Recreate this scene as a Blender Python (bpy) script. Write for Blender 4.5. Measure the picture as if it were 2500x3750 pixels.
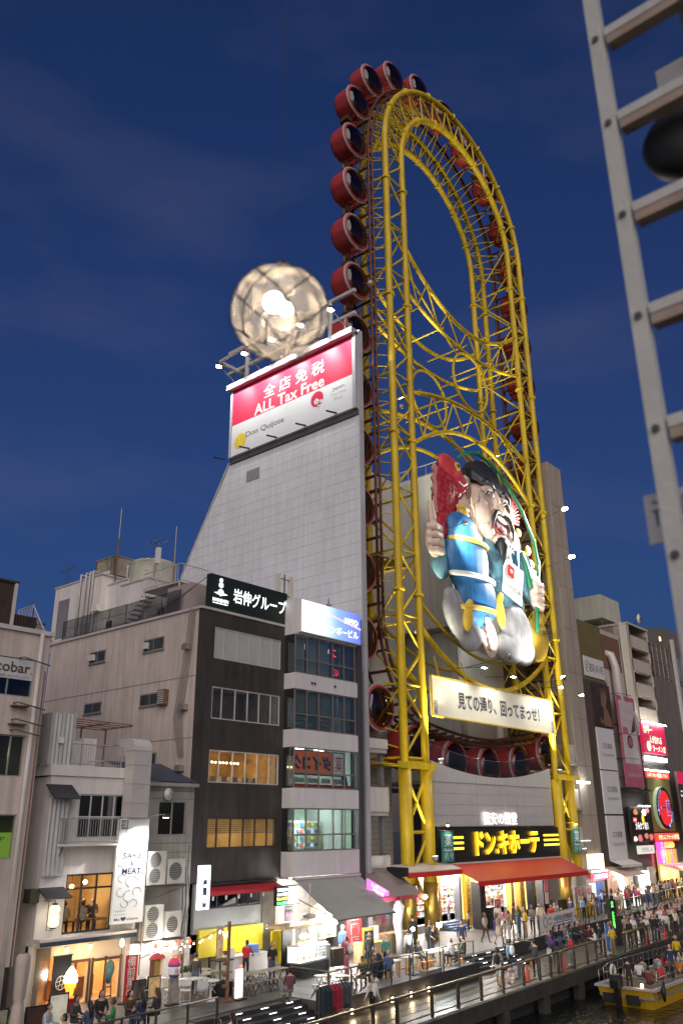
import bpy, bmesh, math, random
from mathutils import Vector, Matrix, Euler
R = math.radians
random.seed(7)
for _o in list(bpy.data.objects): bpy.data.objects.remove(_o)
SC = bpy.context.scene
COL = SC.collection

# ------------------------------------------------------------------ camera, sky, sun, exposure
def build_camera():
    cd = bpy.data.cameras.new('camera'); cam = bpy.data.objects.new('camera', cd); COL.objects.link(cam)
    cd.sensor_fit = 'VERTICAL'; cd.sensor_height = 36.0; cd.lens = 3050.0/3750.0*36.0
    cd.dof.use_dof = True; cd.dof.focus_distance = 55; cd.dof.aperture_fstop = 3.2; cd.clip_start = 0.05; cd.clip_end = 5000
    az, pi, ro = R(40.5), R(20.66), R(-0.4)
    f = Vector((math.cos(az)*math.cos(pi), math.sin(az)*math.cos(pi), math.sin(pi)))
    r = f.cross(Vector((0,0,1))).normalized(); u = r.cross(f)
    r2 = r*math.cos(ro)+u*math.sin(ro); u2 = u*math.cos(ro)-r*math.sin(ro)
    m = Matrix((r2, u2, -f)).transposed().to_4x4(); m.translation = (0,0,7.3)
    cam.matrix_world = m; SC.camera = cam
build_camera()

SUN_DIR = Vector((-0.62, -0.60, 0.50)).normalized()      # towards the opposite bank behind the viewer, for dusk sky and added city glow
def build_light():
    w = bpy.data.worlds.new('World'); SC.world = w; w.use_nodes = True
    nt = w.node_tree; N = nt.nodes; L = nt.links; N.clear()
    out = N.new('ShaderNodeOutputWorld'); bg = N.new('ShaderNodeBackground')
    sky = N.new('ShaderNodeTexSky'); sky.sky_type = 'NISHITA'; sky.sun_disc = False
    sky.sun_elevation = R(1.5); sky.sun_rotation = math.atan2(SUN_DIR.x, SUN_DIR.y)
    sky.air_density = 1.0; sky.dust_density = 0.4; sky.ozone_density = 6.0; sky.altitude = 0
    # thin dusk cloud: a slow noise over the dome, warmer and paler than the blue behind it
    tc = N.new('ShaderNodeTexCoord'); mp = N.new('ShaderNodeMapping'); mp.inputs['Scale'].default_value = (1.2, 1.2, 3.4)
    no = N.new('ShaderNodeTexNoise'); no.inputs['Scale'].default_value = 2.1; no.inputs['Detail'].default_value = 5; no.inputs['Roughness'].default_value = .5
    cr = N.new('ShaderNodeValToRGB'); cr.color_ramp.elements[0].position = .5; cr.color_ramp.elements[0].color = (.035,.035,.035,1)
    cr.color_ramp.elements[1].position = .9; cr.color_ramp.elements[1].color = (.24,.22,.24,1)
    L.new(tc.outputs['Generated'], mp.inputs['Vector']); L.new(mp.outputs['Vector'], no.inputs['Vector']); L.new(no.outputs['Fac'], cr.inputs['Fac'])
    tint = N.new('ShaderNodeMix'); tint.data_type = 'RGBA'; tint.blend_type = 'MULTIPLY'; tint.inputs['Factor'].default_value = 1
    L.new(sky.outputs['Color'], tint.inputs[6]); tint.inputs[7].default_value = SKY_TINT
    mx = N.new('ShaderNodeMix'); mx.data_type = 'RGBA'
    L.new(cr.outputs['Color'], mx.inputs['Factor']); L.new(tint.outputs[2], mx.inputs[6]); mx.inputs[7].default_value = CLOUD
    sz = N.new('ShaderNodeSeparateXYZ'); L.new(tc.outputs['Generated'], sz.inputs[0])
    gr = N.new('ShaderNodeMapRange'); gr.inputs[1].default_value = 0.0; gr.inputs[2].default_value = .75; gr.inputs[3].default_value = .17; gr.inputs[4].default_value = .01; L.new(sz.outputs['Z'], gr.inputs[0])
    m2 = N.new('ShaderNodeMix'); m2.data_type = 'RGBA'; L.new(gr.outputs[0], m2.inputs['Factor']); L.new(mx.outputs[2], m2.inputs[6]); m2.inputs[7].default_value = (1.05, .85, 1.05, 1); mx = m2      # city light in the low air
    L.new(mx.outputs[2], bg.inputs['Color']); bg.inputs['Strength'].default_value = 0.092
    L.new(bg.outputs['Background'], out.inputs['Surface'])
    ld = bpy.data.lights.new('sun', 'SUN'); ld.energy = 1.65; ld.angle = R(70); ld.color = (1.0, .88, .79)  # wide soft lamp added for the warm city glow from across the river
    lo = bpy.data.objects.new('sun', ld); COL.objects.link(lo)
    lo.rotation_euler = (-SUN_DIR).to_track_quat('-Z', 'Y').to_euler()
    vs = SC.view_settings; vs.view_transform = 'Standard'; vs.look = 'None'; vs.exposure = 0.5; vs.gamma = 1; vs.use_curve_mapping = False
    SC.render.engine = 'CYCLES'; c = SC.cycles
    c.use_denoising = True; c.max_bounces = 6; c.diffuse_bounces = 3; c.glossy_bounces = 3; c.transmission_bounces = 4; c.transparent_max_bounces = 12
    c.sample_clamp_indirect = 6; c.caustics_reflective = False; c.caustics_refractive = False; c.use_light_tree = True
SKY_TINT = (1.25, 1.25, 1.30, 1); CLOUD = (1.6, 1.55, 2.2, 1)
build_light()

# ------------------------------------------------------------------ materials
MATS = {}
def mat(name, col, rough=.7, metal=0, var=.12, scale=1.5, bump=0, emit=0, ecol=None, streak=0, spec=.5, bscale=None):
    if name in MATS: return MATS[name]
    m = bpy.data.materials.new(name); m.use_nodes = True; MATS[name] = m
    nt = m.node_tree; N = nt.nodes; L = nt.links; p = N['Principled BSDF']
    p.inputs['Roughness'].default_value = rough; p.inputs['Metallic'].default_value = metal
    p.inputs['Specular IOR Level'].default_value = spec
    c = tuple(col)+(1,)
    if var > 0 or streak > 0:
        g = N.new('ShaderNodeNewGeometry'); no = N.new('ShaderNodeTexNoise'); no.inputs['Scale'].default_value = scale; no.inputs['Detail'].default_value = 6
        no.inputs['Roughness'].default_value = .62
        L.new(g.outputs['Position'], no.inputs['Vector'])
        r = N.new('ShaderNodeValToRGB'); r.color_ramp.elements[0].position = .3; r.color_ramp.elements[1].position = .7
        a = tuple(max(0, v*(1-var)) for v in col)+(1,); b = tuple(min(1, v*(1+var)) for v in col)+(1,)
        r.color_ramp.elements[0].color = a; r.color_ramp.elements[1].color = b
        L.new(no.outputs['Fac'], r.inputs['Fac']); last = r.outputs['Color']
        if streak > 0:      # rain stains that run down the wall
            mp = N.new('ShaderNodeMapping'); mp.inputs['Scale'].default_value = (2.2, 2.2, .16); L.new(g.outputs['Position'], mp.inputs['Vector'])
            n2 = N.new('ShaderNodeTexNoise'); n2.inputs['Scale'].default_value = 1.6; n2.inputs['Detail'].default_value = 5; L.new(mp.outputs['Vector'], n2.inputs['Vector'])
            r2 = N.new('ShaderNodeValToRGB'); r2.color_ramp.elements[0].position = .38; r2.color_ramp.elements[1].position = .66
            r2.color_ramp.elements[0].color = (1-streak,)*3+(1,); r2.color_ramp.elements[1].color = (1,1,1,1)
            L.new(n2.outputs['Fac'], r2.inputs['Fac'])
            mm = N.new('ShaderNodeMix'); mm.data_type = 'RGBA'; mm.blend_type = 'MULTIPLY'; mm.inputs['Factor'].default_value = 1
            L.new(last, mm.inputs[6]); L.new(r2.outputs['Color'], mm.inputs[7]); last = mm.outputs[2]
        L.new(last, p.inputs['Base Color'])
        if bump > 0:
            bn = N.new('ShaderNodeTexNoise'); bn.inputs['Scale'].default_value = bscale or scale*9; bn.inputs['Detail'].default_value = 4; L.new(g.outputs['Position'], bn.inputs['Vector'])
            bp = N.new('ShaderNodeBump'); bp.inputs['Strength'].default_value = bump; bp.inputs['Distance'].default_value = .02
            L.new(bn.outputs['Fac'], bp.inputs['Height']); L.new(bp.outputs['Normal'], p.inputs['Normal'])
    else: p.inputs['Base Color'].default_value = c
    if emit > 0:
        p.inputs['Emission Color'].default_value = tuple(ecol or col)+(1,); p.inputs['Emission Strength'].default_value = emit
    return m
def glow(name, col, s=1): return mat(name, col, .5, 0, 0, emit=s)
def glass(name, tint=(.8,.85,.85), refl=.05, rough=.04, gcol=(.9,.95,1)):
    if name in MATS: return MATS[name]
    m = bpy.data.materials.new(name); m.use_nodes = True; MATS[name] = m
    N = m.node_tree.nodes; L = m.node_tree.links; N.clear()
    o = N.new('ShaderNodeOutputMaterial'); t = N.new('ShaderNodeBsdfTransparent'); t.inputs['Color'].default_value = tuple(tint)+(1,)
    g = N.new('ShaderNodeBsdfGlossy'); g.inputs['Roughness'].default_value = rough; g.inputs['Color'].default_value = tuple(gcol)+(1,)
    lw = N.new('ShaderNodeLayerWeight'); lw.inputs['Blend'].default_value = .25
    ad = N.new('ShaderNodeMath'); ad.operation = 'MULTIPLY_ADD'; ad.inputs[1].default_value = .3; ad.inputs[2].default_value = refl; ad.use_clamp = True
    L.new(lw.outputs['Fresnel'], ad.inputs[0]); mx = N.new('ShaderNodeMixShader'); L.new(ad.outputs[0], mx.inputs['Fac'])
    L.new(t.outputs[0], mx.inputs[1]); L.new(g.outputs[0], mx.inputs[2]); L.new(mx.outputs[0], o.inputs['Surface'])
    return m

# ------------------------------------------------------------------ mesh builder
class MB:
    def __init__(s): s.v = []; s.f = []
    def add(s, vs, fs):
        k = len(s.v); s.v += [tuple(v) for v in vs]; s.f += [tuple(i+k for i in f) for f in fs]; return s
    def box(s, x0, x1, y0, y1, z0, z1):
        return s.add([(x0,y0,z0),(x1,y0,z0),(x1,y1,z0),(x0,y1,z0),(x0,y0,z1),(x1,y0,z1),(x1,y1,z1),(x0,y1,z1)],
                     [(0,3,2,1),(4,5,6,7),(0,1,5,4),(1,2,6,5),(2,3,7,6),(3,0,4,7)])
    def quad(s, a, b, c, d): return s.add([a,b,c,d], [(0,1,2,3)])
    def tube(s, pts, r, n=8, cap=True, closed=False):
        pts = [Vector(p) for p in pts]; rr = r if isinstance(r, (list, tuple)) else [r]*len(pts)
        k0 = len(s.v); m = len(pts); prev = None
        for i, p in enumerate(pts):
            if closed: t = (pts[(i+1)%m]-pts[i-1])
            else: t = (pts[min(i+1,m-1)]-pts[max(i-1,0)])
            t.normalize()
            if prev is None:
                a = Vector((0,0,1)) if abs(t.z) < .9 else Vector((1,0,0)); u = t.cross(a).normalized()
            else:
                u = prev-t*prev.dot(t)
                u = u.normalized() if u.length > 1e-6 else t.orthogonal().normalized()
            prev = u; w = t.cross(u)
            for j in range(n):
                an = 2*math.pi*j/n; s.v.append(tuple(p+(u*math.cos(an)+w*math.sin(an))*rr[i]))
        for i in range(m if closed else m-1):
            a = k0+i*n; b = k0+((i+1)%m)*n
            for j in range(n): s.f.append((a+j, a+(j+1)%n, b+(j+1)%n, b+j))
        if cap and not closed:
            s.f.append(tuple(k0+j for j in reversed(range(n)))); s.f.append(tuple(k0+(m-1)*n+j for j in range(n)))
        return s
    def bar(s, p, q, w, h=None):      # rectangular bar
        h = h or w; p = Vector(p); q = Vector(q); t = (q-p).normalized()
        a = Vector((0,0,1)) if abs(t.z) < .95 else Vector((0,1,0)); u = t.cross(a).normalized()*w/2; v = u.cross(t).normalized()*h/2
        return s.add([p-u-v,p+u-v,p+u+v,p-u+v,q-u-v,q+u-v,q+u+v,q-u+v], [(0,3,2,1),(4,5,6,7),(0,1,5,4),(1,2,6,5),(2,3,7,6),(3,0,4,7)])
    def prism(s, poly, d0, d1, axis='y'):     # poly in the two other axes, pushed along axis
        n = len(poly)
        def P(a, b, d): return (a,d,b) if axis == 'y' else (d,a,b) if axis == 'x' else (a,b,d)
        s.add([P(a,b,d0) for a,b in poly]+[P(a,b,d1) for a,b in poly],
              [tuple(range(n)), tuple(reversed(range(n,2*n)))]+[(i,i+n,(i+1)%n+n,(i+1)%n) for i in range(n)]); return s
    def lathe(s, prof, c=(0,0,0), n=16, axis='z', wob=0):     # prof: (radius, height)
        k = len(s.v); m = len(prof)
        for r, h in prof:
            for j in range(n):
                a = 2*math.pi*j/n; q = r*(1+(wob if j%2 else 0))
                x, y = q*math.cos(a), q*math.sin(a)
                s.v.append((c[0]+x,c[1]+y,c[2]+h) if axis == 'z' else (c[0]+x,c[1]+h,c[2]+y) if axis == 'y' else (c[0]+h,c[1]+x,c[2]+y))
        for i in range(m-1):
            for j in range(n): s.f.append((k+i*n+j, k+i*n+(j+1)%n, k+(i+1)*n+(j+1)%n, k+(i+1)*n+j))
        s.f.append(tuple(k+j for j in reversed(range(n)))); s.f.append(tuple(k+(m-1)*n+j for j in range(n))); return s
    def ball(s, c, r, n=10, m=7):
        r = r if isinstance(r, (tuple, list)) else (r,r,r); k = len(s.v)
        s.v.append((c[0],c[1],c[2]-r[2]))
        for i in range(1, m):
            p = -math.pi/2+math.pi*i/m
            for j in range(n):
                a = 2*math.pi*j/n; s.v.append((c[0]+r[0]*math.cos(p)*math.cos(a), c[1]+r[1]*math.cos(p)*math.sin(a), c[2]+r[2]*math.sin(p)))
        s.v.append((c[0],c[1],c[2]+r[2])); e = len(s.v)-1
        for j in range(n):
            s.f.append((k, k+1+(j+1)%n, k+1+j)); s.f.append((e, e-n+j, e-n+(j+1)%n))
        for i in range(m-2):
            for j in range(n): a = k+1+i*n; s.f.append((a+j, a+(j+1)%n, a+n+(j+1)%n, a+n+j))
        return s
    def wall(s, x0, x1, z0, z1, y, t, holes=()):      # a wall facing -Y with real openings
        xs = sorted({x0,x1}|{v for h in holes for v in h[:2]}); zs = sorted({z0,z1}|{v for h in holes for v in h[2:]})
        idx = {}
        def V(i, j, b):
            if (i,j,b) not in idx: idx[(i,j,b)] = len(s.v); s.v.append((xs[i], y+(t if b else 0), zs[j]))
            return idx[(i,j,b)]
        def full(i, j):
            if i < 0 or j < 0 or i >= len(xs)-1 or j >= len(zs)-1: return False
            cx, cz = (xs[i]+xs[i+1])/2, (zs[j]+zs[j+1])/2
            return not any(h[0] < cx < h[1] and h[2] < cz < h[3] for h in holes)
        for i in range(len(xs)-1):
            for j in range(len(zs)-1):
                if not full(i,j): continue
                s.f.append((V(i,j,0),V(i+1,j,0),V(i+1,j+1,0),V(i,j+1,0))); s.f.append((V(i,j,1),V(i,j+1,1),V(i+1,j+1,1),V(i+1,j,1)))
                if not full(i-1,j): s.f.append((V(i,j,0),V(i,j+1,0),V(i,j+1,1),V(i,j,1)))
                if not full(i+1,j): s.f.append((V(i+1,j,0),V(i+1,j,1),V(i+1,j+1,1),V(i+1,j+1,0)))
                if not full(i,j-1): s.f.append((V(i,j,0),V(i,j,1),V(i+1,j,1),V(i+1,j,0)))
                if not full(i,j+1): s.f.append((V(i,j+1,0),V(i+1,j+1,0),V(i+1,j+1,1),V(i,j+1,1)))
        return s
    def mesh(s, name, smooth=False):
        me = bpy.data.meshes.new(name); me.from_pydata(s.v, [], s.f); me.update()
        if smooth: me.shade_smooth()
        return me
    def build(s, name, m, parent=None, smooth=False):
        return obj(name, s.mesh(name, smooth), m, parent)
def obj(name, me, m, parent=None):
    o = bpy.data.objects.new(name, me); COL.objects.link(o)
    if m is not None and len(me.materials) == 0: me.materials.append(m)
    if parent is not None: o.parent = parent
    return o
def tag(o, label=None, cat=None, group=None, kind=None):
    if label: o['label'] = label
    if cat: o['category'] = cat
    if group: o['group'] = group
    if kind: o['kind'] = kind
    return o
def thing(name, label, cat, loc=(0,0,0), rz=0, group=None):
    o = bpy.data.objects.new(name, None); COL.objects.link(o); o.empty_display_size = .2
    o.location = loc; o.rotation_euler = (0,0,rz); return tag(o, label, cat, group)
def inst(name, me, parent=None, loc=(0,0,0), rot=(0,0,0), sc=(1,1,1), mats=None):     # another object on shared mesh data
    o = bpy.data.objects.new(name, me); COL.objects.link(o); o.location = loc; o.rotation_euler = rot; o.scale = sc
    if parent is not None: o.parent = parent
    if mats:
        for i, m in enumerate(mats): o.material_slots[i].link = 'OBJECT'; o.material_slots[i].material = m
    return o
def copy_tree(o, parent=None):
    c = o.copy(); COL.objects.link(c); c.parent = parent
    for ch in list(o.children): copy_tree(ch, c)
    return c
def move_to(o, loc, rz=0): o.location = loc; o.rotation_euler = (0,0,rz); return o

_unit = {}
def unit_rod(n, m):
    k = (n, m.name)
    if k not in _unit: me = MB().tube([(0,0,0),(0,0,1)], 1, n, cap=False).mesh('rod', True); me.materials.append(m); _unit[k] = me
    return _unit[k]
def rod(name, p, q, r, m, parent=None, n=8):      # a straight tube as an object of its own, on shared mesh data
    p = Vector(p); q = Vector(q); d = q-p; o = bpy.data.objects.new(name, unit_rod(n, m)); COL.objects.link(o)
    o.rotation_mode = 'QUATERNION'; o.rotation_quaternion = d.to_track_quat('Z', 'Y'); o.location = p; o.scale = (r, r, d.length)
    if parent is not None: o.parent = parent
    return o

# ------------------------------------------------------------------ lettering
ORI = {'-y': Matrix(((1,0,0),(0,0,-1),(0,1,0))), '-x': Matrix(((0,0,-1),(-1,0,0),(0,1,0))), 'z': Matrix(((1,0,0),(0,1,0),(0,0,1)))}
def text(body, c, w, h, m, parent=None, ori='-y', bold=0, name='lettering', ext=.004, tilt=0, mirror=False, keep=False, vertical=False, shear=0, thick=False):
    """body fitted into a w by h box centred at c, facing ori"""
    if not thick and any(0x3400 < ord(ch) < 0xA000 for ch in body): bold = min(bold, .005)      # dense characters stay open
    cu = bpy.data.curves.new(name, 'FONT'); cu.body = '\n'.join(body) if vertical else body
    cu.size = 1; cu.offset = bold; cu.extrude = 0; cu.align_x = 'CENTER'; cu.resolution_u = 3; cu.space_line = .95 if vertical else 1; cu.shear = shear
    ob = bpy.data.objects.new(name, cu); COL.objects.link(ob)
    bpy.context.view_layer.update()
    me = bpy.data.meshes.new_from_object(ob.evaluated_get(bpy.context.evaluated_depsgraph_get())); bpy.data.objects.remove(ob); bpy.data.curves.remove(cu)
    if len(me.vertices) == 0: return None
    xs = [v.co.x for v in me.vertices]; ys = [v.co.y for v in me.vertices]
    bw, bh = max(xs)-min(xs), max(ys)-min(ys); cx, cy = (max(xs)+min(xs))/2, (max(ys)+min(ys))/2
    sx, sy = w/bw, (h/bh if h else w/bw)
    if keep: sx = sy = min(sx, sy)
    if w is None: sx = sy
    M = ORI[ori] @ Matrix.Rotation(tilt, 3, 'Z')
    for v in me.vertices:
        q = M @ Vector(((-1 if mirror else 1)*(v.co.x-cx)*sx, (v.co.y-cy)*sy, ext)); v.co = q+Vector(c)
    me.name = name; me.materials.clear(); me.materials.append(m); me.update()
    return obj(name, me, m, parent)

# ------------------------------------------------------------------ building pieces
GLS = glass('window_glass'); GLD = glass('window_glass_dark', (.35,.38,.4), .16)
ALU = mat('aluminium_frame', (.42,.41,.39), .45, .6, .08)
DARKF = mat('dark_bronze_frame', (.05,.042,.036), .5, .3, .1)
def shell(par, x0, x1, y0, y1, z0, z1, m, t=.25, roof=True, base=0):
    """side walls, back wall and roof behind a front wall whose face is at y0"""
    MB().box(x0, x0+t, y0+t, y1, z0, z1).build('side_wall', m, par); MB().box(x1-t, x1, y0+t, y1, z0, z1).build('side_wall', m, par)
    MB().box(x0+t, x1-t, y1-t, y1, z0, z1).build('back_wall', m, par)
    if roof: MB().box(x0+t, x1-t, y0+t, y1-t, z1-t-.05, z1-.05).build('roof', m, par)
def window(par, x0, x1, z0, z1, y, cols, rows, fm, pm, fw=.05, dep=.07, skip=()):
    """window frame with mullions at fractions cols / rows; one pane object per light"""
    b = MB(); xs = [x0]+[x0+(x1-x0)*c for c in cols]+[x1]; zs = [z0]+[z0+(z1-z0)*c for c in rows]+[z1]
    holes = []
    for i in range(len(xs)-1):
        for j in range(len(zs)-1): holes.append((xs[i]+fw/(1 if i == 0 else 2), xs[i+1]-fw/(1 if i == len(xs)-2 else 2), zs[j]+fw/(1 if j == 0 else 2), zs[j+1]-fw/(1 if j == len(zs)-2 else 2)))
    b.wall(x0, x1, z0, z1, y, dep, holes); w = b.build('window', fm, par)
    for k, h in enumerate(holes):
        m = pm[k % len(pm)] if isinstance(pm, (list, tuple)) else pm
        if m is None: continue
        a = .004; MB().box(h[0]-a, h[1]+a, y+dep*.45, y+dep*.6, h[2]-a, h[3]+a).build('pane', m, w)
    return w
def room(par, x0, x1, y0, y1, z0, z1, wm, lamp=None, n=2, fm=None, name='room'):
    """interior seen through a window: floor, ceiling, side and back walls, with ceiling lamps"""
    b = MB(); b.quad((x0,y1,z0),(x1,y1,z0),(x1,y1,z1),(x0,y1,z1)); b.quad((x0,y0,z0),(x0,y1,z0),(x0,y1,z1),(x0,y0,z1)); b.quad((x1,y1,z0),(x1,y0,z0),(x1,y0,z1),(x1,y1,z1))
    b.quad((x0,y0,z1),(x1,y0,z1),(x1,y1,z1),(x0,y1,z1)); b.quad((x0,y0,z0),(x0,y1,z0),(x1,y1,z0),(x1,y0,z0))
    r = b.build(name, wm, par)
    if lamp:
        for i in range(n):
            cx = x0+(x1-x0)*(i+.5)/n; MB().box(cx-.32, cx+.32, (y0+y1)/2-.1, (y0+y1)/2+.1, z1-.09, z1-.03).build('ceiling_lamp', lamp, r)
    return r
def railing(par, pts, h, m, gap=.13, r=.018, name='railing', bottom=.08, post=None):
    """top rail, bottom rail and a baluster every gap; pts are base points"""
    P = [Vector(p) for p in pts]; b = MB(); up = Vector((0,0,h)); lo = Vector((0,0,bottom))
    b.tube([p+up for p in P], r*1.6, 6); b.tube([p+lo for p in P], r*1.2, 6); o = b.build(name, m, par)
    for a, c in zip(P, P[1:]):
        n = max(1, int((c-a).length/gap))
        for i in range(n+1):
            q = a.lerp(c, i/n); rod('baluster', q+lo if 0 < i < n else q, q+up, r*.7 if 0 < i < n else r*1.3, m, o, 5)
    return o
# ------------------------------------------------------------------ the setting: water, quay, promenade, deck
D = .73                                     # height of the upper deck over the promenade
_pu = Vector((math.cos(R(3.8)), math.sin(R(3.8)), 0)); _pn = Vector((-_pu.y, _pu.x, 0)); _po = Vector((30, 22, 0))
def PR(x, t, z=0):                          # promenade coordinates: x as in the world, t metres inland of the quay edge
    p = _po+_pu*((x-30)/_pu.x)+_pn*t; return Vector((p.x, p.y, z))
def water_material():
    m = bpy.data.materials.new('canal_water'); m.use_nodes = True; N = m.node_tree.nodes; L = m.node_tree.links; p = N['Principled BSDF']
    p.inputs['Base Color'].default_value = (.006,.009,.008,1); p.inputs['Roughness'].default_value = .07; p.inputs['IOR'].default_value = 1.33
    g = N.new('ShaderNodeNewGeometry'); mp = N.new('ShaderNodeMapping'); mp.inputs['Scale'].default_value = (1,1.5,1); L.new(g.outputs['Position'], mp.inputs['Vector'])
    a = N.new('ShaderNodeTexNoise'); a.inputs['Scale'].default_value = 2.6; a.inputs['Detail'].default_value = 3; L.new(mp.outputs['Vector'], a.inputs['Vector'])
    b = N.new('ShaderNodeBump'); b.inputs['Strength'].default_value = .8; b.inputs['Distance'].default_value = .2; L.new(a.outputs['Fac'], b.inputs['Height']); L.new(b.outputs['Normal'], p.inputs['Normal'])
    return m
def paver_material():
    m = bpy.data.materials.new('promenade_paving'); m.use_nodes = True; N = m.node_tree.nodes; L = m.node_tree.links; p = N['Principled BSDF']
    g = N.new('ShaderNodeNewGeometry'); mp = N.new('ShaderNodeMapping'); mp.inputs['Rotation'].default_value = (0,0,R(-3.8)); L.new(g.outputs['Position'], mp.inputs['Vector'])
    b = N.new('ShaderNodeTexBrick'); b.inputs['Scale'].default_value = 3; b.inputs['Mortar Size'].default_value = .012; L.new(mp.outputs['Vector'], b.inputs['Vector'])
    b.inputs['Color1'].default_value = (.115,.105,.08,1); b.inputs['Color2'].default_value = (.085,.078,.06,1); b.inputs['Mortar'].default_value = (.07,.06,.05,1)
    L.new(b.outputs['Color'], p.inputs['Base Color']); p.inputs['Roughness'].default_value = .42
    return m
M_PAVE = paver_material()
M_DECK = mat('deck_concrete', (.10,.098,.093), .55, 0, .22, .8, .1)
M_CONC = mat('quay_concrete', (.045,.04,.03), .85, 0, .3, 1.2, .3, streak=.3)
M_DARKW = mat('retaining_wall_stone', (.035,.034,.033), .7, 0, .3, 1.5, .3)
M_ASPH = mat('city_ground', (.05,.05,.05), .9, 0, .2, .4)
M_STEEL = mat('rail_steel', (.22,.2,.17), .35, .85, .15, 3)
M_POST = mat('rail_post_bronze', (.09,.075,.055), .5, .6, .3, 4)
M_LEDW = glow('led_white', (.9,.95,1), 3.5)
M_WARM = glow('warm_lamp', (1,.72,.36), 14)
def build_setting():
    tag(MB().quad((-400,-300,-1.3),(900,-300,-1.3),(900,90,-1.3),(-400,90,-1.3)).build('water', water_material()), kind='structure')
    tag(MB().quad((-400,33,.3),(900,33,.3),(900,1500,.3),(-400,1500,.3)).build('ground', M_ASPH), kind='structure')
    # promenade slab with its quay edge
    b = MB(); a, c, d, e = PR(-20,0), PR(140,0), PR(140,10), PR(-20,10)
    b.add([a,c,d,e]+[v+Vector((0,0,-.42)) for v in (a,c,d,e)], [(0,1,2,3),(7,6,5,4),(0,4,5,1),(1,5,6,2),(2,6,7,3),(3,7,4,0)])
    prom = tag(b.build('promenade', M_PAVE), kind='structure')
    q = MB(); a, c, d, e = PR(-20,-.06,.05), PR(140,-.06,.05), PR(140,.22,.05), PR(-20,.22,.05)
    q.add([a,c,d,e]+[v+Vector((0,0,-.62)) for v in (a,c,d,e)], [(0,1,2,3),(0,4,5,1),(1,5,6,2),(2,6,7,3),(3,7,4,0),(7,6,5,4)])
    tag(q.build('quay_kerb', M_CONC), kind='structure')
    w = MB(); a, c = PR(-20,.7,-.43), PR(140,.7,-.43); w.quad(a+Vector((0,0,-3)), c+Vector((0,0,-3)), c, a); tag(w.build('quay_wall', M_DARKW), kind='structure')
    for x in (24.2, 28.6, 33.0, 37.4, 41.8, 46.2, 50.6, 55, 59.4, 63.8):
        p = PR(x, .1, 0); o = MB().box(p.x-.22, p.x+.22, p.y-.22, p.y+.22, -3, -.57).build('quay_pile', M_CONC, None)
        tag(o, 'square concrete pile in the canal under the quay, %s from the left' % ['first','second','third','fourth','fifth','sixth','seventh','eighth','ninth','tenth'][int((x-24)/4.3)], 'pile', 'piles under the quay edge')
    # upper deck: three runs of slab, with two flights of steps cut into it
    def slab(poly, name):
        b = MB(); b.prism(poly, 0.0, D, 'z'); o = tag(b.build(name, M_DECK), kind='structure'); return o
    f = lambda x, t=3.1: (PR(x, t).x, PR(x, t).y)
    slab([f(-8), f(22.6), (22.65,26.9), (28.4,27.3), f(28.5), f(40.9), (40.8,27.95), (47.0,28.05), (61.3,29.3), (75,30.4), (140,35), (140,60), (-8,60)], 'deck')
    # dark stone facing of the deck edge along the promenade
    for (p, q) in ((f(-8,3.06), f(22.6,3.06)), (f(28.5,3.06), f(40.9,3.06))):
        b = MB(); p = Vector((*p,0)); q = Vector((*q,0)); n = _pn*.04
        b.add([p,q,q+n,p+n]+[v+Vector((0,0,D+.05)) for v in (p,q,q+n,p+n)], [(0,1,5,4),(1,2,6,5),(2,3,7,6),(3,0,4,7),(4,5,6,7)]); tag(b.build('retaining_wall', M_DARKW), kind='structure')
    b = MB(); b.add([(47.0,28.0,0),(61.3,29.25,0),(140,34.95,0),(140,34.95,D+.04),(61.3,29.25,D+.04),(47,28,D+.04)], [(0,1,4,5),(1,2,3,4)]); tag(b.build('retaining_wall', M_DARKW), kind='structure')
    # steps with a light strip under each nosing
    for x0, x1, label in ((22.75, 28.3, 'dark stone steps with white light strips beside the empty cafe tables'), (41.0, 46.8, 'dark stone steps with white light strips beside the beer tables')):
        n = 5; yb = (PR((x0+x1)/2, 3.1).y)+.3; yt = 26.85 if x0 < 30 else 27.97
        t = thing('steps', label, 'steps', (0,0,0))
        for i in range(n):
            y0 = yb+(yt-yb)*i/n; z1 = D*(i+1)/(n+.0)-.012
            st = MB().box(x0, x1, y0, yt, max(0.005, z1-D/n), z1).build('step', M_DARKW, t)
            for k in range(1 if x0 < 30 else 0, 4):
                cx = x0+(x1-x0)*(k+.5)/4+.12*(i%2); MB().box(cx-.2, cx+.2, y0-.012, y0-.002, z1-.045, z1-.025).build('light_strip', M_LEDW, st)
build_setting()

def wall_lamps():
    for x in (29.9,31.35,32.85,34.35,35.85):
        p = PR(x, 3.06, .25); t = thing('wall_lamp', 'square warm lamp low on the dark promenade wall, %s' % {29.9:'nearest the man in white',31.35:'second from the man in white',32.85:'middle one of five',34.35:'fourth from the man in white',35.85:'nearest the orange stools'}[x], 'lamp', p, R(3.8), 'lamps along the promenade wall')
        MB().box(-.09,.09,-.05,0,-.11,.11).build('housing', M_STEEL, t); MB().box(-.07,.07,-.062,-.052,-.09,.09).build('lens', M_WARM, t)
        ld = bpy.data.lights.new('lamp_or_fill_light','POINT'); ld.energy = 9; ld.color = (1,.72,.4); ld.shadow_soft_size = .06
        lo = bpy.data.objects.new('lamp_or_fill_light', ld); COL.objects.link(lo); lo.parent = t; lo.location = (0,-.13,0)
wall_lamps()

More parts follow.
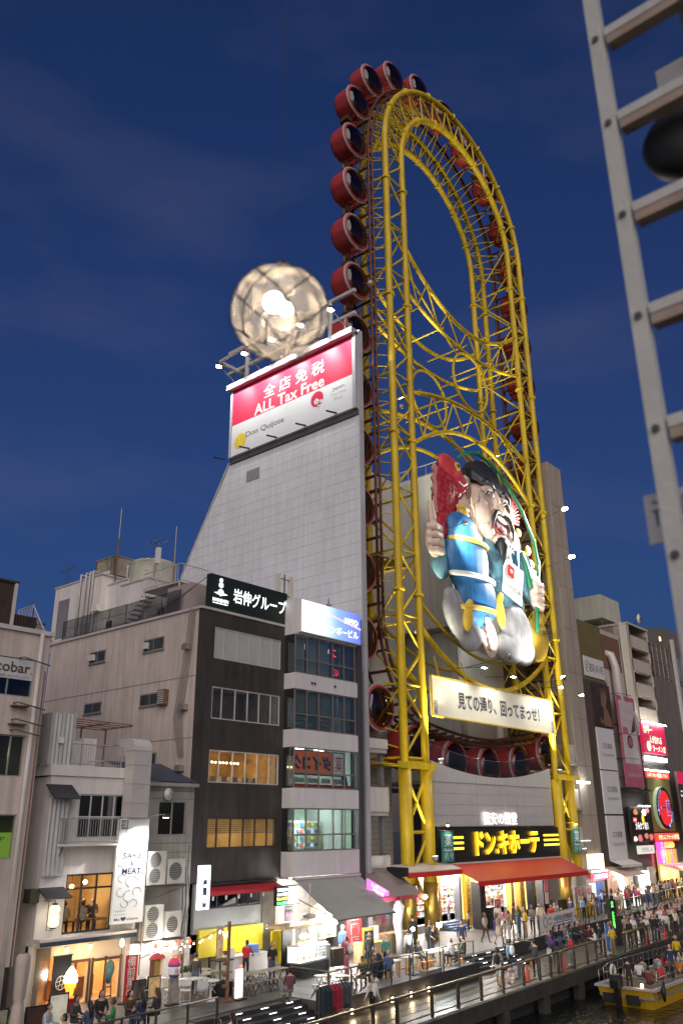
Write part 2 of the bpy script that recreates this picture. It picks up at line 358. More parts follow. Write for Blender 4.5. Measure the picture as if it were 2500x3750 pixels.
def quay_rail(x0, x1, posts, label):
    t = thing('quay_railing', label, 'railing', (0,0,0), 0, 'railings along the quay')
    xs = [x0+(x1-x0)*i/8 for i in range(9)]
    MB().tube([PR(x,.35,1.06) for x in xs], .055, 10).build('handrail', mat('handrail_brass', (.35,.26,.15), .35, .8, .15, 3), t, True)
    for z in (.18,): MB().tube([PR(x,.35,z) for x in xs], .028, 6).build('lower_rail', M_STEEL, t, True)
    for z in (.40,.60,.82): MB().tube([PR(x,.35,z) for x in (x0,x1)], .007, 4).build('wire', M_STEEL, t)
    for x in posts:
        b = MB(); p = PR(x,.35); b.add([(p.x-.06,p.y-.05,.03),(p.x+.06,p.y-.05,.03),(p.x+.06,p.y+.05,.03),(p.x-.06,p.y+.05,.03),(p.x-.06,p.y-.05,.95),(p.x+.06,p.y-.05,.95),(p.x+.06,p.y+.05,.95),(p.x-.06,p.y+.05,.95),(p.x-.03,p.y-.03,1.02),(p.x+.03,p.y-.03,1.02),(p.x+.03,p.y+.03,1.02),(p.x-.03,p.y+.03,1.02)],
            [(0,1,5,4),(1,2,6,5),(2,3,7,6),(3,0,4,7),(4,5,9,8),(5,6,10,9),(6,7,11,10),(7,4,8,11),(8,9,10,11)]); b.build('post', M_POST, t)
quay_rail(14, 44.5, [15.2,19.3,23.4,27.6,29.2,31.76,33.9,35.97,38.1,40.27,42.1,43.4,44.4], 'brass topped railing along the quay in front of the five wall lamps')
quay_rail(44.7, 51.2, [44.8,46.5,48.35,51.1], 'short brass topped railing on the quay beside the person in red')
quay_rail(54.2, 92, [54.3,56.5,58.7,61,63.4,66,69,72,76,80,85,91], 'far railing on the quay in front of the queue above the boat')

def deck_rail(pts, label, wires=4, h=1.05):
    t = thing('deck_railing', label, 'railing', (0,0,0), 0, 'railings along the deck edge')
    P = [Vector(p) for p in pts]; MB().tube([p+Vector((0,0,h)) for p in P], .03, 8).build('handrail', M_STEEL, t, True)
    for k in range(wires): MB().tube([p+Vector((0,0,.12+k*(h-.25)/max(1,wires-1))) for p in P], .006, 4).build('wire', M_STEEL, t)
    for a, c in zip(P, P[1:]):
        n = max(1, round((c-a).length/1.45))
        for i in range(n+1): q = a.lerp(c, i/n); MB().box(q.x-.03,q.x+.03,q.y-.03,q.y+.03,q.z,q.z+h).build('post', M_STEEL, t)
e = lambda x: tuple(PR(x, 3.25, D))
deck_rail([e(28.7), e(40.7)], 'steel railing on the deck edge in front of the beer tables')
deck_rail([e(15.5), e(22.4)], 'steel railing on the deck edge by the seated cafe guests')
deck_rail([(47.2,28.2,D),(51.6,28.55,D)], 'steel railing on the deck edge where a man in tan leans')
deck_rail([(58.3,29.2,D),(61.3,29.5,D),(75,30.6,D),(92,32,D)], 'long steel railing on the deck edge in front of the far crowd')
deck_rail([(28.6,27.4,D),(28.6,25.3,D)], 'steel railing on the deck beside the left steps')
deck_rail([(47.1,27.9,.0),(47.1,26.2,.0)], 'low steel railing beside the right steps', 3, 1.1)

# ------------------------------------------------------------------ cream building with the green window, far left
M_BEIGE = mat('beige_render', (.55,.475,.43), .85, 0, .10, .7, .15, streak=.2)
M_WHITE = mat('white_render', (.70,.67,.64), .8, 0, .07, .8, .1, streak=.14)
M_PIPE = mat('grey_downpipe', (.5,.47,.45), .5, 0, .1, 2)
M_DKROOM = mat('dim_room', (.10,.085,.07), .8, 0, .3, 1)
M_WARMROOM = mat('warm_room', (.62,.44,.24), .8, 0, .2, 1)
M_BLACK = mat('matt_black', (.012,.012,.013), .6, 0, .2, 4)
L_WARM = glow('lamp_warm_white', (1,.68,.32), 22); L_COOL = glow('lamp_cool_white', (.85,1,.93), 16); L_WHITE = glow('lamp_white', (1,.96,.9), 18)
def cream_building():
    t = thing('cream_building', 'cream concrete building with a white downpipe at the left edge', 'building', (14,32,0)); t.location = (0,0,0)
    Y = 32.0; W = [(13.6,17.95,12.27,13.8),(13.6,17.93,9.2,10.77),(13.6,17.95,6.2,7.8)]
    MB().wall(9, 18.5, 2.5, 14.9, Y, .25, W).build('front_wall', M_BEIGE, t); shell(t, 9, 18.5, Y, 46, .7, 14.85, M_BEIGE)
    MB().box(8.9,18.62,Y-.12,46,14.88,15.06).build('parapet_cap', M_PIPE, t)
    MB().box(9,18.5,Y+.1,Y+.25,.73,2.5).build('ground_floor_hoarding', mat('dark_hoarding', (.02,.018,.017), .7, 0, .3, 2), t)
    for i, (x0,x1,z0,z1) in enumerate(W):
        window(t, x0, x1, z0, z1, Y+.06, [.35,.75] if i == 0 else [.5,.86] if i == 1 else [.5], [], ALU, GLS)
        room(t, x0-.2, x1+.2, Y+.26, Y+3, z0-.4, z1+.3, M_DKROOM if i != 2 else mat('green_room', (.25,.28,.1), .8, 0, .3, 1), None)
    lp = MB().ball((16.6,Y+1.2,10.2),.1).build('wall_lamp', L_WARM, t)
    # shop name band on the upper window
    MB().box(13.7,17.9,Y+.03,Y+.045,12.95,13.76).build('window_band', mat('frosted_band', (.5,.52,.54), .6, 0, .05, 1), t)
    br = mat('brown_letters', (.10,.045,.03), .6, 0, .1, 1)
    text('cobar', (17.0,Y+.02,13.42), 1.5, .42, br, t, bold=.015); text('®', (17.82,Y+.02,13.22), .09, .09, br, t)
    text('酒とお酒を楽しめるダイニングバー', (16.9,Y+.02,13.05), 1.8, .11, br, t)
    MB().box(13.7,17.9,Y+.16,Y+.18,6.25,7.15).build('window_poster', mat('lime_poster', (.35,.55,.06), .6, 0, .15, 2, emit=.25), t)
    text('ng Pop', (17.3,Y+.155,6.95), .62, .2, M_BLACK, t, mirror=True)
    MB().tube([(18.05,Y-.1,14.9),(18.05,Y-.1,.75)], .085, 10).build('downpipe', M_PIPE, t, True)
    MB().tube([(18.38,Y-.06,13.4),(18.38,Y-.06,1)], .03, 6).build('cable_pipe', mat('rusty_pipe', (.16,.09,.06), .8, 0, .3, 3), t, True)
    for z in (13.75,11.95,11.3,10.9):
        MB().tube([(17.2,Y,z+.05),(17.2,Y-.35,z+.05),(18.4,Y-.35,z-.15)], .03, 6).build('bracket', mat('rusty_bracket', (.12,.10,.08), .8, .3, .3, 3), t, True)
    for z in (11.9,11.2): MB().box(17.05,17.75,Y-.3,Y-.02,z-.05,z).build('bracket_shelf', mat('rusty_bracket', (0,0,0)), t)
    # brown timber clad storey on the roof
    tb = thing('rooftop_cabin', 'dark brown timber clad rooftop cabin behind the cream building', 'cabin', (0,0,0))
    mw = mat('dark_timber_cladding', (.035,.022,.016), .75, 0, .4, 2, .3)
    MB().box(12,18.75,36,42,14.9,18.0).build('cabin_wall', mw, tb); MB().box(11.9,18.85,35.9,42,18.0,18.1).build('cabin_roof', mw, tb); MB().box(18.65,18.78,35.9,36,14.9,18).build('corner_pipe', M_PIPE, tb)
    for k in range(9): MB().box(18.8+k*.135,18.9+k*.135,36.02,36.08,14.95,16.6).build('board', mw, tb)
    MB().box(18.76,20.0,36.1,41,14.9,16.62).build('lean_to', mw, tb)
cream_building()

# ------------------------------------------------------------------ white two storey restaurant
def pane_room_light(par, x, y, z, e, col, size=.15):
    ld = bpy.data.lights.new('lamp_or_fill_light','POINT'); ld.energy = e*1.5; ld.color = col; ld.shadow_soft_size = size
    lo = bpy.data.objects.new('lamp_or_fill_light', ld); COL.objects.link(lo); lo.location = (x,y,z); lo.parent = par
M_CORR = mat('corrugated_plastic', (.42,.42,.42), .4, 0, .1, 2)
def corrugated(par, x0, x1, z0, z1, y, m, name='corrugated_sheet', p=.09):
    n = int((x1-x0)/p); vs = []; fs = []
    for i in range(n+1):
        x = x0+(x1-x0)*i/n; d = .025 if i % 2 else -.025; vs += [(x,y+d,z0),(x,y+d,z1)]
    for i in range(n): fs.append((2*i,2*i+2,2*i+3,2*i+1))
    return MB().add(vs, fs).build(name, m, par)
def white_restaurant():
    t = thing('white_restaurant', 'white two storey restaurant with a lit dining room window and roof terrace', 'building')
    Y = 32.6; W1 = (21.05,23.4,6.9,8.64); W2 = (20.8,23.1,3.31,5.52)
    MB().wall(19.6,24.35,3.0,9.35,Y,.22,[W1,W2]).build('front_wall', M_WHITE, t); shell(t,19.6,24.35,Y,46,.73,9.3,M_WHITE)
    MB().box(19.5,24.5,Y-.08,46,9.35,9.78).build('roof_slab', M_WHITE, t)
    mw = mat('white_window_frame', (.55,.55,.54), .5, 0, .05, 1)
    window(t,*W1,Y+.05,[.25,.5,.75],[.48],mw,GLD); room(t,20.9,23.6,Y+.24,Y+3,6.6,8.8,M_DKROOM)
    window(t,*W2,Y+.03,[.33,.64],[.75],DARKF,GLS,.07); r = room(t,20.3,23.9,Y+.24,Y+4,3.15,5.75,M_WARMROOM)
    for x, z in ((21.2,5.2),(22.1,4.95),(22.75,5.1)):
        MB().ball((x,Y+1.6,z),.09).build('pendant_lamp', L_WARM, r); MB().tube([(x,Y+1.6,z+.05),(x,Y+1.6,5.75)],.01,4).build('pendant_cord', M_BLACK, r)
    pane_room_light(t,21.2,Y+1.9,4.6,28,(1,.66,.34)); pane_room_light(t,22.8,Y+1.9,4.6,28,(1,.66,.34))
    MB().box(20.95,21.5,Y+3.9,Y+3.96,4.2,5.3).build('picture', mat('brown_picture', (.12,.07,.03), .6, 0, .4, 4), r)
    MB().box(20.6,23.6,Y+1.0,Y+1.7,3.62,3.68).build('dining_table', mat('table_wood', (.22,.11,.05), .5, 0, .3, 3), r)
    # balcony
    b = MB().box(20.1,22.75,Y-.62,Y-.005,6.6,6.68).build('balcony_floor', M_WHITE, t); railing(t,[(20.12,Y-.6,6.68),(22.72,Y-.6,6.68)],.98,mat('grey_paint', (.34,.34,.35), .5, .2, .1, 2),.115,.016,'balcony_railing')
    railing(t,[(20.12,Y-.6,6.68),(20.12,Y-.02,6.68)],.98,mat('grey_paint',(0,0,0)),.115,.016,'balcony_railing')
    MB().bar((20.2,Y-.55,6.6),(20.2,Y,6.0),.05).build('balcony_bracket', M_STEEL, t)
    # corrugated bay on the left and its slate roof
    corrugated(t,19.62,20.5,5.5,8.45,Y-.2,M_CORR,'bay_cladding'); MB().box(19.6,20.52,Y-.16,Y-.002,5.5,8.45).build('bay', M_WHITE, t)
    slate = mat('slate_roof', (.03,.032,.038), .6, 0, .2, 3)
    MB().prism([(Y-.75,8.4),(Y+.0,8.95),(Y+.0,9.0),(Y-.78,8.46)],19.4,20.6,'x').build('bay_roof', slate, t)
    MB().prism([(Y-.7,4.68),(Y-.002,5.02),(Y-.002,5.08),(Y-.73,4.73)],19.55,20.7,'x').build('lantern_roof', slate, t)
    # roof terrace
    gr = mat('grey_paint',(0,0,0)); railing(t,[(20.5,Y+.05,9.78),(23.0,Y+.05,9.78)],.9,gr,.13,.017,'terrace_railing')
    corrugated(t,19.45,20.5,9.8,11.9,Y+.1,M_CORR,'windbreak'); MB().box(19.4,19.46,Y+.1,Y+3,9.8,11.9).build('windbreak_side', M_CORR, t)
    for x in (19.45,19.95,20.5): MB().tube([(x,Y+.06,9.8),(x,Y+.06,11.95)],.02,5).build('windbreak_post', M_PIPE, t)
    rp = mat('red_oxide_timber', (.20,.10,.075), .7, 0, .2, 2)
    for k in range(5): MB().bar((20.6,Y+1.0+k*.55,11.85-.02*k),(24.1,Y+1.0+k*.55,11.8-.02*k),.045).build('pergola_rafter', rp, t)
    for x in (20.7,22.7,24.05): MB().bar((x,Y+.9,11.75),(x,Y+3.4,11.75),.06).build('pergola_beam', rp, t); MB().bar((x,Y+3.0,9.8),(x,Y+3.0,11.72),.07).build('pergola_post', rp, t)
    for x0, z1 in ((21.1,10.95),(21.9,11.1)): MB().box(x0,x0+.7,Y+1.5,Y+2.1,9.8,z1).build('terrace_cabinet', M_WHITE, t)
    MB().box(20.55,20.85,Y+.6,Y+.66,9.8,11.4).build('terrace_door', mat('pale_door', (.36,.33,.28), .6, 0, .1, 1), t)
    MB().tube([(21.6,Y+.5,10.0),(22.8,Y+.5,10.1)],.05,6).build('rolled_mat', M_CORR, t, True)
    MB().box(19.75,20.0,Y-.02,Y+.05,10.65,10.9).build('meter_box', M_WHITE, t)
    # exhaust duct that climbs the right side and bends back over the roof
    du = mat('galvanised_duct', (.52,.49,.47), .42, .15, .08, 1.5)
    b = MB(); x0, x1 = 23.1, 24.05; prof = [(Y-.75,7.7),(Y-.75,10.55)]+[(Y-.25-.5*math.cos(a),10.55+.5*math.sin(a)) for a in (R(20),R(45),R(70),R(90))]+[(Y+.45,11.05)]
    inn = [(Y+.45,10.35),(Y-.12,10.3),(Y-.12,7.7)]
    b.prism(prof+inn,x0,x1,'x').build('exhaust_duct', du, t)
    for z in (8.3,9.1,9.9,10.5): MB().box(x0-.02,x1+.02,Y-.77,Y-.1,z,z+.03).build('duct_flange', du, t)
    # blue awning cassette over the open front
    MB().box(19.6,24.1,Y-.5,Y-.01,3.16,3.26).build('awning_cassette', M_PIPE, t); MB().box(19.62,24.08,Y-.52,Y-.48,3.0,3.158).build('awning_valance', mat('navy_canvas', (.012,.03,.06), .8, 0, .2, 3), t)
    # open ground floor
    MB().wall(19.6,24.35,.73,2.98,Y+.3,.2,[(20.2,21.05,.75,2.5),(21.15,22.4,.75,2.25),(22.6,23.95,.75,2.2)]).build('cafe_front', mat('cream_plaster', (.60,.52,.42), .8, 0, .08, 1), t)
    r = room(t,19.9,24.05,Y+.52,Y+4.5,.75,2.9,M_WARMROOM,L_WARM,3); pane_room_light(t,21.5,Y+2,2.5,40,(1,.68,.36)); pane_room_light(t,23.2,Y+2,2.5,40,(1,.68,.36))
    tw = mat('brown_timber', (.09,.04,.022), .6, 0, .3, 3)
    for x in (21.12,21.78,22.42,22.58,23.2,23.95): MB().box(x-.04,x+.04,Y+.24,Y+.29,.75,2.3).build('door_post', tw, t)
    MB().box(21.1,22.44,Y+.23,Y+.29,2.2,2.3).build('door_head', tw, t); MB().box(22.56,24.0,Y+.23,Y+.29,2.15,2.25).build('door_head', tw, t)
    MB().box(21.4,23.4,Y+1.3,Y+1.8,.75,1.5).build('cafe_counter', mat('table_wood',(0,0,0)), t)
    for x in (20.95,22.0): # two wall spots and a lamp on a post
        MB().lathe([(.03,0),(.05,.02),(.11,.16),(.1,.17)],(x+.12,Y-.1,2.72),10).build('spot_shade', M_WHITE, t); MB().ball((x+.12,Y-.1,2.74),.075).build('spot_bulb', L_WARM, t)
        pane_room_light(t,x+.12,Y-.25,2.55,10,(1,.74,.42))
    MB().ball((23.25,Y-.7,2.85),(.08,.08,.15)).build('post_lamp_globe', L_WARM, t); MB().tube([(23.25,Y-.7,.75),(23.25,Y-.7,2.72)],.022,6).build('post_lamp_pole', M_STEEL, t); pane_room_light(t,23.25,Y-.95,2.8,9,(1,.74,.42))
    MB().box(19.62,20.25,Y-.3,Y-.28,.75,2.95).build('clear_curtain', glass('plastic_curtain',(.7,.68,.64),.25,.2), t)
    # neighbouring side: vent boxes on the left flank
    MB().box(19.2,19.6,Y-.1,Y+.4,4.55,5.05).build('wall_vent', mat('dark_vent',(.05,.045,.04),.6,0,.2,3), t)
    ob = thing('signboard', 'tall white floodlit restaurant signboard with line drawings', 'sign'); wb = mat('white_board', (.75,.77,.76), .6, 0, .03, 1); ys = Y-.55
    MB().box(22.72,24.3,ys,ys+.12,3.55,7.66).build('board', wb, ob)
    nv = mat('navy_print', (.03,.05,.12), .6, 0, .05, 1); gl = mat('grey_print', (.2,.22,.26), .6, 0, .05, 1)
    text('燻', (23.03,ys,7.42), .3, .32, wb, ob, ext=.012); MB().box(22.86,23.2,ys-.008,ys-.002,7.24,7.6).build('seal', nv, ob)
    text('SAKE', (23.55,ys,6.17), 1.05, .24, nv, ob, bold=.02, shear=.15); text('&', (23.55,ys,5.87), .16, .2, nv, ob, bold=.02); text('MEAT', (23.55,ys,5.56), 1.0, .24, nv, ob, bold=.02, shear=.1)
    text('Yopokane', (23.1,ys,4.03), .6, .09, gl, ob); text('smoked and grilled', (23.1,ys,3.9), .6, .06, gl, ob); text('Mo♥okane', (23.45,ys,3.72), 1.2, .16, nv, ob, bold=.01)
    random.seed(3)
    for cx, cz, r in ((23.4,7.1,.28),(23.15,6.8,.2),(23.6,6.75,.3),(23.2,6.45,.22),(23.95,6.6,.2),(23.1,5.3,.2),(23.6,5.15,.3),(24.0,5.35,.2),(23.1,4.75,.22),(23.5,4.6,.28),(23.9,4.75,.22),(23.3,4.3,.18),(23.75,4.3,.2),(23.0,5.85,.14),(24.08,5.9,.14)):
        a0 = random.uniform(0,6); n = 14; pts = [(cx+r*math.cos(a0+k*.33)*(1+.12*math.sin(k*2.1)), ys-.006, cz+r*.75*math.sin(a0+k*.33)) for k in range(n)]
        MB().tube(pts,.009,4).build('drawn_line', gl, ob)
    MB().tube([(24.3,ys,7.78),(24.55,ys-.8,7.85)],.02,5).build('lamp_arm', M_STEEL, ob); MB().box(24.42,24.66,ys-.95,ys-.75,7.7,7.85).build('floodlight', M_STEEL, ob); MB().box(24.44,24.64,ys-.93,ys-.77,7.69,7.698).build('floodlight_lens', L_WHITE, ob)
    ld = bpy.data.lights.new('flood','SPOT'); ld.energy = 700; ld.spot_size = R(95); ld.spot_blend = .7; ld.color = (1,.98,.93); ld.shadow_soft_size = .1
    lo = bpy.data.objects.new('flood', ld); COL.objects.link(lo); lo.location = (24.5,ys-.85,7.6); lo.rotation_euler = Vector((-.75,.62,-1.6)).to_track_quat('-Z','Y').to_euler(); lo.parent = ob
    lt = thing('paper_lantern', 'white paper lantern with a round crest glowing on the restaurant wall', 'lantern', (20.13,Y-.42,3.66))
    pl = mat('lantern_paper', (.9,.8,.62), .8, 0, .04, 2, emit=.9, ecol=(1,.76,.42))
    prof = [(.1,0),(.17,.05)]+[(.2+.008*(k%2),.08+k*.035) for k in range(18)]+[(.17,.75),(.1,.8)]
    MB().lathe(prof,(0,0,0),16).build('paper_shade', pl, lt, True); MB().lathe([(.11,-.05),(.11,0)],(0,0,0),12).build('base_ring', M_BLACK, lt); MB().lathe([(.11,.8),(.11,.86)],(0,0,0),12).build('top_ring', M_BLACK, lt)
    MB().tube([(-.25,.4,.95),(-.25,0,.95),(0,0,.95),(0,0,.86)],.015,5).build('hanger', M_BLACK, lt); MB().tube([(-.25,.05,.95),(-.25,.05,-.1),(0,.0,-.1)],.015,5).build('hanger', M_BLACK, lt)
    MB().tube([(.1*math.cos(a),-.222+.02*math.cos(a)**2,.5+.12*math.sin(a)) for a in [k*math.pi/8 for k in range(16)]],.008,4,closed=True).build('crest', M_BLACK, lt)
    for k in (-.05,.03): MB().tube([(-.07,-.225,.5+k*1.2),(.08,-.222,.53+k)],.007,4).build('crest_stroke', M_BLACK, lt); MB().tube([(k,-.227,.4),(k+.03,-.227,.6)],.007,4).build('crest_stroke', M_BLACK, lt)
    pane_room_light(lt,0,-.4,.4,7,(1,.75,.42))
white_restaurant()

# ------------------------------------------------------------------ annexe with the air conditioners
M_AC = mat('aircon_casing', (.55,.54,.50), .5, 0, .1, 2); M_FAN = mat('fan_grille', (.12,.12,.12), .5, .3, .1, 3)
def annexe():
    t = thing('annexe', 'narrow grey annexe with a blue corrugated roof behind the air conditioners', 'building'); Y = 33.2
    mg = mat('grey_siding', (.30,.28,.25), .8, 0, .12, 1, .1, streak=.2); W = (25.67,27.3,6.95,8.45)
    MB().wall(24.45,27.75,2.6,9.3,Y,.2,[W]).build('front_wall', mg, t); shell(t,24.45,27.75,Y,44,.73,9.2,mg)
    for z in (8.9,8.55,6.6,6.2,5.8): MB().box(24.46,27.7,Y-.012,Y-.002,z,z+.02).build('siding_joint', mat('joint_dark',(.1,.1,.1),.8), t)
    window(t,*W,Y+.04,[.5],[],ALU,GLD); room(t,25.4,27.5,Y+.22,Y+2,6.7,8.6,M_DKROOM); MB().box(25.72,26.45,Y+.12,Y+.14,7,8.4).build('curtain', mat('grey_curtain',(.3,.3,.3),.9,0,.1,2), t)
    rb = mat('blue_corrugated_roof', (.06,.075,.11), .5, .2, .15, 2); n = 34; vs = []; fs = []
    for i in range(n+1):
        x = 24.3+3.4*i/n; d = .03*(i%2); vs += [(x,Y-.35,9.3+d),(x,Y+2.6,10.3+d)]
    for i in range(n): fs.append((2*i,2*i+2,2*i+3,2*i+1))
    MB().add(vs,fs).build('roof_sheet', rb, t); MB().box(24.3,27.72,Y-.36,Y-.3,9.1,9.26).build('eave_board', mg, t)
    dl = thing('satellite_dish','small white satellite dish on the grey annexe wall','dish',(25.9,Y-.02,8.75)); MB().lathe([(.02,0),(.16,-.05),(.27,-.14)],(0,-.2,0),14,'y').build('reflector',M_WHITE,dl,True); MB().tube([(0,0,-.1),(0,-.2,0)],.02,5).build('mount',M_STEEL,dl)
    # white lit shop at street level
    sw = mat('shop_white', (.72,.70,.66), .7, 0, .05, 1)
    MB().wall(24.4,27.75,.73,2.6,Y-.25,.2,[(25.55,26.3,.74,1.9),(26.75,27.6,1.35,1.95)]).build('shop_front', sw, t)
    MB().prism([(25.5+.42+.44*math.cos(a),1.88+.24*math.sin(a)) for a in [k*math.pi/8 for k in range(9)]],Y-.27,Y-.252,'y').build('arch_head', mat('arch_red',(.35,.04,.05),.6), t)
    MB().box(25.58,25.85,Y-.2,Y-.15,.75,1.88).build('door', mat('brown_timber',(0,0,0)), t); MB().box(25.9,26.28,Y-.05,Y,.75,1.88).build('door', mat('yellow_door',(.3,.2,.05),.6), t)
    room(t,24.76,27.44,Y+.02,Y+2.5,.75,2.5,M_WARMROOM,L_WARM,2); MB().box(24.5,26.75,Y-.45,Y-.26,2.2,2.52).build('fascia', glow('fascia_lit',(1,.97,.92),1.6), t)
    text('D', (24.95,Y-.45,2.36), .1, .16, mat('grey_print',(0,0,0)), t); text('GON', (26.0,Y-.45,2.36), .6, .17, mat('grey_print',(0,0,0)), t)
    MB().box(27.0,27.7,Y-.6,Y-.3,.73,1.2).build('planter', sw, t)
    for k in range(26): x = 27.05+random.random()*.6; y = Y-.45+random.uniform(-.12,.12); MB().add([(x,y,1.2),(x+.06,y,1.3),(x+random.uniform(-.1,.1),y-.05,1.42+random.random()*.15),(x-.05,y,1.3)],[(0,1,2,3)]).build('leaf', mat('leaf_green',(.05,.09,.03),.6,0,.3,5), t)
    for i, (x0,x1,z0,z1,lab) in enumerate(((24.6,25.62,4.93,6.3,'double fan air conditioner, upper of the two at the left'),(25.76,26.72,4.94,5.95,'single fan air conditioner, upper right of four'),(24.65,25.65,2.76,4.12,'double fan air conditioner, lower of the two at the left'),(25.8,26.66,2.78,3.8,'single fan air conditioner, lower right of four'))):
        a = thing('air_conditioner', lab+' on the annexe wall', 'air conditioner', (x0,32.35,z0), 0, 'air conditioners on the annexe'); w, h = x1-x0, z1-z0
        MB().box(0,w,0,.36,0,h).build('casing', M_AC, a)
        for k in range(2 if h > 1.2 else 1):
            cz = h*(.27+.47*k) if h > 1.2 else h*.5; r = min(w*.4,h*.24 if h > 1.2 else h*.4)
            MB().tube([(w*.42+r*math.cos(q*math.pi/10),-.015,cz+r*math.sin(q*math.pi/10)) for q in range(20)],.018,5,closed=True).build('fan_ring', M_AC, a); MB().lathe([(r*.93,-.004),(r*.93,-.012)],(w*.42,0,cz),18,'y').build('fan_grille', M_FAN, a)
            for j in range(-3,4): q = r*j/4; hw = math.sqrt(max(.01,r*r-q*q)); MB().box(w*.42-hw,w*.42+hw,-.028,-.016,cz+q-.006,cz+q+.006).build('grille_wire', M_AC, a)
    fr = thing('aircon_rack','galvanised rack of poles that carries the air conditioners','rack')
    for x in (24.5,26.85): MB().tube([(x,32.3,.75),(x,32.3,6.5)],.03,6).build('upright', M_STEEL, fr)
    for z in (2.7,4.86): MB().box(24.5,26.9,32.3,32.75,z-.04,z).build('shelf', M_STEEL, fr); MB().bar((24.5,32.3,z-.6),(26.9,32.3,z),.03).build('brace', M_STEEL, fr)
    for k in range(6): MB().tube([(26.9+.1*k,32.9,6.2-.2*k),(26.95+.1*k,32.8,4),(26.9+.08*k,32.9,2.8)],.016,5).build('hose', M_BLACK if k%2 else M_CORR, fr)
annexe()
# ------------------------------------------------------------------ dark fronted building with the beige flank
def spot(par, loc, to, e, col, size=60, blend=.5, r=.08):
    ld = bpy.data.lights.new('flood','SPOT'); ld.energy = e; ld.spot_size = R(size); ld.spot_blend = blend; ld.color = col; ld.shadow_soft_size = r
    lo = bpy.data.objects.new('flood', ld); COL.objects.link(lo); lo.location = loc; lo.rotation_euler = (Vector(to)-Vector(loc)).to_track_quat('-Z','Y').to_euler(); lo.parent = par
    return lo
M_DARKF = mat('dark_brown_cladding', (.050,.042,.038), .6, 0, .22, .9, .12, streak=.35)
def dark_building():
    t = thing('dark_fronted_building', 'dark brown fronted building with beige flank wall and rows of wide windows', 'building'); Y = 33.4
    WS = [(28.73,33.7,15.6,17.27),(28.73,33.7,12.5,14.14),(28.73,33.7,9.38,10.97),(28.8,33.6,6.3,7.74)]
    MB().wall(27.8,34.15,4.8,18.1,Y,.25,WS).build('front_wall', M_DARKF, t)
    MB().box(27.8,28.05,Y+.25,48,.73,18.1).build('flank_wall', M_BEIGE, t); MB().box(33.9,34.15,Y+.25,48,.73,18.1).build('side_wall', M_BEIGE, t); MB().box(28.05,33.9,47.7,48,.73,18.1).build('back_wall', M_BEIGE, t)
    MB().box(27.7,34.2,Y-.06,48.1,18.1,18.24).build('parapet_cap', mat('pale_cap',(.45,.42,.39),.7,0,.1,1), t)
    fr = mat('pale_window_frame', (.48,.45,.43), .5, .1, .05, 1); blind = mat('frosted_blind', (.36,.39,.38), .7, 0, .06, 1)
    cols = [.14,.33,.51,.68,.86]
    window(t,*WS[0],Y+.02,cols,[],fr,blind,.06); window(t,*WS[1],Y+.02,cols,[],fr,GLS,.06); window(t,*WS[2],Y+.02,cols,[],fr,GLS,.06); window(t,*WS[3],Y+.02,cols,[],DARKF,GLS,.07)
    room(t,28.3,33.8,Y+.28,Y+3.2,12.2,14.4,mat('dim_brown_room',(.16,.12,.10),.8,0,.3,1.5),None); pane_room_light(t,30,Y+1.5,13.8,9,(1,.85,.7)); pane_room_light(t,32.6,Y+1.5,13.8,7,(1,.85,.7))  # two weak unseen lights added to lift the dim room
    # bar with a row of bulbs
    r = room(t,28.3,33.8,Y+.28,Y+4,9.15,11.2,mat('bar_wall',(.55,.38,.19),.8,0,.35,2.2),None)
    for k in range(15): MB().ball((28.8+k*.27,Y+2.0+.03*(k%3),10.55),.05,8,5).build('bulb', L_WARM, r)
    pane_room_light(t,29.6,Y+1.6,10.4,46,(1,.66,.3)); pane_room_light(t,31.0,Y+1.6,10.4,34,(1,.66,.3))
    for k in range(12): MB().lathe([(.2,0),(.19,-.03)],(28.9+.33*k*.75,Y+3.9,9.75+.16*(k*7%5)),14,'y').build('wall_plate', mat('dark_plate',(.10,.07,.05),.4,.3,.3,4), r)
    for k in range(6): MB().box(28.9+k*.75,29.3+k*.75,Y+.9,Y+1.3,9.2,9.75).build('bar_chair', mat('bar_grey',(.3,.27,.24),.6), r)
    r = room(t,28.5,33.8,Y+.28,Y+2.2,6.1,7.9,mat('blind_room',(.66,.50,.28),.8,0,.2,1.5),None); pane_room_light(t,29.9,Y+1.3,7.0,22,(1,.70,.38)); pane_room_light(t,32.4,Y+1.3,7.0,14,(1,.70,.38))
    for i in range(6):
        for k in range(7): MB().box(28.85+i*.81,29.6+i*.81,Y+.14,Y+.18,7.0+.1*k,7.05+.1*k).build('blind_slat', mat('wood_slat',(.40,.30,.2),.6,0,.2,3), t)
    # flank windows, hoods and joints
    for (y0,y1,z0,z1) in ((41.8,43.4,16.35,17.05),(41.75,43.45,13.45,14.05),(36.4,38.2,16.35,17.05),(36.45,38.15,13.4,14.05),(36.4,37.4,10.2,10.95)):
        w = MB().box(27.74,27.8,y0,y1,z0,z1).build('flank_window', ALU, t); m = (y0+y1)/2
        for a, c in ((y0+.07,m-.04),(m+.04,y1-.07)): MB().box(27.72,27.738,a,c,z0+.07,z1-.07).build('pane', mat('dark_pane',(.05,.05,.05),.15,0,.3,2), w)
        MB().box(27.70,27.8,y0-.05,y1+.05,z0-.06,z0-.01).build('sill', ALU, w)
    MB().box(27.55,27.74,42.8,43.3,16.5,16.85).build('window_vent', M_AC, t); MB().box(27.55,27.74,37.7,38.0,16.5,16.85).build('window_vent', M_AC, t)
    ex = MB().box(27.5,27.78,35.75,36.35,13.3,14.1).build('louvre_box', mat('rusty_vent',(.14,.08,.05),.8,0,.35,3), t)
    for k in range(7): MB().box(27.47,27.5,35.8,36.3,13.38+.1*k,13.42+.1*k).build('louvre_blade', M_AC, ex)
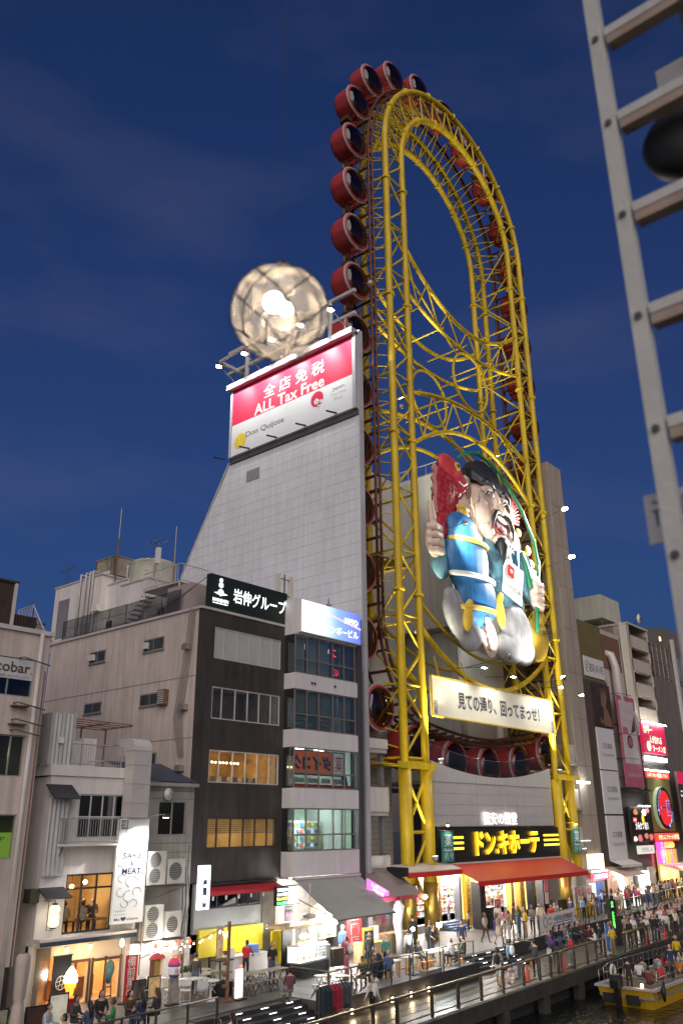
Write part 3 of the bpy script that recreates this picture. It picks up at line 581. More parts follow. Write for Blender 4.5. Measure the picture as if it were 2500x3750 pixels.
    for z in (14.6,11.5,8.4): MB().box(27.785,27.798,Y+.3,48,z,z+.02).build('wall_joint', mat('joint_dark',(0,0,0)), t)
    for z in (16.0,12.9,9.9): MB().prism([(34.1,z),(34.55,z),(34.5,z+.3),(34.15,z+.3)],27.45,27.78,'x').build('vent_hood', mat('steel_hood',(.35,.31,.28),.4,.5,.2,3), t)
    for k in range(5): MB().tube([(27.72-.04*k,33.9+.06*k,18.15),(27.70-.05*k,34.0+.07*k,16),(27.72,34.5+.16*k,12.5),(27.72,34.2+.1*k,10.6)],.02,5).build('cable', mat('old_cable',(.2,.17,.15),.7), t)
    # rooftop sign
    s = thing('rooftop_sign','black rooftop sign with glowing white crest and six large characters','sign'); blk = mat('sign_black_green',(.012,.02,.017),.5,0,.15,2); lw = glow('letter_white',(.95,1,.98),1.7)
    MB().box(28.27,34.13,Y-.02,Y+.35,18.26,20.12).build('sign_panel', blk, s); text('岩伸グループ',(31.95,Y-.02,19.2),4.1,.82,lw,s,bold=.018,ext=.03)
    for cz, r in ((19.85,.12),(19.58,.16),(19.17,.2)): MB().prism([(28.98+r*math.cos(k*math.pi/3+math.pi/6),cz+r*math.sin(k*math.pi/3+math.pi/6)) for k in range(6)],Y-.05,Y-.03,'y').build('crest', lw, s)
    MB().prism([(28.5,19.1),(28.98,19.0),(29.46,19.1),(28.98,19.2)],Y-.055,Y-.051,'y').build('crest_leaf', lw, s); text('IWASHIN',(28.98,Y-.02,18.72),1.1,.2,lw,s,bold=.02,ext=.03); MB().box(28.45,29.5,Y-.05,Y-.03,18.53,18.56).build('underline', lw, s)
    MB().tube([(28.3,Y+.3,20),(27.9,38,18.25)],.02,5).build('stay_cable', M_BLACK, s)
    MB().box(28.2,29.6,35,37,18.24,19.9).build('sign_plinth', mat('pinkish_block',(.32,.27,.26),.8,0,.1,1), s)
    # street level
    gp = mat('grey_panel',(.36,.38,.37),.7,0,.06,1); MB().wall(28.3,33.0,2.6,4.75,Y+.05,.2,[(28.5,32.6,3.62,4.45)]).build('shop_wall', gp, t)
    window(t,28.5,32.6,3.62,4.45,Y+.07,[.3,.62,.8],[],DARKF,GLD); room(t,28.4,32.7,Y+.28,Y+2,3.5,4.6,M_BLACK)
    yl = mat('yellow_panel',(.75,.60,.01),.55,0,.05,1); MB().box(28.55,32.68,Y-.12,Y+.04,1.6,2.77).build('yellow_fascia', yl, t); MB().box(32.95,34.85,Y-.5,Y-.4,.9,2.4).build('yellow_screen', yl, t)
    MB().box(32.7,33.6,Y-.02,Y+.04,.73,4.75).build('timber_pier', mat('grey_timber',(.13,.12,.10),.8,0,.3,3,.2), t)
    MB().box(28.3,32.9,Y+1.2,Y+1.3,.73,1.6).build('shop_back', mat('cream_plaster',(0,0,0)), t)
    for x in (29.4,30.1,31.2,32.2): MB().box(x-.04,x+.04,Y-.0,Y+.1,.73,1.6).build('shop_post', M_BLACK, t)
    pane_room_light(t,30.5,Y-1.2,2.3,26,(1,.97,.9)); MB().tube([(32.0,Y-.4,2.8),(32.0,Y-.16,2.8)],.02,5).build('lamp_arm', M_STEEL, t); MB().ball((32.75,Y-.35,2.6),.08).build('floodlight', L_WHITE, t)
    a = thing('red_awning','narrow red awning over the dark windows of the brown fronted building','awning'); ra = mat('red_canvas',(.42,.02,.03),.75,0,.12,2)
    MB().prism([(Y-.02,4.6),(Y-.02,4.64),(Y-.75,4.42),(Y-.75,4.38)],28.55,33.5,'x').build('canopy', ra, a); MB().box(28.55,33.5,Y-.78,Y-.752,4.26,4.42).build('valance', ra, a); MB().box(28.5,33.55,Y-.2,Y-.02,4.65,4.75).build('cassette', M_BLACK, a)
    for k in range(6):
        x = 28.75+k*.82; MB().lathe([(.02,0),(.05,-.02),(.045,-.18)],(x,Y-.75,4.24),8).build('hanging_spot', M_WHITE, a)
    lb = thing('light_box','narrow white light box with a wine glass sign beside the red awning','sign'); MB().box(27.6,28.22,32.3,32.5,3.75,5.62).build('box', glow('lightbox_white',(.92,.98,1),1.5), lb); MB().box(27.8,28.02,32.285,32.298,3.85,5.0).build('strip', mat('navy_print',(0,0,0)), lb)
    text('灯', (27.91,32.28,4.75), .13,.13, L_WHITE, lb); MB().lathe([(.05,0),(.01,.02),(.01,.12),(.055,.18),(.045,.28)],(27.91,32.27,4.05),8).build('wine_glass', L_WHITE, lb)
    # white plant room on the roof
    p = thing('plant_room','white rooftop plant room with pipes and a stair on the dark fronted building','rooftop plant'); X = 29.2
    MB().box(X,33.5,45.2,50.6,18.2,22.55).build('block', M_WHITE, p); MB().box(X+.5,33.5,43.0,45.2,18.2,21.9).build('block', M_WHITE, p); MB().box(X,33.5,40.2,43.0,18.2,21.35).build('block', M_WHITE, p)
    for (y0,y1,z,x) in ((45.1,50.7,22.55,X-.06),(42.95,45.2,21.9,X+.44),(40.1,43.05,21.35,X-.06)): MB().box(x,33.6,y0,y1,z,z+.1).build('block_cap', M_PIPE, p)
    MB().box(X-.03,X,48.7,50.0,19,21.6).build('steel_door', mat('grey_door',(.2,.2,.22),.6,0,.1,1), p); MB().box(X-.04,X-.01,43.6,44.2,18.5,19.3).build('window', mat('dark_pane',(0,0,0)), p)
    for y in (46.0,46.35,46.8,47.4): MB().tube([(X-.15,y,18.2),(X-.15,y,22.3),(X-.15,y,22.9),(X+.6,y,22.9)],.07,8).build('riser_pipe', M_PIPE, p, True)
    MB().prism([(44.9,20.1),(45.6,20.1),(45.5,20.5),(45.0,20.5)],X-.35,X-.02,'x').build('vent_hood', M_WHITE, p)
    MB().tube([(30.2,47.6,23.1),(30.2,45.8,23.0)],.16,10).build('big_pipe', M_PIPE, p, True)
    for i in range(7): MB().box(X-1.0,X-.1,51.2-.28*i,51.5-.28*i,19.9-.25*i,19.95-.25*i).build('stair_tread', M_STEEL, p)
    railing(p,[(X-1.0,51.4,20.3),(X-1.0,49.6,18.3)],1.0,M_PIPE,.25,.02,'stair_railing'); railing(p,[(X-1,53.4,20.3),(X-1,51.4,20.3)],1.1,M_PIPE,.2,.02,'stair_railing')
    MB().box(X-1.0,X,51.4,53.4,20.2,20.3).build('landing', M_STEEL, p)
    # rusty square tank and round tank
    k = thing('square_tank','rusty square steel tank on the white plant room','tank',(30.2,45.4,22.6)); MB().box(0,1.8,0,2.1,.25,1.5).build('tank_body', mat('rusty_panel',(.30,.26,.21),.8,0,.25,2,.2), k)
    for y in (0,2.1): 
        for x in (0,1.8): MB().box(x-.05,x+.05,y-.05,y+.05,0,1.5).build('corner_post', mat('rusty_bracket',(0,0,0)), k)
    MB().box(-.06,1.86,-.06,2.16,1.5,1.56).build('tank_lid', mat('rusty_panel',(0,0,0)), k)
    k = thing('round_tank','pale round water tank beside the rooftop stair','tank',(31.2,42.6,21.4)); MB().lathe([(1.5,0),(1.52,.1),(1.5,.2),(1.5,1.6),(1.52,1.66),(1.35,1.78),(.4,1.9)],(0,0,0),28).build('tank_body', mat('tank_cream',(.46,.47,.38),.7,0,.1,1.2,streak=.15), k, True); MB().tube([(-1.0,1.3,.1),(-1.0,1.3,1.7),(-.6,1.1,1.72)],.07,8).build('overflow_pipe', M_PIPE, k, True)
    q = thing('roof_stair','white steel roof stair and landing with railings next to the round tank','stair'); wl = M_PIPE
    MB().box(28.4,30.4,36.2,39.6,20.2,20.28).build('landing', wl, q); railing(q,[(28.4,36.2,20.28),(28.4,39.6,20.28)],1.0,wl,.22,.02); railing(q,[(28.4,36.2,20.28),(30.4,36.2,20.28)],1.0,wl,.22,.02)
    for i in range(8): MB().box(28.5,29.3,39.6+.25*i,39.9+.25*i,20.0-.23*i,20.04-.23*i).build('tread', wl, q)
    for (x,y) in ((28.45,36.3),(30.3,36.3),(28.45,39.5)): MB().tube([(x,y,18.24),(x,y,20.2)],.05,6).build('landing_post', wl, q)
    f = thing('roof_fence','wire mesh fence along the roof edge above the beige flank wall','fence')
    for i in range(8): MB().tube([(27.9,35.4+1.65*i,18.24),(27.9,35.4+1.65*i,19.5)],.025,5).build('fence_post', M_STEEL, f)
    for z in (18.4,19.0,19.5): MB().tube([(27.9,35.4,z),(27.9,46.95,z)],.014,5).build('fence_rail', M_STEEL, f)
    MB().box(27.89,27.91,35.4,46.95,18.3,19.5).build('mesh', glass('wire_mesh',(.72,.72,.72),.02,.5,(.4,.4,.4)), f)
    for (x,y,w,d,h,lab) in ((28.2,37.0,.9,.4,.8,'white air conditioner under the rooftop landing'),): 
        o = thing('rooftop_aircon',lab,'air conditioner',(x,y,18.24)); MB().box(0,.4,0,.95,0,.75).build('casing', M_AC, o); MB().lathe([(.28,0),(.27,-.02)],(0,.42,.38),14,'x').build('fan_grille', M_FAN, o)
    for (y,z0,z1,x,lab) in ((44.76,21.9,27.2,29.9,'tallest rusty antenna pole on the roof, left of the round tank'),(38.78,18.3,24.5,29.9,'rusty antenna pole beside the white panel tower')):
        o = thing('antenna_pole',lab,'pole',(x,y,z0)); MB().tube([(0,0,0),(0,0,(z1-z0)*.6)],.06,6).build('lower_pole', mat('rust_pole',(.17,.09,.06),.8,0,.3,3), o); MB().tube([(0,0,(z1-z0)*.6),(0,0,z1-z0)],.035,6).build('upper_pole', M_STEEL, o); MB().tube([(0,0,z1-z0),(0,0,z1-z0+.35)],.01,4).build('lightning_rod', M_BLACK, o)
    for (y,z0,z1,lab) in ((50.7,22.6,24.2,'leftmost thin television aerial on the roof'),(45.5,22.5,23.9,'television aerial behind the rusty square tank'),(40.8,21.4,24.0,'tall television aerial right of the round tank'),(42.0,21.6,23.0,'slanted television aerial in front of the round tank')):
        o = thing('tv_aerial',lab,'aerial',(30.0,y,z0)); h = z1-z0; MB().tube([(0,0,0),(0,0,h)],.025,5).build('mast', M_STEEL, o); MB().tube([(0,-.8,h),(0,.8,h-.12)],.014,4).build('boom', M_STEEL, o)
        for k in range(7): MB().tube([(-.45,-.75+.25*k,h-.02*k),(.45,-.75+.25*k,h-.02*k)],.01,4).build('element', M_STEEL, o)
        MB().tube([(0,-.5,h-.7),(0,.5,h-.7)],.014,4).build('boom', M_STEEL, o)
    o = thing('cell_antenna','white mobile phone antenna on a pole beside the rooftop stair','antenna',(29.0,39.2,20.3)); MB().tube([(0,0,0),(0,0,2.6)],.05,6).build('pole', M_STEEL, o); MB().box(-.12,.12,-.12,.12,1.7,2.7).build('radio_unit', M_WHITE, o)
dark_building()

# ------------------------------------------------------------------ slim white building with the blue sign
def slim_building():
    t = thing('slim_building','slim white banded building with full width windows under a blue sign','building'); Y = 32.5; X0, X1 = 33.98, 39.3
    wp = mat('white_panel',(.60,.58,.58),.6,0,.04,.8,streak=.08); fr = mat('taupe_frame',(.20,.165,.145),.5,.2,.08,1)
    for z0, z1 in ((17.62,19.7),(14.54,15.42),(11.38,12.32),(8.22,9.24),(4.84,6.05)):
        MB().box(X0,X1+.12,Y,Y+.25,z0,z1).build('white_band', wp, t); MB().box(X0-.004,X0+.25,Y+.25,33.38,z0,z1).build('white_band', wp, t)
        for k in (1,2): 
            x = X0+(X1-X0)*k/3
    rooms = ((15.42,17.62,0),(12.32,14.54,1),(9.24,11.38,2),(6.05,8.22,3))
    for z0, z1, k in rooms:
        pm = [GLS] if k > 1 else [GLS]
        window(t,X0+.02,X1,z0,z1,Y+.04,[.19,.38,.61,.8],[.38],fr,pm,.07)
        MB().box(X0+.02,X0+.06,Y+.12,33.38,z0,z1).build('side_window', GLD, t)
        wm = (M_DKROOM, mat('olive_room',(.16,.15,.11),.8,0,.2,1), mat('pale_green_room',(.55,.62,.54),.8,0,.1,1), mat('pale_green_room',(0,0,0)))[k]
        r = room(t,X0+.1,X1,Y+.5,Y+4,z0-.2,z1+.2,wm,L_COOL if k > 1 else None,3)
        if k == 3: pane_room_light(t,36.6,Y+1.8,7.7,110,(.86,1,.92))
        if k == 2: pane_room_light(t,36.6,Y+1.2,10.9,45,(.95,1,.95))
        if k < 2: pane_room_light(t,35.6,Y+.75,z1-.4,7,(1,.88,.72)); pane_room_light(t,37.8,Y+.75,z1-.4,6,(1,.88,.72))  # unseen fill lights added to brighten the upper rooms and curtains
    cu = mat('grey_curtain',(0,0,0)); cw = mat('dark_curtain',(.10,.11,.12),.9,0,.3,3)
    for i in range(5):      # drawn curtains on the top floor
        x0 = X0+.1+i*1.03; b = MB(); n = 14
        for j in range(n):
            xa, xb = x0+j*.068, x0+(j+1)*.068; b.quad((xa,Y+.3+.05*(j%2),15.5),(xb,Y+.3+.05*((j+1)%2),15.5),(xb,Y+.3+.05*((j+1)%2),17.55),(xa,Y+.3+.05*(j%2),17.55))
        b.build('curtain', cu if i < 3 else cw, t)
    rn = glow('red_neon',(1,.03,.04),3); text('に',(37.5,Y+.2,17.0),.35,.5,rn,t); text('こい',(37.6,Y+.2,15.85),.6,.42,rn,t)
    for i in range(4): MB().box(X0+.15+i*1.28,X0+1.3+i*1.28,Y+.3,Y+.34,13.25,14.5).build('roller_blind', mat('sage_blind',(.20,.22,.17),.8,0,.1,1), t)
    tp = mat('teal_print',(.10,.14,.11),.6); wt = mat('pale_print',(.45,.48,.44),.6)
    MB().box(X0+.1,35.9,Y+.14,Y+.16,12.4,13.1).build('window_sign', tp, t); text('かふぇばあ',(34.7,Y+.135,12.95),.95,.2,wt,t); text('田中でございます',(34.85,Y+.135,12.65),1.5,.22,wt,t)
    MB().box(36.05,37.1,Y+.14,Y+.16,12.4,13.1).build('window_sign', mat('taupe_print',(.17,.13,.1),.6), t); text('1時間￥1000',(36.55,Y+.135,12.97),.85,.13,wt,t); text('・ 喫煙OK',(36.6,Y+.135,12.72),.8,.14,wt,t); text('TEL 06-6214-5295',(36.6,Y+.135,12.5),.85,.08,wt,t)
    # the back of a drug store banner behind the third floor glass
    MB().box(X0+.12,38.5,Y+.34,Y+.36,9.95,11.3).build('banner_frame', mat('banner_blue',(.06,.09,.25),.6), t); MB().box(X0+.2,37.6,Y+.325,Y+.338,10.02,11.23).build('banner_ground', mat('banner_orange',(.75,.16,.05),.6,0,.05,1,emit=.18), t)
    MB().box(37.62,38.42,Y+.325,Y+.338,10.02,11.23).build('banner_white', mat('banner_white_mat',(.8,.75,.72),.6,0,.03,1,emit=.15), t)
    text('ダイコク',(35.75,Y+.32,10.62),3.3,.85,mat('banner_grey',(.10,.10,.17),.6),t,mirror=True,bold=.06); text('薬',(38.02,Y+.32,10.62),.7,.9,mat('banner_red',(.6,.04,.03),.6),t,mirror=True,bold=.03)
    MB().box(X0+.15,39.1,Y+.32,Y+.34,9.3,9.48).build('red_band', mat('banner_red',(0,0,0)), t); MB().prism([(38.3,9.5),(38.85,9.5),(38.7,10.0),(38.3,10.0)],Y+.32,Y+.335,'y').build('purple_flash', mat('purple_print',(.12,.06,.35),.6), t)
    for i in range(4): MB().box(34.3+i*1.1,35.1+i*1.1,Y+.32,Y+.335,9.55,9.8).build('cut_letter', mat('beige_print',(.5,.47,.38),.6), t)
    # shop shelves on the first floor
    for i in range(5):
        sh = MB().box(34.3+i*.95,35.15+i*.95,Y+2.6,Y+2.9,6.1,7.6).build('shelf_unit', mat('white_shelf',(.7,.72,.7),.6), t)
        for j in range(4):
            for q in range(4): MB().box(34.36+i*.95+q*.2,34.5+i*.95+q*.2,Y+2.45,Y+2.6,6.2+.36*j,6.4+.36*j).build('goods', mat('goods_%d'%((i*7+j*3+q)%6),[(.1,.25,.5),(.6,.5,.1),(.15,.4,.25),(.6,.15,.12),(.7,.7,.7),(.1,.12,.2)][(i*7+j*3+q)%6],.5,0,.1,3), sh)
    shell(t,X0,X1+.1,33.4,44,4.8,19.6,wp); MB().box(X0+.2,X1,Y+.5,44,4.7,4.83).build('floor_slab', wp, t); MB().box(X1+.11,X1+.5,Y-.1,33.3,.73,19.4).build('dark_pier', mat('charcoal_tile',(.05,.05,.055),.5,0,.15,2), t)
    for x, z in ((35.3,14.95),(35.55,14.95),(37.3,14.98)): MB().ball((x,Y-.06,z),.07).build('cctv_dome', M_BLACK, t)
    # illuminated sign
    s = thing('illuminated_sign','bright blue and white illuminated rainbow sign on the slim building','sign')
    m = bpy.data.materials.new('rainbow_sign'); m.use_nodes = True; N = m.node_tree.nodes; L = m.node_tree.links; p = N['Principled BSDF']
    g = N.new('ShaderNodeNewGeometry'); sx = N.new('ShaderNodeSeparateXYZ'); L.new(g.outputs['Position'],sx.inputs[0]); mr = N.new('ShaderNodeMapRange'); mr.inputs[1].default_value = 34.2; mr.inputs[2].default_value = 39.4; L.new(sx.outputs['X'],mr.inputs[0])
    cr = N.new('ShaderNodeValToRGB'); E = cr.color_ramp.elements; E[0].color = (.95,.95,.72,1); E[1].position = 1; E[1].color = (.06,.10,.62,1); e = cr.color_ramp.elements.new(.3); e.color = (.75,.93,.95,1); e = cr.color_ramp.elements.new(.6); e.color = (.18,.35,.8,1)
    L.new(mr.outputs[0],cr.inputs['Fac']); wv = N.new('ShaderNodeTexWave'); wv.wave_type = 'RINGS'; wv.rings_direction = 'Y'; wv.inputs['Scale'].default_value = 2.4; mp = N.new('ShaderNodeMapping'); mp.inputs['Location'].default_value = (-34.6,0,-19.4); L.new(g.outputs['Position'],mp.inputs['Vector']); L.new(mp.outputs[0],wv.inputs['Vector'])
    mx = N.new('ShaderNodeMix'); mx.data_type = 'RGBA'; mx.blend_type = 'ADD'; mx.inputs['Factor'].default_value = .12; L.new(cr.outputs['Color'],mx.inputs[6]); L.new(wv.outputs['Color'],mx.inputs[7])
    L.new(mx.outputs[2],p.inputs['Base Color']); L.new(mx.outputs[2],p.inputs['Emission Color']); p.inputs['Emission Strength'].default_value = .75
    MB().box(34.16,39.46,Y-.3,Y-.02,17.76,19.6).build('face', m, s); MB().box(34.12,39.5,Y-.26,Y-.01,17.72,19.64).build('cabinet', wp, s)
    lw = glow('letter_white',(0,0,0)); text('NIPPO',(38.55,Y-.3,19.0),1.25,.36,lw,s,bold=.03); text('日宝レインボービル',(36.9,Y-.3,18.25),4.6,.5,lw,s,bold=.02)
    MB().prism([(35.9,19.2),(39.45,18.62),(39.45,18.72),(35.9,19.24)],Y-.306,Y-.302,'y').build('pink_ray', glow('pink_ray',(1,.45,.65),1.1), s)
    # phone antennas on its roof
    a = thing('mobile_mast','pair of white panel antennas on a mast above the blue sign','antenna',(34.5,34.0,19.6))
    MB().tube([(0,0,0),(0,0,1.9)],.05,8).build('mast', M_STEEL, a)
    for x in (-.55,.55): MB().box(x-.13,x+.13,-.1,.1,.35,1.85).build('panel_antenna', mat('antenna_cream',(.62,.60,.52),.5,0,.04,1), a); MB().bar((0,0,.6),(x,0,.6),.05).build('arm', M_STEEL, a); MB().bar((0,0,1.6),(x,0,1.6),.05).build('arm', M_STEEL, a)
    a = thing('roof_ventilator','small ventilators and aerial on the slim building roof','ventilator',(37.6,33.2,19.7)); MB().lathe([(.06,0),(.06,.3),(.16,.32),(.16,.4),(.05,.44),(.05,.6),(.01,.9)],(0,0,0),10).build('cowl', M_STEEL, a)
slim_building()

# ------------------------------------------------------------------ white panel tower with the tax free sign
def tower():
    t = thing('panel_tower','tall white panel clad tower with a sloping rear edge beside the wheel','tower'); X = 40.6
    core = mat('tower_core',(.33,.33,.34),.8,0,.1,1); pm = mat('tower_panel',(.70,.725,.75),.5,0,.07,.4,streak=.10)
    prof = [(33.0,1.0),(33.0,41.2),(46.3,41.2),(46.3,34.5),(51.9,25.7),(55.5,19.5),(56,17)]
    MB().prism([(33.05,.75),(33.05,41.15),(46.25,41.15),(46.25,34.4),(51.8,25.6),(56.5,17.8),(56.5,.75)],X+.045,40.69,'x').build('core', core, t)
    def yback(z): return 46.27 if z >= 34.4 else 46.27+(34.4-z)*(51.83-46.27)/(34.4-25.75)
    rows = 44; z1 = 34.3; h = .78
    ys = [33.0,36.5,39.9,43.2,46.4,50,53.6,57]
    k = 0
    while z1 > 17:
        z0 = z1-h
        for a, c in zip(ys, ys[1:]):
            b0, b1 = yback(z0), yback(z1)
            if a >= b0-.05: continue
            lo = [(a+.008,z0+.008),(min(c,b0)-.008,z0+.008)]; up = [(max(a+.008,min(c,b1)-.008),z1-.008),(a+.008,z1-.008)]
            q = lo+([(c-.012,max(z0+.02,34.4-(c-46.27)/((51.83-46.27)/(34.4-25.75))))] if c < b0 and c > b1 else [])+up
            MB().prism(q,X-.02,X+.04,'x').build('panel', pm, t); k += 1
        z1 = z0
    MB().box(X+.0,41.0,32.9,33.4,.75,41.25).build('front_edge', mat('tower_edge',(.42,.42,.44),.55,0,.06,.6,streak=.12), t)
    for z in range(3,41,3): MB().box(X+.01,40.98,32.885,32.898,z,z+.02).build('edge_joint', core, t)
    e = MB(); e.bar((X-.02,46.4,34.5),(X-.02,56.4,18.1),.18,.1); e.build('slope_trim', M_PIPE, t)
    v = MB().box(X-.06,X-.021,42.9,46.3-2.0,32.3,33.2).build('louvre', mat('louvre_grey',(.25,.26,.27),.5,.2,.1,2), t)
    for j in range(9): MB().box(X-.075,X-.061,42.95,44.25,32.34+.095*j,32.38+.095*j).build('louvre_blade', M_PIPE, v)
    MB().box(X-.12,X-.021,33.0,46.2,34.35,34.75).build('dark_gap', mat('gap_grey',(.09,.09,.10),.7), t)
    # the sign
    s = thing('tax_free_sign','large floodlit red and white ALL Tax Free sign on the tower','sign')
    red = mat('sign_red',(.62,.025,.075),.5,0,.03,.6); wh = mat('sign_white',(.72,.74,.75),.5,0,.02,.6)
    yl = [33.3,36.5,39.7,42.9,45.95]
    for a, c in zip(yl, yl[1:]):
        MB().box(X-.30,X-.2,a+.006,c-.006,37.56,40.75).build('red_panel', red, s); MB().box(X-.30,X-.2,a+.006,c-.006,34.85,37.55).build('white_panel', wh, s)
    fr = mat('sign_frame',(.45,.46,.48),.5,.1,.05,1)
    MB().box(X-.19,X-.02,33.1,46.1,34.78,40.9).build('backing', fr, s); MB().box(X-.75,X-.02,33.0,46.35,40.78,41.2).build('top_hood', fr, s); MB().box(X-.36,X-.02,33.0,33.28,34.78,41.0).build('side_frame', fr, s); MB().box(X-.36,X-.02,45.97,46.2,34.78,41.0).build('side_frame', fr, s)
    wl = mat('sign_letter_white',(.85,.85,.85),.5); gl = mat('sign_letter_grey',(.13,.13,.14),.5)
    text('全 店 免 税',(X-.30,39.2,39.35),6.4,1.15,wl,s,'-x',bold=.02); text('ALL Tax Free',(X-.30,39.7,38.1),7.4,.95,wl,s,'-x',bold=.018)
    text('Don Quijote',(X-.30,42.2,36.2),4.2,.62,gl,s,'-x',bold=.012); text('Japan.',(X-.30,34.6,36.95),1.25,.33,gl,s,'-x',bold=.01); text('Tax-free\nShop',(X-.30,34.65,36.3),1.5,.75,mat('sign_letter_pale',(.4,.4,.42),.5),s,'-x')
    # blossom mark and yellow disc
    MB().lathe([(.62,0),(.62,-.012)],(X-.302,36.7,36.75),24,'x').build('blossom_disc', red, s)
    for cy, cz, r in ((36.75,36.55,.3),(36.3,36.45,.18),(36.55,36.15,.12)):
        for k in range(5): a = k*2*math.pi/5+.3; MB().lathe([(r*.36,0),(r*.36,-.01)],(X-.318,cy+r*.5*math.cos(a),cz+r*.5*math.sin(a)),10,'x').build('petal', wl, s)
    MB().lathe([(.66,0),(.66,-.012)],(X-.302,44.9,35.95),28,'x').build('yellow_disc', mat('moon_yellow',(.75,.6,.05),.5), s)
    # floodlights on arms
    for i in range(5):
        y = 33.6+3.0*i; a = thing('sign_floodlight','white floodlight on an arm above the tax free sign, %s' % ['nearest the wheel','second from the wheel','middle of five','fourth from the wheel','farthest from the wheel'][i],'floodlight',(X-2.3,y,42.2),0,'floodlights above the tax free sign')
        MB().bar((0,0,0),(2.0,0,-.9),.07).build('arm', M_STEEL, a); MB().box(-.22,.22,-.2,.2,-.14,.08).build('housing', M_STEEL, a); MB().box(-.19,.19,-.17,.17,-.16,-.142).build('lens', glow('flood_lens',(1,1,.98),60), a); MB().ball((-.12,0,-.1),.12,8,6).build('bulb', glow('flood_lens',(0,0,0),60), a)
        spot(a,(0,0,-.25),(2.2,0,-2.3),1100,(1,.98,.95),85,.8)
        MB().bar((X-1.2-(X-2.3),1.4,-7.35),(X-(X-2.3)-.2,1.2,-7.25),.1).build('lower_arm', M_BLACK, a)
    g = thing('rooftop_gantry','steel gantry with posts on top of the tower behind the floodlights','gantry')
    for y in (36,40.5,45.2): MB().tube([(41,y,41.2),(41,y,45.2)],.2,10).build('post', M_PIPE, g, True)
    for z in (43.2,45.2): MB().bar((41,33.5,z),(41,47.5,z),.25).build('beam', M_PIPE, g)
    MB().bar((38.9,46.2,43.0),(42.2,46.2,43.0),.25).build('beam', M_PIPE, g); MB().bar((38.9,46.2,43.0),(38.9,40,43.4),.2).build('beam', M_PIPE, g)
    MB().tube([(43,33.6,47),(48,40,49.5)],.18,8).build('tie_pipe', M_PIPE, g, True)
tower()
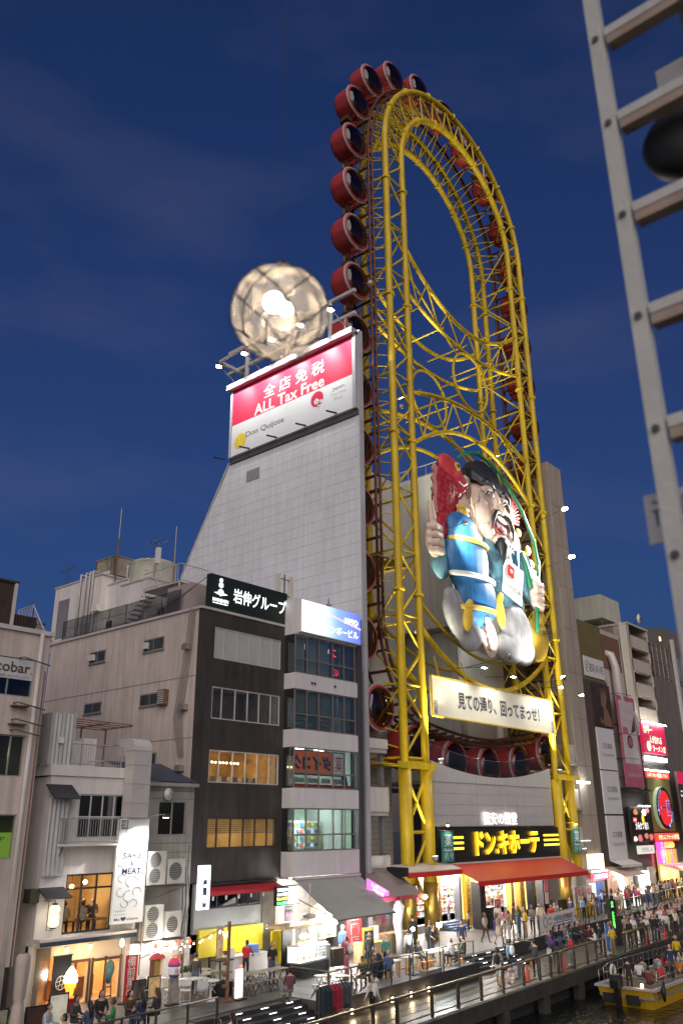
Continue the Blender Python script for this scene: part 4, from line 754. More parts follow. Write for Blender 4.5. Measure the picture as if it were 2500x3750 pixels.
# ------------------------------------------------------------------ discount store under the wheel
YEL = mat('wheel_yellow',(.62,.43,.009),.5,0,.16,.8,.08,streak=.22); GOLD = mat('gold_pillar',(.55,.38,.08),.3,.7,.2,4)
M_PANW = mat('store_panel',(.50,.485,.47),.55,.1,.05,.6,streak=.08)
def store():
    t = thing('discount_store','discount store front with curved grey upper wall between the yellow legs','building'); Y = 33.25
    X0, X1 = 47.95, 64.75; n = 24
    def top(x): u = (x-56.3)/8.4; return 10.55+.85*u*u+(.12 if u > 0 else 0)*u
    xs = [X0, 53.4, 59.1, X1]
    for a, c in zip(xs, xs[1:]):      # curved fascia panels
        m = 10; b = MB(); pts = [(a+.01+(c-a-.02)*i/m) for i in range(m+1)]
        b.prism([(pts[0],10.05),(pts[-1],10.05)]+[(x,top(x)) for x in reversed(pts)],Y,Y+.3,'y').build('fascia_panel', M_PANW, t)
        for r in range(4):            # ribbed cladding below
            z0, z1 = 7.25+.7*r, 7.93+.7*r; vs = []; fs = []; k = 20
            for i in range(k+1): z = z0+(z1-z0)*i/k; d = .012 if i % 2 else 0; vs += [(a+.012,Y+.03+d,z),(c-.012,Y+.03+d,z)]
            for i in range(k): fs.append((2*i,2*i+1,2*i+3,2*i+2))
            MB().add(vs,fs).build('ribbed_panel', M_PANW, t)
    MB().box(X0,X1,Y+.07,Y+.3,7.2,10.05).build('backing_wall', mat('tower_core',(0,0,0)), t)
    gl = glass('balustrade_glass',(.80,.84,.84),.10,.03)
    for i in range(9):
        a = X0+(X1-X0)*i/9; c = X0+(X1-X0)*(i+1)/9; h = 1.15; MB().add([(a+.01,Y+.15,top(a)),(c-.01,Y+.15,top(c)),(c-.01,Y+.15,top(c)+h),(a+.01,Y+.15,top(a)+h)],[(0,1,2,3)]).build('balustrade_pane', gl, t)
    MB().tube([(X0+(X1-X0)*i/18,Y+.15,top(X0+(X1-X0)*i/18)+1.17) for i in range(19)],.03,6).build('balustrade_rail', M_STEEL, t, True)
    MB().box(X0,X1,Y+.3,37.2,9.9,10.1).build('platform_floor', mat('platform_grey',(.2,.2,.2),.6,0,.1,1), t)
    # fascia sign
    s = thing('store_sign','black store sign with huge glowing yellow katakana letters','sign'); sb = mat('sign_black',(.02,.02,.016),.35,0,.2,1)
    MB().box(X0-.1,64.55,Y-.35,Y+.05,4.97,7.12).build('panel', sb, s); ye = glow('letter_yellow',(1,.80,.03),1.35); yo = mat('letter_side',(.55,.30,.01),.5,emit=.12,ecol=(1,.5,.02))
    text('ドン.キホーテ',(56.6,Y-.36,6.12),8.9,1.62,yo,s,bold=.05,ext=.004); text('ドン.キホーテ',(56.62,Y-.36,6.14),8.85,1.58,ye,s,bold=.03,ext=.16)
    text('驚安の殿堂',(56.25,Y-.02,7.74),4.7,.84,glow('letter_pink_white',(1,.93,.95),1.7),s,bold=.03,ext=.12)
    st = glow('stripe_yellow',(1,.75,.05),1.3)
    for k in range(3):
        z = 5.78+k*.34; MB().box(49.0,50.85,Y-.37,Y-.352,z,z+.15).build('stripe', st, s); MB().box(62.05,64.5,Y-.37,Y-.352,z,z+.15).build('stripe', st, s)
    a = thing('store_awning','long red awning over the store entrance lit yellow by the sign','awning'); ra = mat('awning_red',(.50,.03,.02),.42,0,.08,2)
    MB().prism([(Y-.36,4.9),(Y-.36,4.94),(Y-2.55,3.98),(Y-2.55,3.94)],48.9,64.5,'x').build('canopy', ra, a); MB().box(48.9,64.5,Y-2.58,Y-2.552,3.70,3.985).build('valance', ra, a); MB().box(48.85,64.55,Y-.5,Y-.37,4.9,5.0).build('cassette', M_PIPE, a)
    a = thing('side_awning','retracted red awning with cream top beside the store awning','awning'); MB().prism([(Y-.2,5.05),(Y-.2,5.1),(Y-1.5,4.72),(Y-1.5,4.66)],42.9,48.7,'x').build('canopy', mat('awning_cream',(.5,.44,.38),.7,0,.1,2), a); MB().box(42.9,48.7,Y-1.54,Y-1.5,4.4,4.68).build('valance', ra, a); MB().box(42.6,42.88,Y-1.6,Y-.2,4.5,5.0).build('end_cap', M_BLACK, a)
    # shop interior behind the open front
    wi = mat('shop_wall_white',(.75,.72,.70),.7,0,.06,1); r = room(t,48.4,64.4,Y+2.7,Y+9,1.15,4.6,wi); 
    MB().box(48.0,64.5,Y-.1,Y+2.7,4.55,4.95).build('soffit', wi, t); MB().box(48.2,64.5,Y+2.2,Y+9,.74,1.15).build('shop_floor', mat('shop_floor_tile',(.35,.34,.33),.4,0,.1,1), t)
    for i in range(8): MB().box(49.2+i*1.95,50.7+i*1.95,Y+3.4,Y+3.6,4.42,4.5).build('strip_lamp', glow('shop_strip',(1,.97,.95),22), t)
    for x in (50.3,52.7,55.6,58.6,61.4): pane_room_light(t,x,Y+3.6,4.0,420,(1,.95,.92),.3)
    for x in (51,55,59,63): pane_room_light(t,x,Y+1.2,4.3,190,(1,.93,.85),.3)
    cols = [(.65,.06,.10),(.7,.68,.66),(.10,.12,.3),(.7,.5,.08),(.55,.05,.05),(.15,.4,.2)]
    for i in range(9):      # shelving stacked with goods
        x0 = 49.0+i*1.7
        sh = MB().box(x0,x0+1.5,Y+5.0,Y+5.3,1.16,3.7).build('shelf_unit', mat('white_shelf',(0,0,0)), t)
        for j in range(6):
            MB().box(x0,x0+1.5,Y+4.7,Y+5.0,1.3+j*.42,1.33+j*.42).build('shelf_board', mat('white_shelf',(0,0,0)), sh)
            for q in range(6):
                k = (i*5+j*7+q*q) % 6; h = .14+.05*((i+j*q)%4); MB().box(x0+.05+q*.24,x0+.23+q*.24,Y+4.75,Y+4.95,1.335+j*.42,1.335+j*.42+h).build('goods', mat('shop_goods_%d'%k,cols[k],.5,0,.15,4), sh)
    # pillars, jambs and cases at the entrance
    for x, w, m in ((51.0,.34,GOLD),(53.75,.12,mat('dark_jamb',(.06,.06,.065),.4,.2,.1,2)),(54.8,.3,GOLD),(56.0,.2,GOLD),(60.9,.22,GOLD),(62.4,.36,GOLD),(63.6,.5,mat('dark_jamb',(0,0,0)))):
        MB().box(x-w,x+w,Y+2.0,Y+2.5,.74,4.55).build('entrance_pillar', m, t)
    jp = mat('black_print',(.02,.02,.02),.6)
    for x in (51.0,54.8,62.4): text('めっちゃほいまっせー',(x,Y+1.99,2.9),.32,3.0,jp,t,vertical=True,bold=.02)
    yb = glow('gold_lit_panel',(1,.75,.25),1.1); MB().box(54.05,54.5,Y+2.3,Y+2.35,1.2,4.4).build('lit_panel', yb, t); MB().box(62.85,63.2,Y+2.1,Y+2.15,1.2,4.4).build('lit_panel', yb, t)
    for i in range(4): MB().box(51.3,53.4,Y+1.0+.3*i,Y+2.3,.74+.11*i,.74+.11*(i+1)).build('entrance_step', mat('step_blue',(.10,.14,.22),.5,0,.1,2), t)
    bc = mat('black_case',(.02,.02,.022),.35,0,.2,2)
    for (x0,x1,y0,y1,h,lab) in ((53.0,53.7,33.2,33.9,2.9,'tall black display case left of the shop entrance'),(53.7,54.9,33.0,33.7,1.3,'low black counter with studs left of the shop entrance'),(62.2,63.1,33.4,34.0,2.9,'tall black display case right of the shop entrance'),(63.0,64.4,32.7,33.3,1.2,'long low black counter right of the shop entrance')):
        c = thing('display_case',lab,'display case',((x0+x1)/2,(y0+y1)/2,D)); w = (x1-x0)/2; d = (y1-y0)/2
        MB().box(-w,w,-d,d,.06,h).build('cabinet', bc, c); MB().box(-w+.05,w-.05,-d+.05,d-.05,0,.06).build('plinth', M_STEEL, c); MB().box(-w-.02,w+.02,-d-.02,d+.02,h,h+.04).build('top', bc, c)
        for k in range(3): MB().box(-w*.8,w*.8,-d-.012,-d-.001,h*(.2+.25*k),h*(.2+.25*k)+.02).build('trim', M_STEEL, c)
    for x, y, z, w, h, col, tx, lab in ((55.3,33.3,1.75,.8,1.5,(.6,.06,.10),'激安\n特価','red and white poster board by the black counter'),(62.65,33.37,2.5,.5,1.6,(.65,.05,.05),'免税','red and white poster on the right black case')):
        p = thing('poster',lab,'poster',(x,y,z)); MB().box(-w/2,w/2,-.02,.02,-h/2,h/2).build('sheet', wi, p); MB().box(-w/2+.03,w/2-.03,-.03,-.021,0,h/2-.04).build('print', mat('poster_red',(.6,.04,.06),.5), p); text(tx,(0,-.035,h*.24),w*.7,h*.36,wi,p)
    # recessed side bay and balconies between the tower and the legs
    MB().box(42.4,47.95,36.6,36.9,.73,20).build('bay_wall', M_PANW, t)
    for k in range(26): MB().box(44.4,47.9,36.57,36.598,1.2+.35*k,1.24+.35*k).build('bay_rib', mat('rib_grey',(.30,.29,.28),.6), t)
    bw = mat('balcony_white',(.58,.57,.56),.6,0,.04,1)
    for z0, z1, m in ((11.9,12.5,bw),(8.12,9.55,bw),(4.9,5.6,bw)):
        for k in range(3): MB().box(42.06+.69*k,42.73+.69*k,33.9,34.0,z0,z1).build('balcony_panel', bw, t)
        MB().box(42.05,44.12,34.0,36.5,z0-.25,z0).build('balcony_slab', M_PANW, t); MB().tube([(42.05,33.95,z1+.1),(44.12,33.95,z1+.1)],.03,6).build('balcony_rail', M_STEEL, t)
    MB().box(43.9,44.15,34.3,34.6,.73,12).build('grey_column', mat('grey_column',(.22,.23,.25),.5,.2,.1,1), t)
    # set back white block behind the sculpture
    b = thing('rear_block','white panelled block set back behind the sculpture','building'); wp = mat('rear_panel',(.62,.64,.62),.6,0,.05,.6,streak=.1)
    MB().box(56.05,64.6,36.05,50,22.4,36.1).build('core', M_PANW, b); MB().box(57.5,64.6,36.8,50,10.1,22.4).build('lower_core', M_PANW, b); MB().box(45.5,56.0,41.25,50,10,36.1).build('rear_wall', M_PANW, b)
    for k in range(7): MB().box(56.0,56.04,36.1+.7*k,36.78+.7*k,22.45,36.05).build('panel', wp, b)
    for k in range(14): MB().box(45.6+.74*k,46.32+.74*k,41.2,41.24,10.2,36.05).build('panel', wp, b)
    for k in range(8): MB().box(57.45,57.49,36.9+.7*k,37.58+.7*k,10.2,22.35).build('panel', wp, b)
    for k in range(9): MB().box(56.1+.94*k,57.02+.94*k,36.0,36.04,22.45,36.05).build('panel', wp, b)
    railing(b,[(56.1,36.2,36.1),(56.1,41,36.1)],1.0,M_PIPE,.9,.03,'roof_railing')
store()

# ------------------------------------------------------------------ the yellow oval wheel
XC, RO, RI, ZO, ZI, YF, YB = 56.05, 11.4, 9.1, 62.1, 61.55, 33.0, 37.35
WHEEL = thing('ferris_wheel','tall yellow oval ferris wheel frame of tubes and trusses','ferris wheel',(XC,35,D)); WHEEL.location = (0,0,0)
def build_wheel():
    w = WHEEL
    def stad(rad, zs, y, z0=D):
        p = [(XC-rad,y,z0),(XC-rad,y,20),(XC-rad,y,40),(XC-rad,y,zs)]
        p += [(XC-rad*math.cos(math.pi*i/32),y,zs+rad*math.sin(math.pi*i/32)) for i in range(1,32)]
        return p+[(XC+rad,y,zs),(XC+rad,y,40),(XC+rad,y,20),(XC+rad,y,z0)]
    for y in (YF,YB):
        MB().tube(stad(RO,ZO,y),.28,14).build('main_tube', YEL, w, True); MB().tube(stad(RI,ZI,y),.27,14).build('main_tube', YEL, w, True)
        for sx in (-1,1):
            for rad in (RO,RI):
                x = XC+sx*rad; MB().tube([(x,y,D),(x,y,10.7)],.43,14).build('leg_sleeve', YEL, w, True)
                MB().tube([(x,y,D+.02),(x,y,4.0)],.47,14).build('leg_wrap', GOLD, w, True)
                for z in (4.8,9.6,22.5,34.5,46.5,58): MB().lathe([(.31,-.1),(.42,-.08),(.42,.08),(.31,.1)],(x,y,z),14).build('flange', YEL, w, True)
        for k in range(1,8):
            a = math.pi*k/8
            for rad, zs in ((RO,ZO),(RI,ZI)):
                c = Vector((XC-rad*math.cos(a),y,zs+rad*math.sin(a))); tg = Vector((math.sin(a),0,math.cos(a)))
                MB().tube([c-tg*.08,c+tg*.08],.41,12).build('flange', YEL, w, True)
    def S(p, q, r=.09): rod('strut', p, q, r, YEL, w, 7)
    step = 2.35
    for y in (YF,YB):
        for sx in (-1,1):
            xo, xi = XC+sx*RO, XC+sx*RI; z = 11.4; k = 0
            while z < 61:
                S((xo,y,z),(xi,y,z+step)) if k % 2 == 0 else S((xi,y,z),(xo,y,z+step))
                if k % 2 == 0: S((xo,y,z),(xi,y,z),.08)
                z += step; k += 1
            S((xo,y,11.1),(xi,y,11.1),.12); S((xo,y,10.5),(xi,y,6.9),.11); S((xi,y,10.5),(xo,y,6.9),.11); S((xo,y,6.9),(xi,y,6.9),.11); S((xi,y,6.8),(xo,y,3.9),.11); S((xo,y,5.4),(xi,y,2.0),.14)
        m = 15
        for i in range(m):
            a0, a1 = math.pi*i/m, math.pi*(i+1)/m
            P = lambda rad, zs, a: (XC-rad*math.cos(a), y, zs+rad*math.sin(a))
            S(P(RO,ZO,a0),P(RI,ZI,(a0+a1)/2)); S(P(RI,ZI,(a0+a1)/2),P(RO,ZO,a1))
    for sx in (-1,1):      # ties between the front and the back frame
        for rad in (RO,RI):
            x = XC+sx*rad; z = 11.4; k = 0
            while z < 62:
                S((x,YF,z),(x,YB,z),.085)
                S((x,YF,z),(x,YB,z+2*step),.075) if k % 2 else S((x,YB,z),(x,YF,z+2*step),.075)
                z += 2*step; k += 1
    m = 22
    for i in range(m+1):      # spiky ribs under the arch: from each rail to the opposite chord
        a = math.pi*i/m
        for y, y2 in ((YF,YB),(YB,YF)):
            p = Vector((XC-RI*math.cos(a),y,ZI+RI*math.sin(a)))
            for da in (-.06,.07):
                q = Vector((XC-(RO+.5)*math.cos(a+da),35.2,ZO+(RO+.5)*math.sin(a+da))); rod('rib', p, p.lerp(q,.92), .055, YEL, w, 6)
    # curved bracing inside the oval
    def arc(za, zb, y, r=.17, n=20): return MB().tube([(XC-RI+2*RI*i/n, y, za+(zb-za)*(1-(2*i/n-1)**2)) for i in range(n+1)], r, 10).build('arc_tube', YEL, w, True)
    for y in (YF,YB):
        arc(52.4,48.5,y); arc(48.0,46.2,y,.15); arc(38.7,40.45,y); arc(34.3,37.85,y,.17); arc(20.3,16.9,y,.2); arc(22.2,19.0,y,.12)
        f = lambda za, zb, u: za+(zb-za)*(1-(2*u-1)**2)
        for k in range(6 if y == YF else 0):
            u0, u1 = k/6, (k+.5)/6; X = lambda u: XC-RI+2*RI*u
            S((X(u0),y,f(52.4,48.5,u0)),(X(u1),y,f(48,46.2,u1)),.075); S((X(u1),y,f(48,46.2,u1)),(X(u0+1/6),y,f(52.4,48.5,u0+1/6)),.075)
            S((X(u0),y,f(38.7,40.45,u0)),(X(u1),y,f(34.3,37.85,u1)),.075); S((X(u1),y,f(34.3,37.85,u1)),(X(u0+1/6),y,f(38.7,40.45,u0+1/6)),.075)
        MB().tube([(XC+2.7*math.cos(k*math.pi/16),y,43.4+2.7*math.sin(k*math.pi/16)) for k in range(32)],.13,8,closed=True).build('ring_tube', YEL, w, True)
        for x, z in ((XC-RI,50),(XC+RI,50),(XC-RI,37),(XC+RI,37)): S((x,y,z),(XC+(1.9 if x > XC else -1.9),y,43.4+(1.9 if z > 43 else -1.9)),.09)
    for x in (48.5,52.3,56,59.8,63.5):
        for z in (47.2,39.6): S((x,YF,z),(x,YB,z),.07)
    # platforms with open railings on the legs
    for sx in (-1,1):
        x0, x1 = sorted((XC+sx*(RO+1.2),XC+sx*(RI-.6)))
        for z in (11.0,24.9): MB().box(x0,x1,YF+.9,YB-.9,z,z+.08).build('platform', YEL if z < 12 else mat('platform_steel',(.30,.22,.05),.6,.3,.2,2), w)
        MB().box(x0,x1,YF-.45,YF-.35,10.7,11.1).build('platform_beam', YEL, w)
    # rust red running track on the outside
    rust = mat('track_rust',(.12,.045,.03),.55,.4,.25,2)
    for y in (34.15,36.3):
        for rad in (11.75,12.25): MB().tube([(q[0],y,q[1]) for q in track_pts(rad)],.11,7).build('track_rail', rust, w, True)
    b = MB(); tp = track_pts(12.0)
    for i in range(0,len(tp)-1):
        (x,z), (x2,z2) = tp[i], tp[i+1]; n = max(1,int(math.hypot(x2-x,z2-z)/1.15))
        for j in range(n): u = j/n; px, pz = x+(x2-x)*u, z+(z2-z)*u; b.bar((px,34.05,pz),(px,36.4,pz),.14,.18)
    tag(b.build('track_ties', rust, w), kind='stuff')
    c = MB()
    for z in range(12,62,1):      # rack of short brackets from the track to the outer tubes
        for sx in (-1,1): c.bar((XC+sx*11.6,YF+.3,z),(XC+sx*11.8,34.2,z+.3),.06)
    tag(c.build('track_brackets', YEL, w), kind='stuff')
GR = 13.7
def track_pts(rad):
    """running line of the cars at distance rad from the long axis: (x, z) all the way round"""
    off = GR-rad; P = []
    zb = 11.4+off
    for i in range(-8,9):
        u = i/8; x = XC+u*(rad-4.2); P.append((x, zb+(x-XC)**2/76))
    zc = P[-1][1]
    for i in range(1,7): a = math.pi/2*i/7; P.append((XC+rad-4.2+4.2*math.sin(a), zc+1.4*a+5.2*(1-math.cos(a))))
    z1 = 19.2
    P.append((XC+rad,z1)); 
    for z in (30,45,ZO): P.append((XC+rad,z))
    for i in range(1,24): a = math.pi*i/24; P.append((XC+rad*math.cos(a),ZO+rad*math.sin(a)))
    for z in (ZO,45,30,z1): P.append((XC-rad,z))
    for i in range(6,0,-1): a = math.pi/2*i/7; P.append((XC-rad+4.2-4.2*math.sin(a), zc+1.4*a+5.2*(1-math.cos(a))))
    P.append(P[0]); return P
build_wheel()

def gondolas():
    red = mat('gondola_red',(.40,.04,.042),.55,0,.08,1); sil = mat('gondola_trim',(.36,.31,.31),.55,.1,.05,1)
    prof = [(.6,1.95),(1.1,1.9),(1.4,1.65),(1.5,1.3),(1.53,.2)]; n = 40
    body = MB(); k0 = 0
    for r, h in prof:
        for j in range(n): a = 2*math.pi*j/n; q = r*(1 if j % 4 else .965); body.v.append((q*math.cos(a),h,q*math.sin(a)))
    for i in range(len(prof)-1):
        for j in range(n): body.f.append((i*n+j,(i+1)*n+j,(i+1)*n+(j+1)%n,i*n+(j+1)%n))
    body.f.append(tuple(range(n))); bm = body.mesh('gondola_body',True); bm.materials.append(red)
    rim = MB().tube([(1.5*math.cos(2*math.pi*j/32),.14,1.5*math.sin(2*math.pi*j/32)) for j in range(32)],.10,8,closed=True).mesh('gondola_rim',True); rim.materials.append(sil)
    rim2 = MB().tube([(1.36*math.cos(2*math.pi*j/32),.06,1.36*math.sin(2*math.pi*j/32)) for j in range(32)],.09,8,closed=True).mesh('gondola_inner_rim',True); rim2.materials.append(red)
    dome = MB(); m = 6
    for i in range(m): 
        a = math.pi/2*i/m
        for j in range(28): t = 2*math.pi*j/28; dome.v.append((1.32*math.cos(a)*math.cos(t),.05-.45*math.sin(a),1.32*math.cos(a)*math.sin(t)))
    dome.v.append((0,-.45,0))
    for i in range(m-1):
        for j in range(28): dome.f.append((i*28+j,i*28+(j+1)%28,(i+1)*28+(j+1)%28,(i+1)*28+j))
    for j in range(28): dome.f.append(((m-1)*28+j,(m-1)*28+(j+1)%28,len(dome.v)-1))
    dm = dome.mesh('gondola_window',True); dm.materials.append(glass('gondola_glass',(.42,.40,.36),.07,.03))
    inn = MB().box(-1.0,1.0,.9,1.4,-.8,-.35).box(-1.0,1.0,1.35,1.5,-.35,.25).mesh('gondola_seat'); inn.materials.append(mat('seat_brown',(.16,.08,.05),.6,0,.2,2))
    back = MB().lathe([(1.42,1.52),(1.42,1.5)],(0,0,0),24,'y').mesh('gondola_back'); back.materials.append(mat('cabin_back',(.22,.19,.16),.7,0,.2,1))
    brk = MB().box(-.3,.3,.6,1.5,1.35,2.2).box(-.12,.12,.8,1.2,-2.2,-1.4).mesh('gondola_bracket'); brk.materials.append(mat('track_rust',(0,0,0)))
    P = track_pts(GR); L = [0]
    for a, b in zip(P,P[1:]): L.append(L[-1]+math.hypot(b[0]-a[0],b[1]-a[1]))
    tot = L[-1]; N = round(tot/4.65); sp = tot/N
    # start so that one car stands at z = 51.85 on the near leg
    il = P.index((XC-GR,ZO)); s0 = L[il]+(ZO-51.85)
    ORD = []
    for k in range(N):
        s = (s0+k*sp) % tot; i = max(j for j in range(len(L)) if L[j] <= s+1e-9); i = min(i,len(P)-2)
        u = (s-L[i])/max(1e-6,L[i+1]-L[i]); x = P[i][0]+(P[i+1][0]-P[i][0])*u; z = P[i][1]+(P[i+1][1]-P[i][1])*u
        ORD.append((x,z,-math.atan2(z-ZO,x-XC) if z > ZO else (0 if z > 17 else math.pi/2)))
    side = lambda x, z: 'over the top of the arch' if z > ZO+3 else ('at the bottom behind the glass balustrade' if z < 17 else ('on the near left run' if x < XC else 'on the far right run'))
    groups = {}
    for x, z, a in ORD: groups.setdefault(side(x,z),[]).append((x,z,a))
    words = ['first','second','third','fourth','fifth','sixth','seventh','eighth','ninth','tenth','eleventh','twelfth','thirteenth','fourteenth']
    for g, lst in groups.items():
        lst.sort(key=(lambda q: q[0]) if ('top' in g or 'bottom' in g) else (lambda q: -q[1]))
        for k, (x,z,a) in enumerate(lst):
            t = thing('gondola','red gondola %s, %s from the %s' % (g,words[k],'left' if ('top' in g or 'bottom' in g) else 'top'),'gondola',(x,34.3,z),0,'gondolas of the wheel'); t.rotation_euler = (0,a,0)
            for nm, me in (('body',bm),('rim',rim),('inner_rim',rim2),('window',dm),('seat',inn),('back_wall',back),('bracket',brk)):
                o = inst(nm, me, t)
                if nm == 'seat': o.rotation_euler = (0,-t.rotation_euler[1],0)
gondolas()

def wheel_lights():
    for i, (x,y,z,to,e) in enumerate(((47.6,32.2,11.3,(46.0,33.5,40),9000),(64.4,32.2,11.3,(66.2,33.5,40),9000),(48.5,35,38.8,(52,35,60),5000),(63.5,35,38.8,(61,35,66),8000),(46.2,32.0,5.4,(46.0,33.2,14),1600),(66.2,31.6,5.4,(66.4,33.2,14),1600),(48.6,34.5,20.5,(56,34,42),9000),(63.5,34.5,20.5,(56,34,44),9000))):
        f = thing('floodlight','grey floodlight on the yellow frame, %s' % ['low on the left legs','low on the right legs','on the left leg below the curved braces','on the right leg below the curved braces','beside the left medicine banner','beside the right medicine banner','on the left leg beside the sculpture','on the right leg beside the sculpture'][i],'floodlight',(x,y,z),0,'floodlights on the wheel frame')
        d = (Vector(to)-Vector((x,y,z))).normalized(); MB().tube([d*-.2,d*.1],[.14,.2],10).build('housing', mat('lamp_grey',(.3,.3,.3),.4,.4,.1,3), f, True); MB().tube([d*.1,d*.12],.16,10).build('lens', glow('lamp_lens',(1,1,.92),6), f); MB().bar((0,0,-.25),d*-.1,.06).build('yoke', M_STEEL, f)
        spot(f, d*.2, d*20, e, (1,.95,.72), 48, .8, .1)
wheel_lights()

# ------------------------------------------------------------------ long banner under the sculpture
def banner_sign():
    s = thing('slogan_banner','long cream sign with grey brush lettering hung between the wheel legs','sign'); Y = 32.45
    cr = mat('banner_cream',(.78,.74,.58),.6,0,.04,.8); MB().box(47.25,64.65,Y,Y+.18,14.22,16.85).build('panel', cr, s); yf = YEL
    for a, c in (((47.2,Y-.02,16.88),(64.7,Y-.02,16.88)),((47.2,Y-.02,14.18),(64.7,Y-.02,14.18)),((47.22,Y-.02,14.18),(47.22,Y-.02,16.88)),((64.68,Y-.02,14.18),(64.68,Y-.02,16.88))): MB().bar(a,c,.09).build('frame_bar', yf, s)
    gd = mat('brush_grey',(.05,.05,.055),.6); gw = mat('brush_outline',(.85,.82,.7),.6); g2 = mat('brush_halo',(.22,.22,.22),.6)
    text('見ての通り、回ってまっせ！',(56.3,Y,15.5),12.0,1.25,g2,s,bold=.085,ext=.004,thick=True); text('見ての通り、回ってまっせ！',(56.3,Y,15.5),11.9,1.2,gw,s,bold=.06,ext=.009,thick=True); text('見ての通り、回ってまっせ！',(56.3,Y,15.5),11.8,1.15,gd,s,bold=.03,ext=.014,thick=True)
    text('招福',(47.62,Y,14.8),.42,.95,gd,s,vertical=True,bold=.02); text('開運',(64.35,Y,14.75),.42,.95,gd,s,vertical=True,bold=.02)
    for x in (48.5,52,60,63.6): MB().bar((x,Y+.2,16.9),(x,33.0,18.4),.08).build('hanger', YEL, s)
    for i, (x,z,lx) in enumerate(((50.6,17.6,50.4),(54.6,17.45,54.9),(62.0,17.5,61.6),(65.6,17.3,63.6))):
        f = thing('banner_floodlight','bright lamp on an arm over the slogan banner, %s from the left' % ['first','second','third','fourth'][i],'floodlight',(x,Y-2.2,z),0,'lamps over the slogan banner')
        MB().bar((0,2.4,.2),(0,0,0),.05).build('arm', M_STEEL, f); MB().box(-.25,.25,-.12,.12,-.05,.1).build('housing', M_STEEL, f); MB().box(-.22,.22,-.1,.1,-.07,-.052).build('lens', glow('flood_lens',(0,0,0),60 if i > 1 else 20), f); MB().ball((-.05,-.1,-.03),.10,8,6).build('bulb', glow('flood_lens',(0,0,0),60), f) if i > 1 else None
        spot(f,(0,0,-.15),(lx-x,2.2,-2.2),260,(1,.97,.88),110,.8)
banner_sign()

# ------------------------------------------------------------------ medicine banners on the legs
def medicine():
    for x, lab in ((48.35,'teal medicine banner on the left yellow leg'),(66.75,'teal medicine banner on the right yellow leg')):
        t = thing('medicine_banner',lab,'banner',(x,32.5,5.1),0,'medicine banners on the legs'); tm = mat('teal_fabric',(.03,.20,.16),.7,0,.12,2); b = MB(); n = 8
        for i in range(n):
            xa, xb = -.72+1.44*i/n, -.72+1.44*(i+1)/n; za = .04*math.sin(i*.9); zb = .04*math.sin((i+1)*.9); b.quad((xa,za*.5,-.0),(xb,zb*.5,.0),(xb,zb*.3,1.85),(xa,za*.3,1.85))
        b.build('fabric', tm, t); wp = mat('teal_print_white',(.62,.70,.68),.6)
        text('薬',(0,-.06,1.3),.85,.8,wp,t,bold=.03); text('Medicine',(0,-.06,.72),1.0,.2,wp,t,bold=.02); text('药 약',(0,-.06,.35),1.0,.4,wp,t)
        MB().tube([(-.8,0,1.87),(.8,0,1.87)],.03,6).build('rod', M_STEEL, t); MB().tube([(-1.3,.4,2.3),(.1,0,2.35)],.03,6).build('lamp_arm', YEL, t); MB().lathe([(.05,.1),(.14,0),(.13,-.02)],(.1,0,2.25),10).build('lamp_shade', M_STEEL, t); MB().ball((.1,-.02,2.22),.09).build('bulb', L_WHITE, t); spot(t,(.1,-.3,2.3),(0,.1,.5),45,(1,1,.95),100,.8)
medicine()
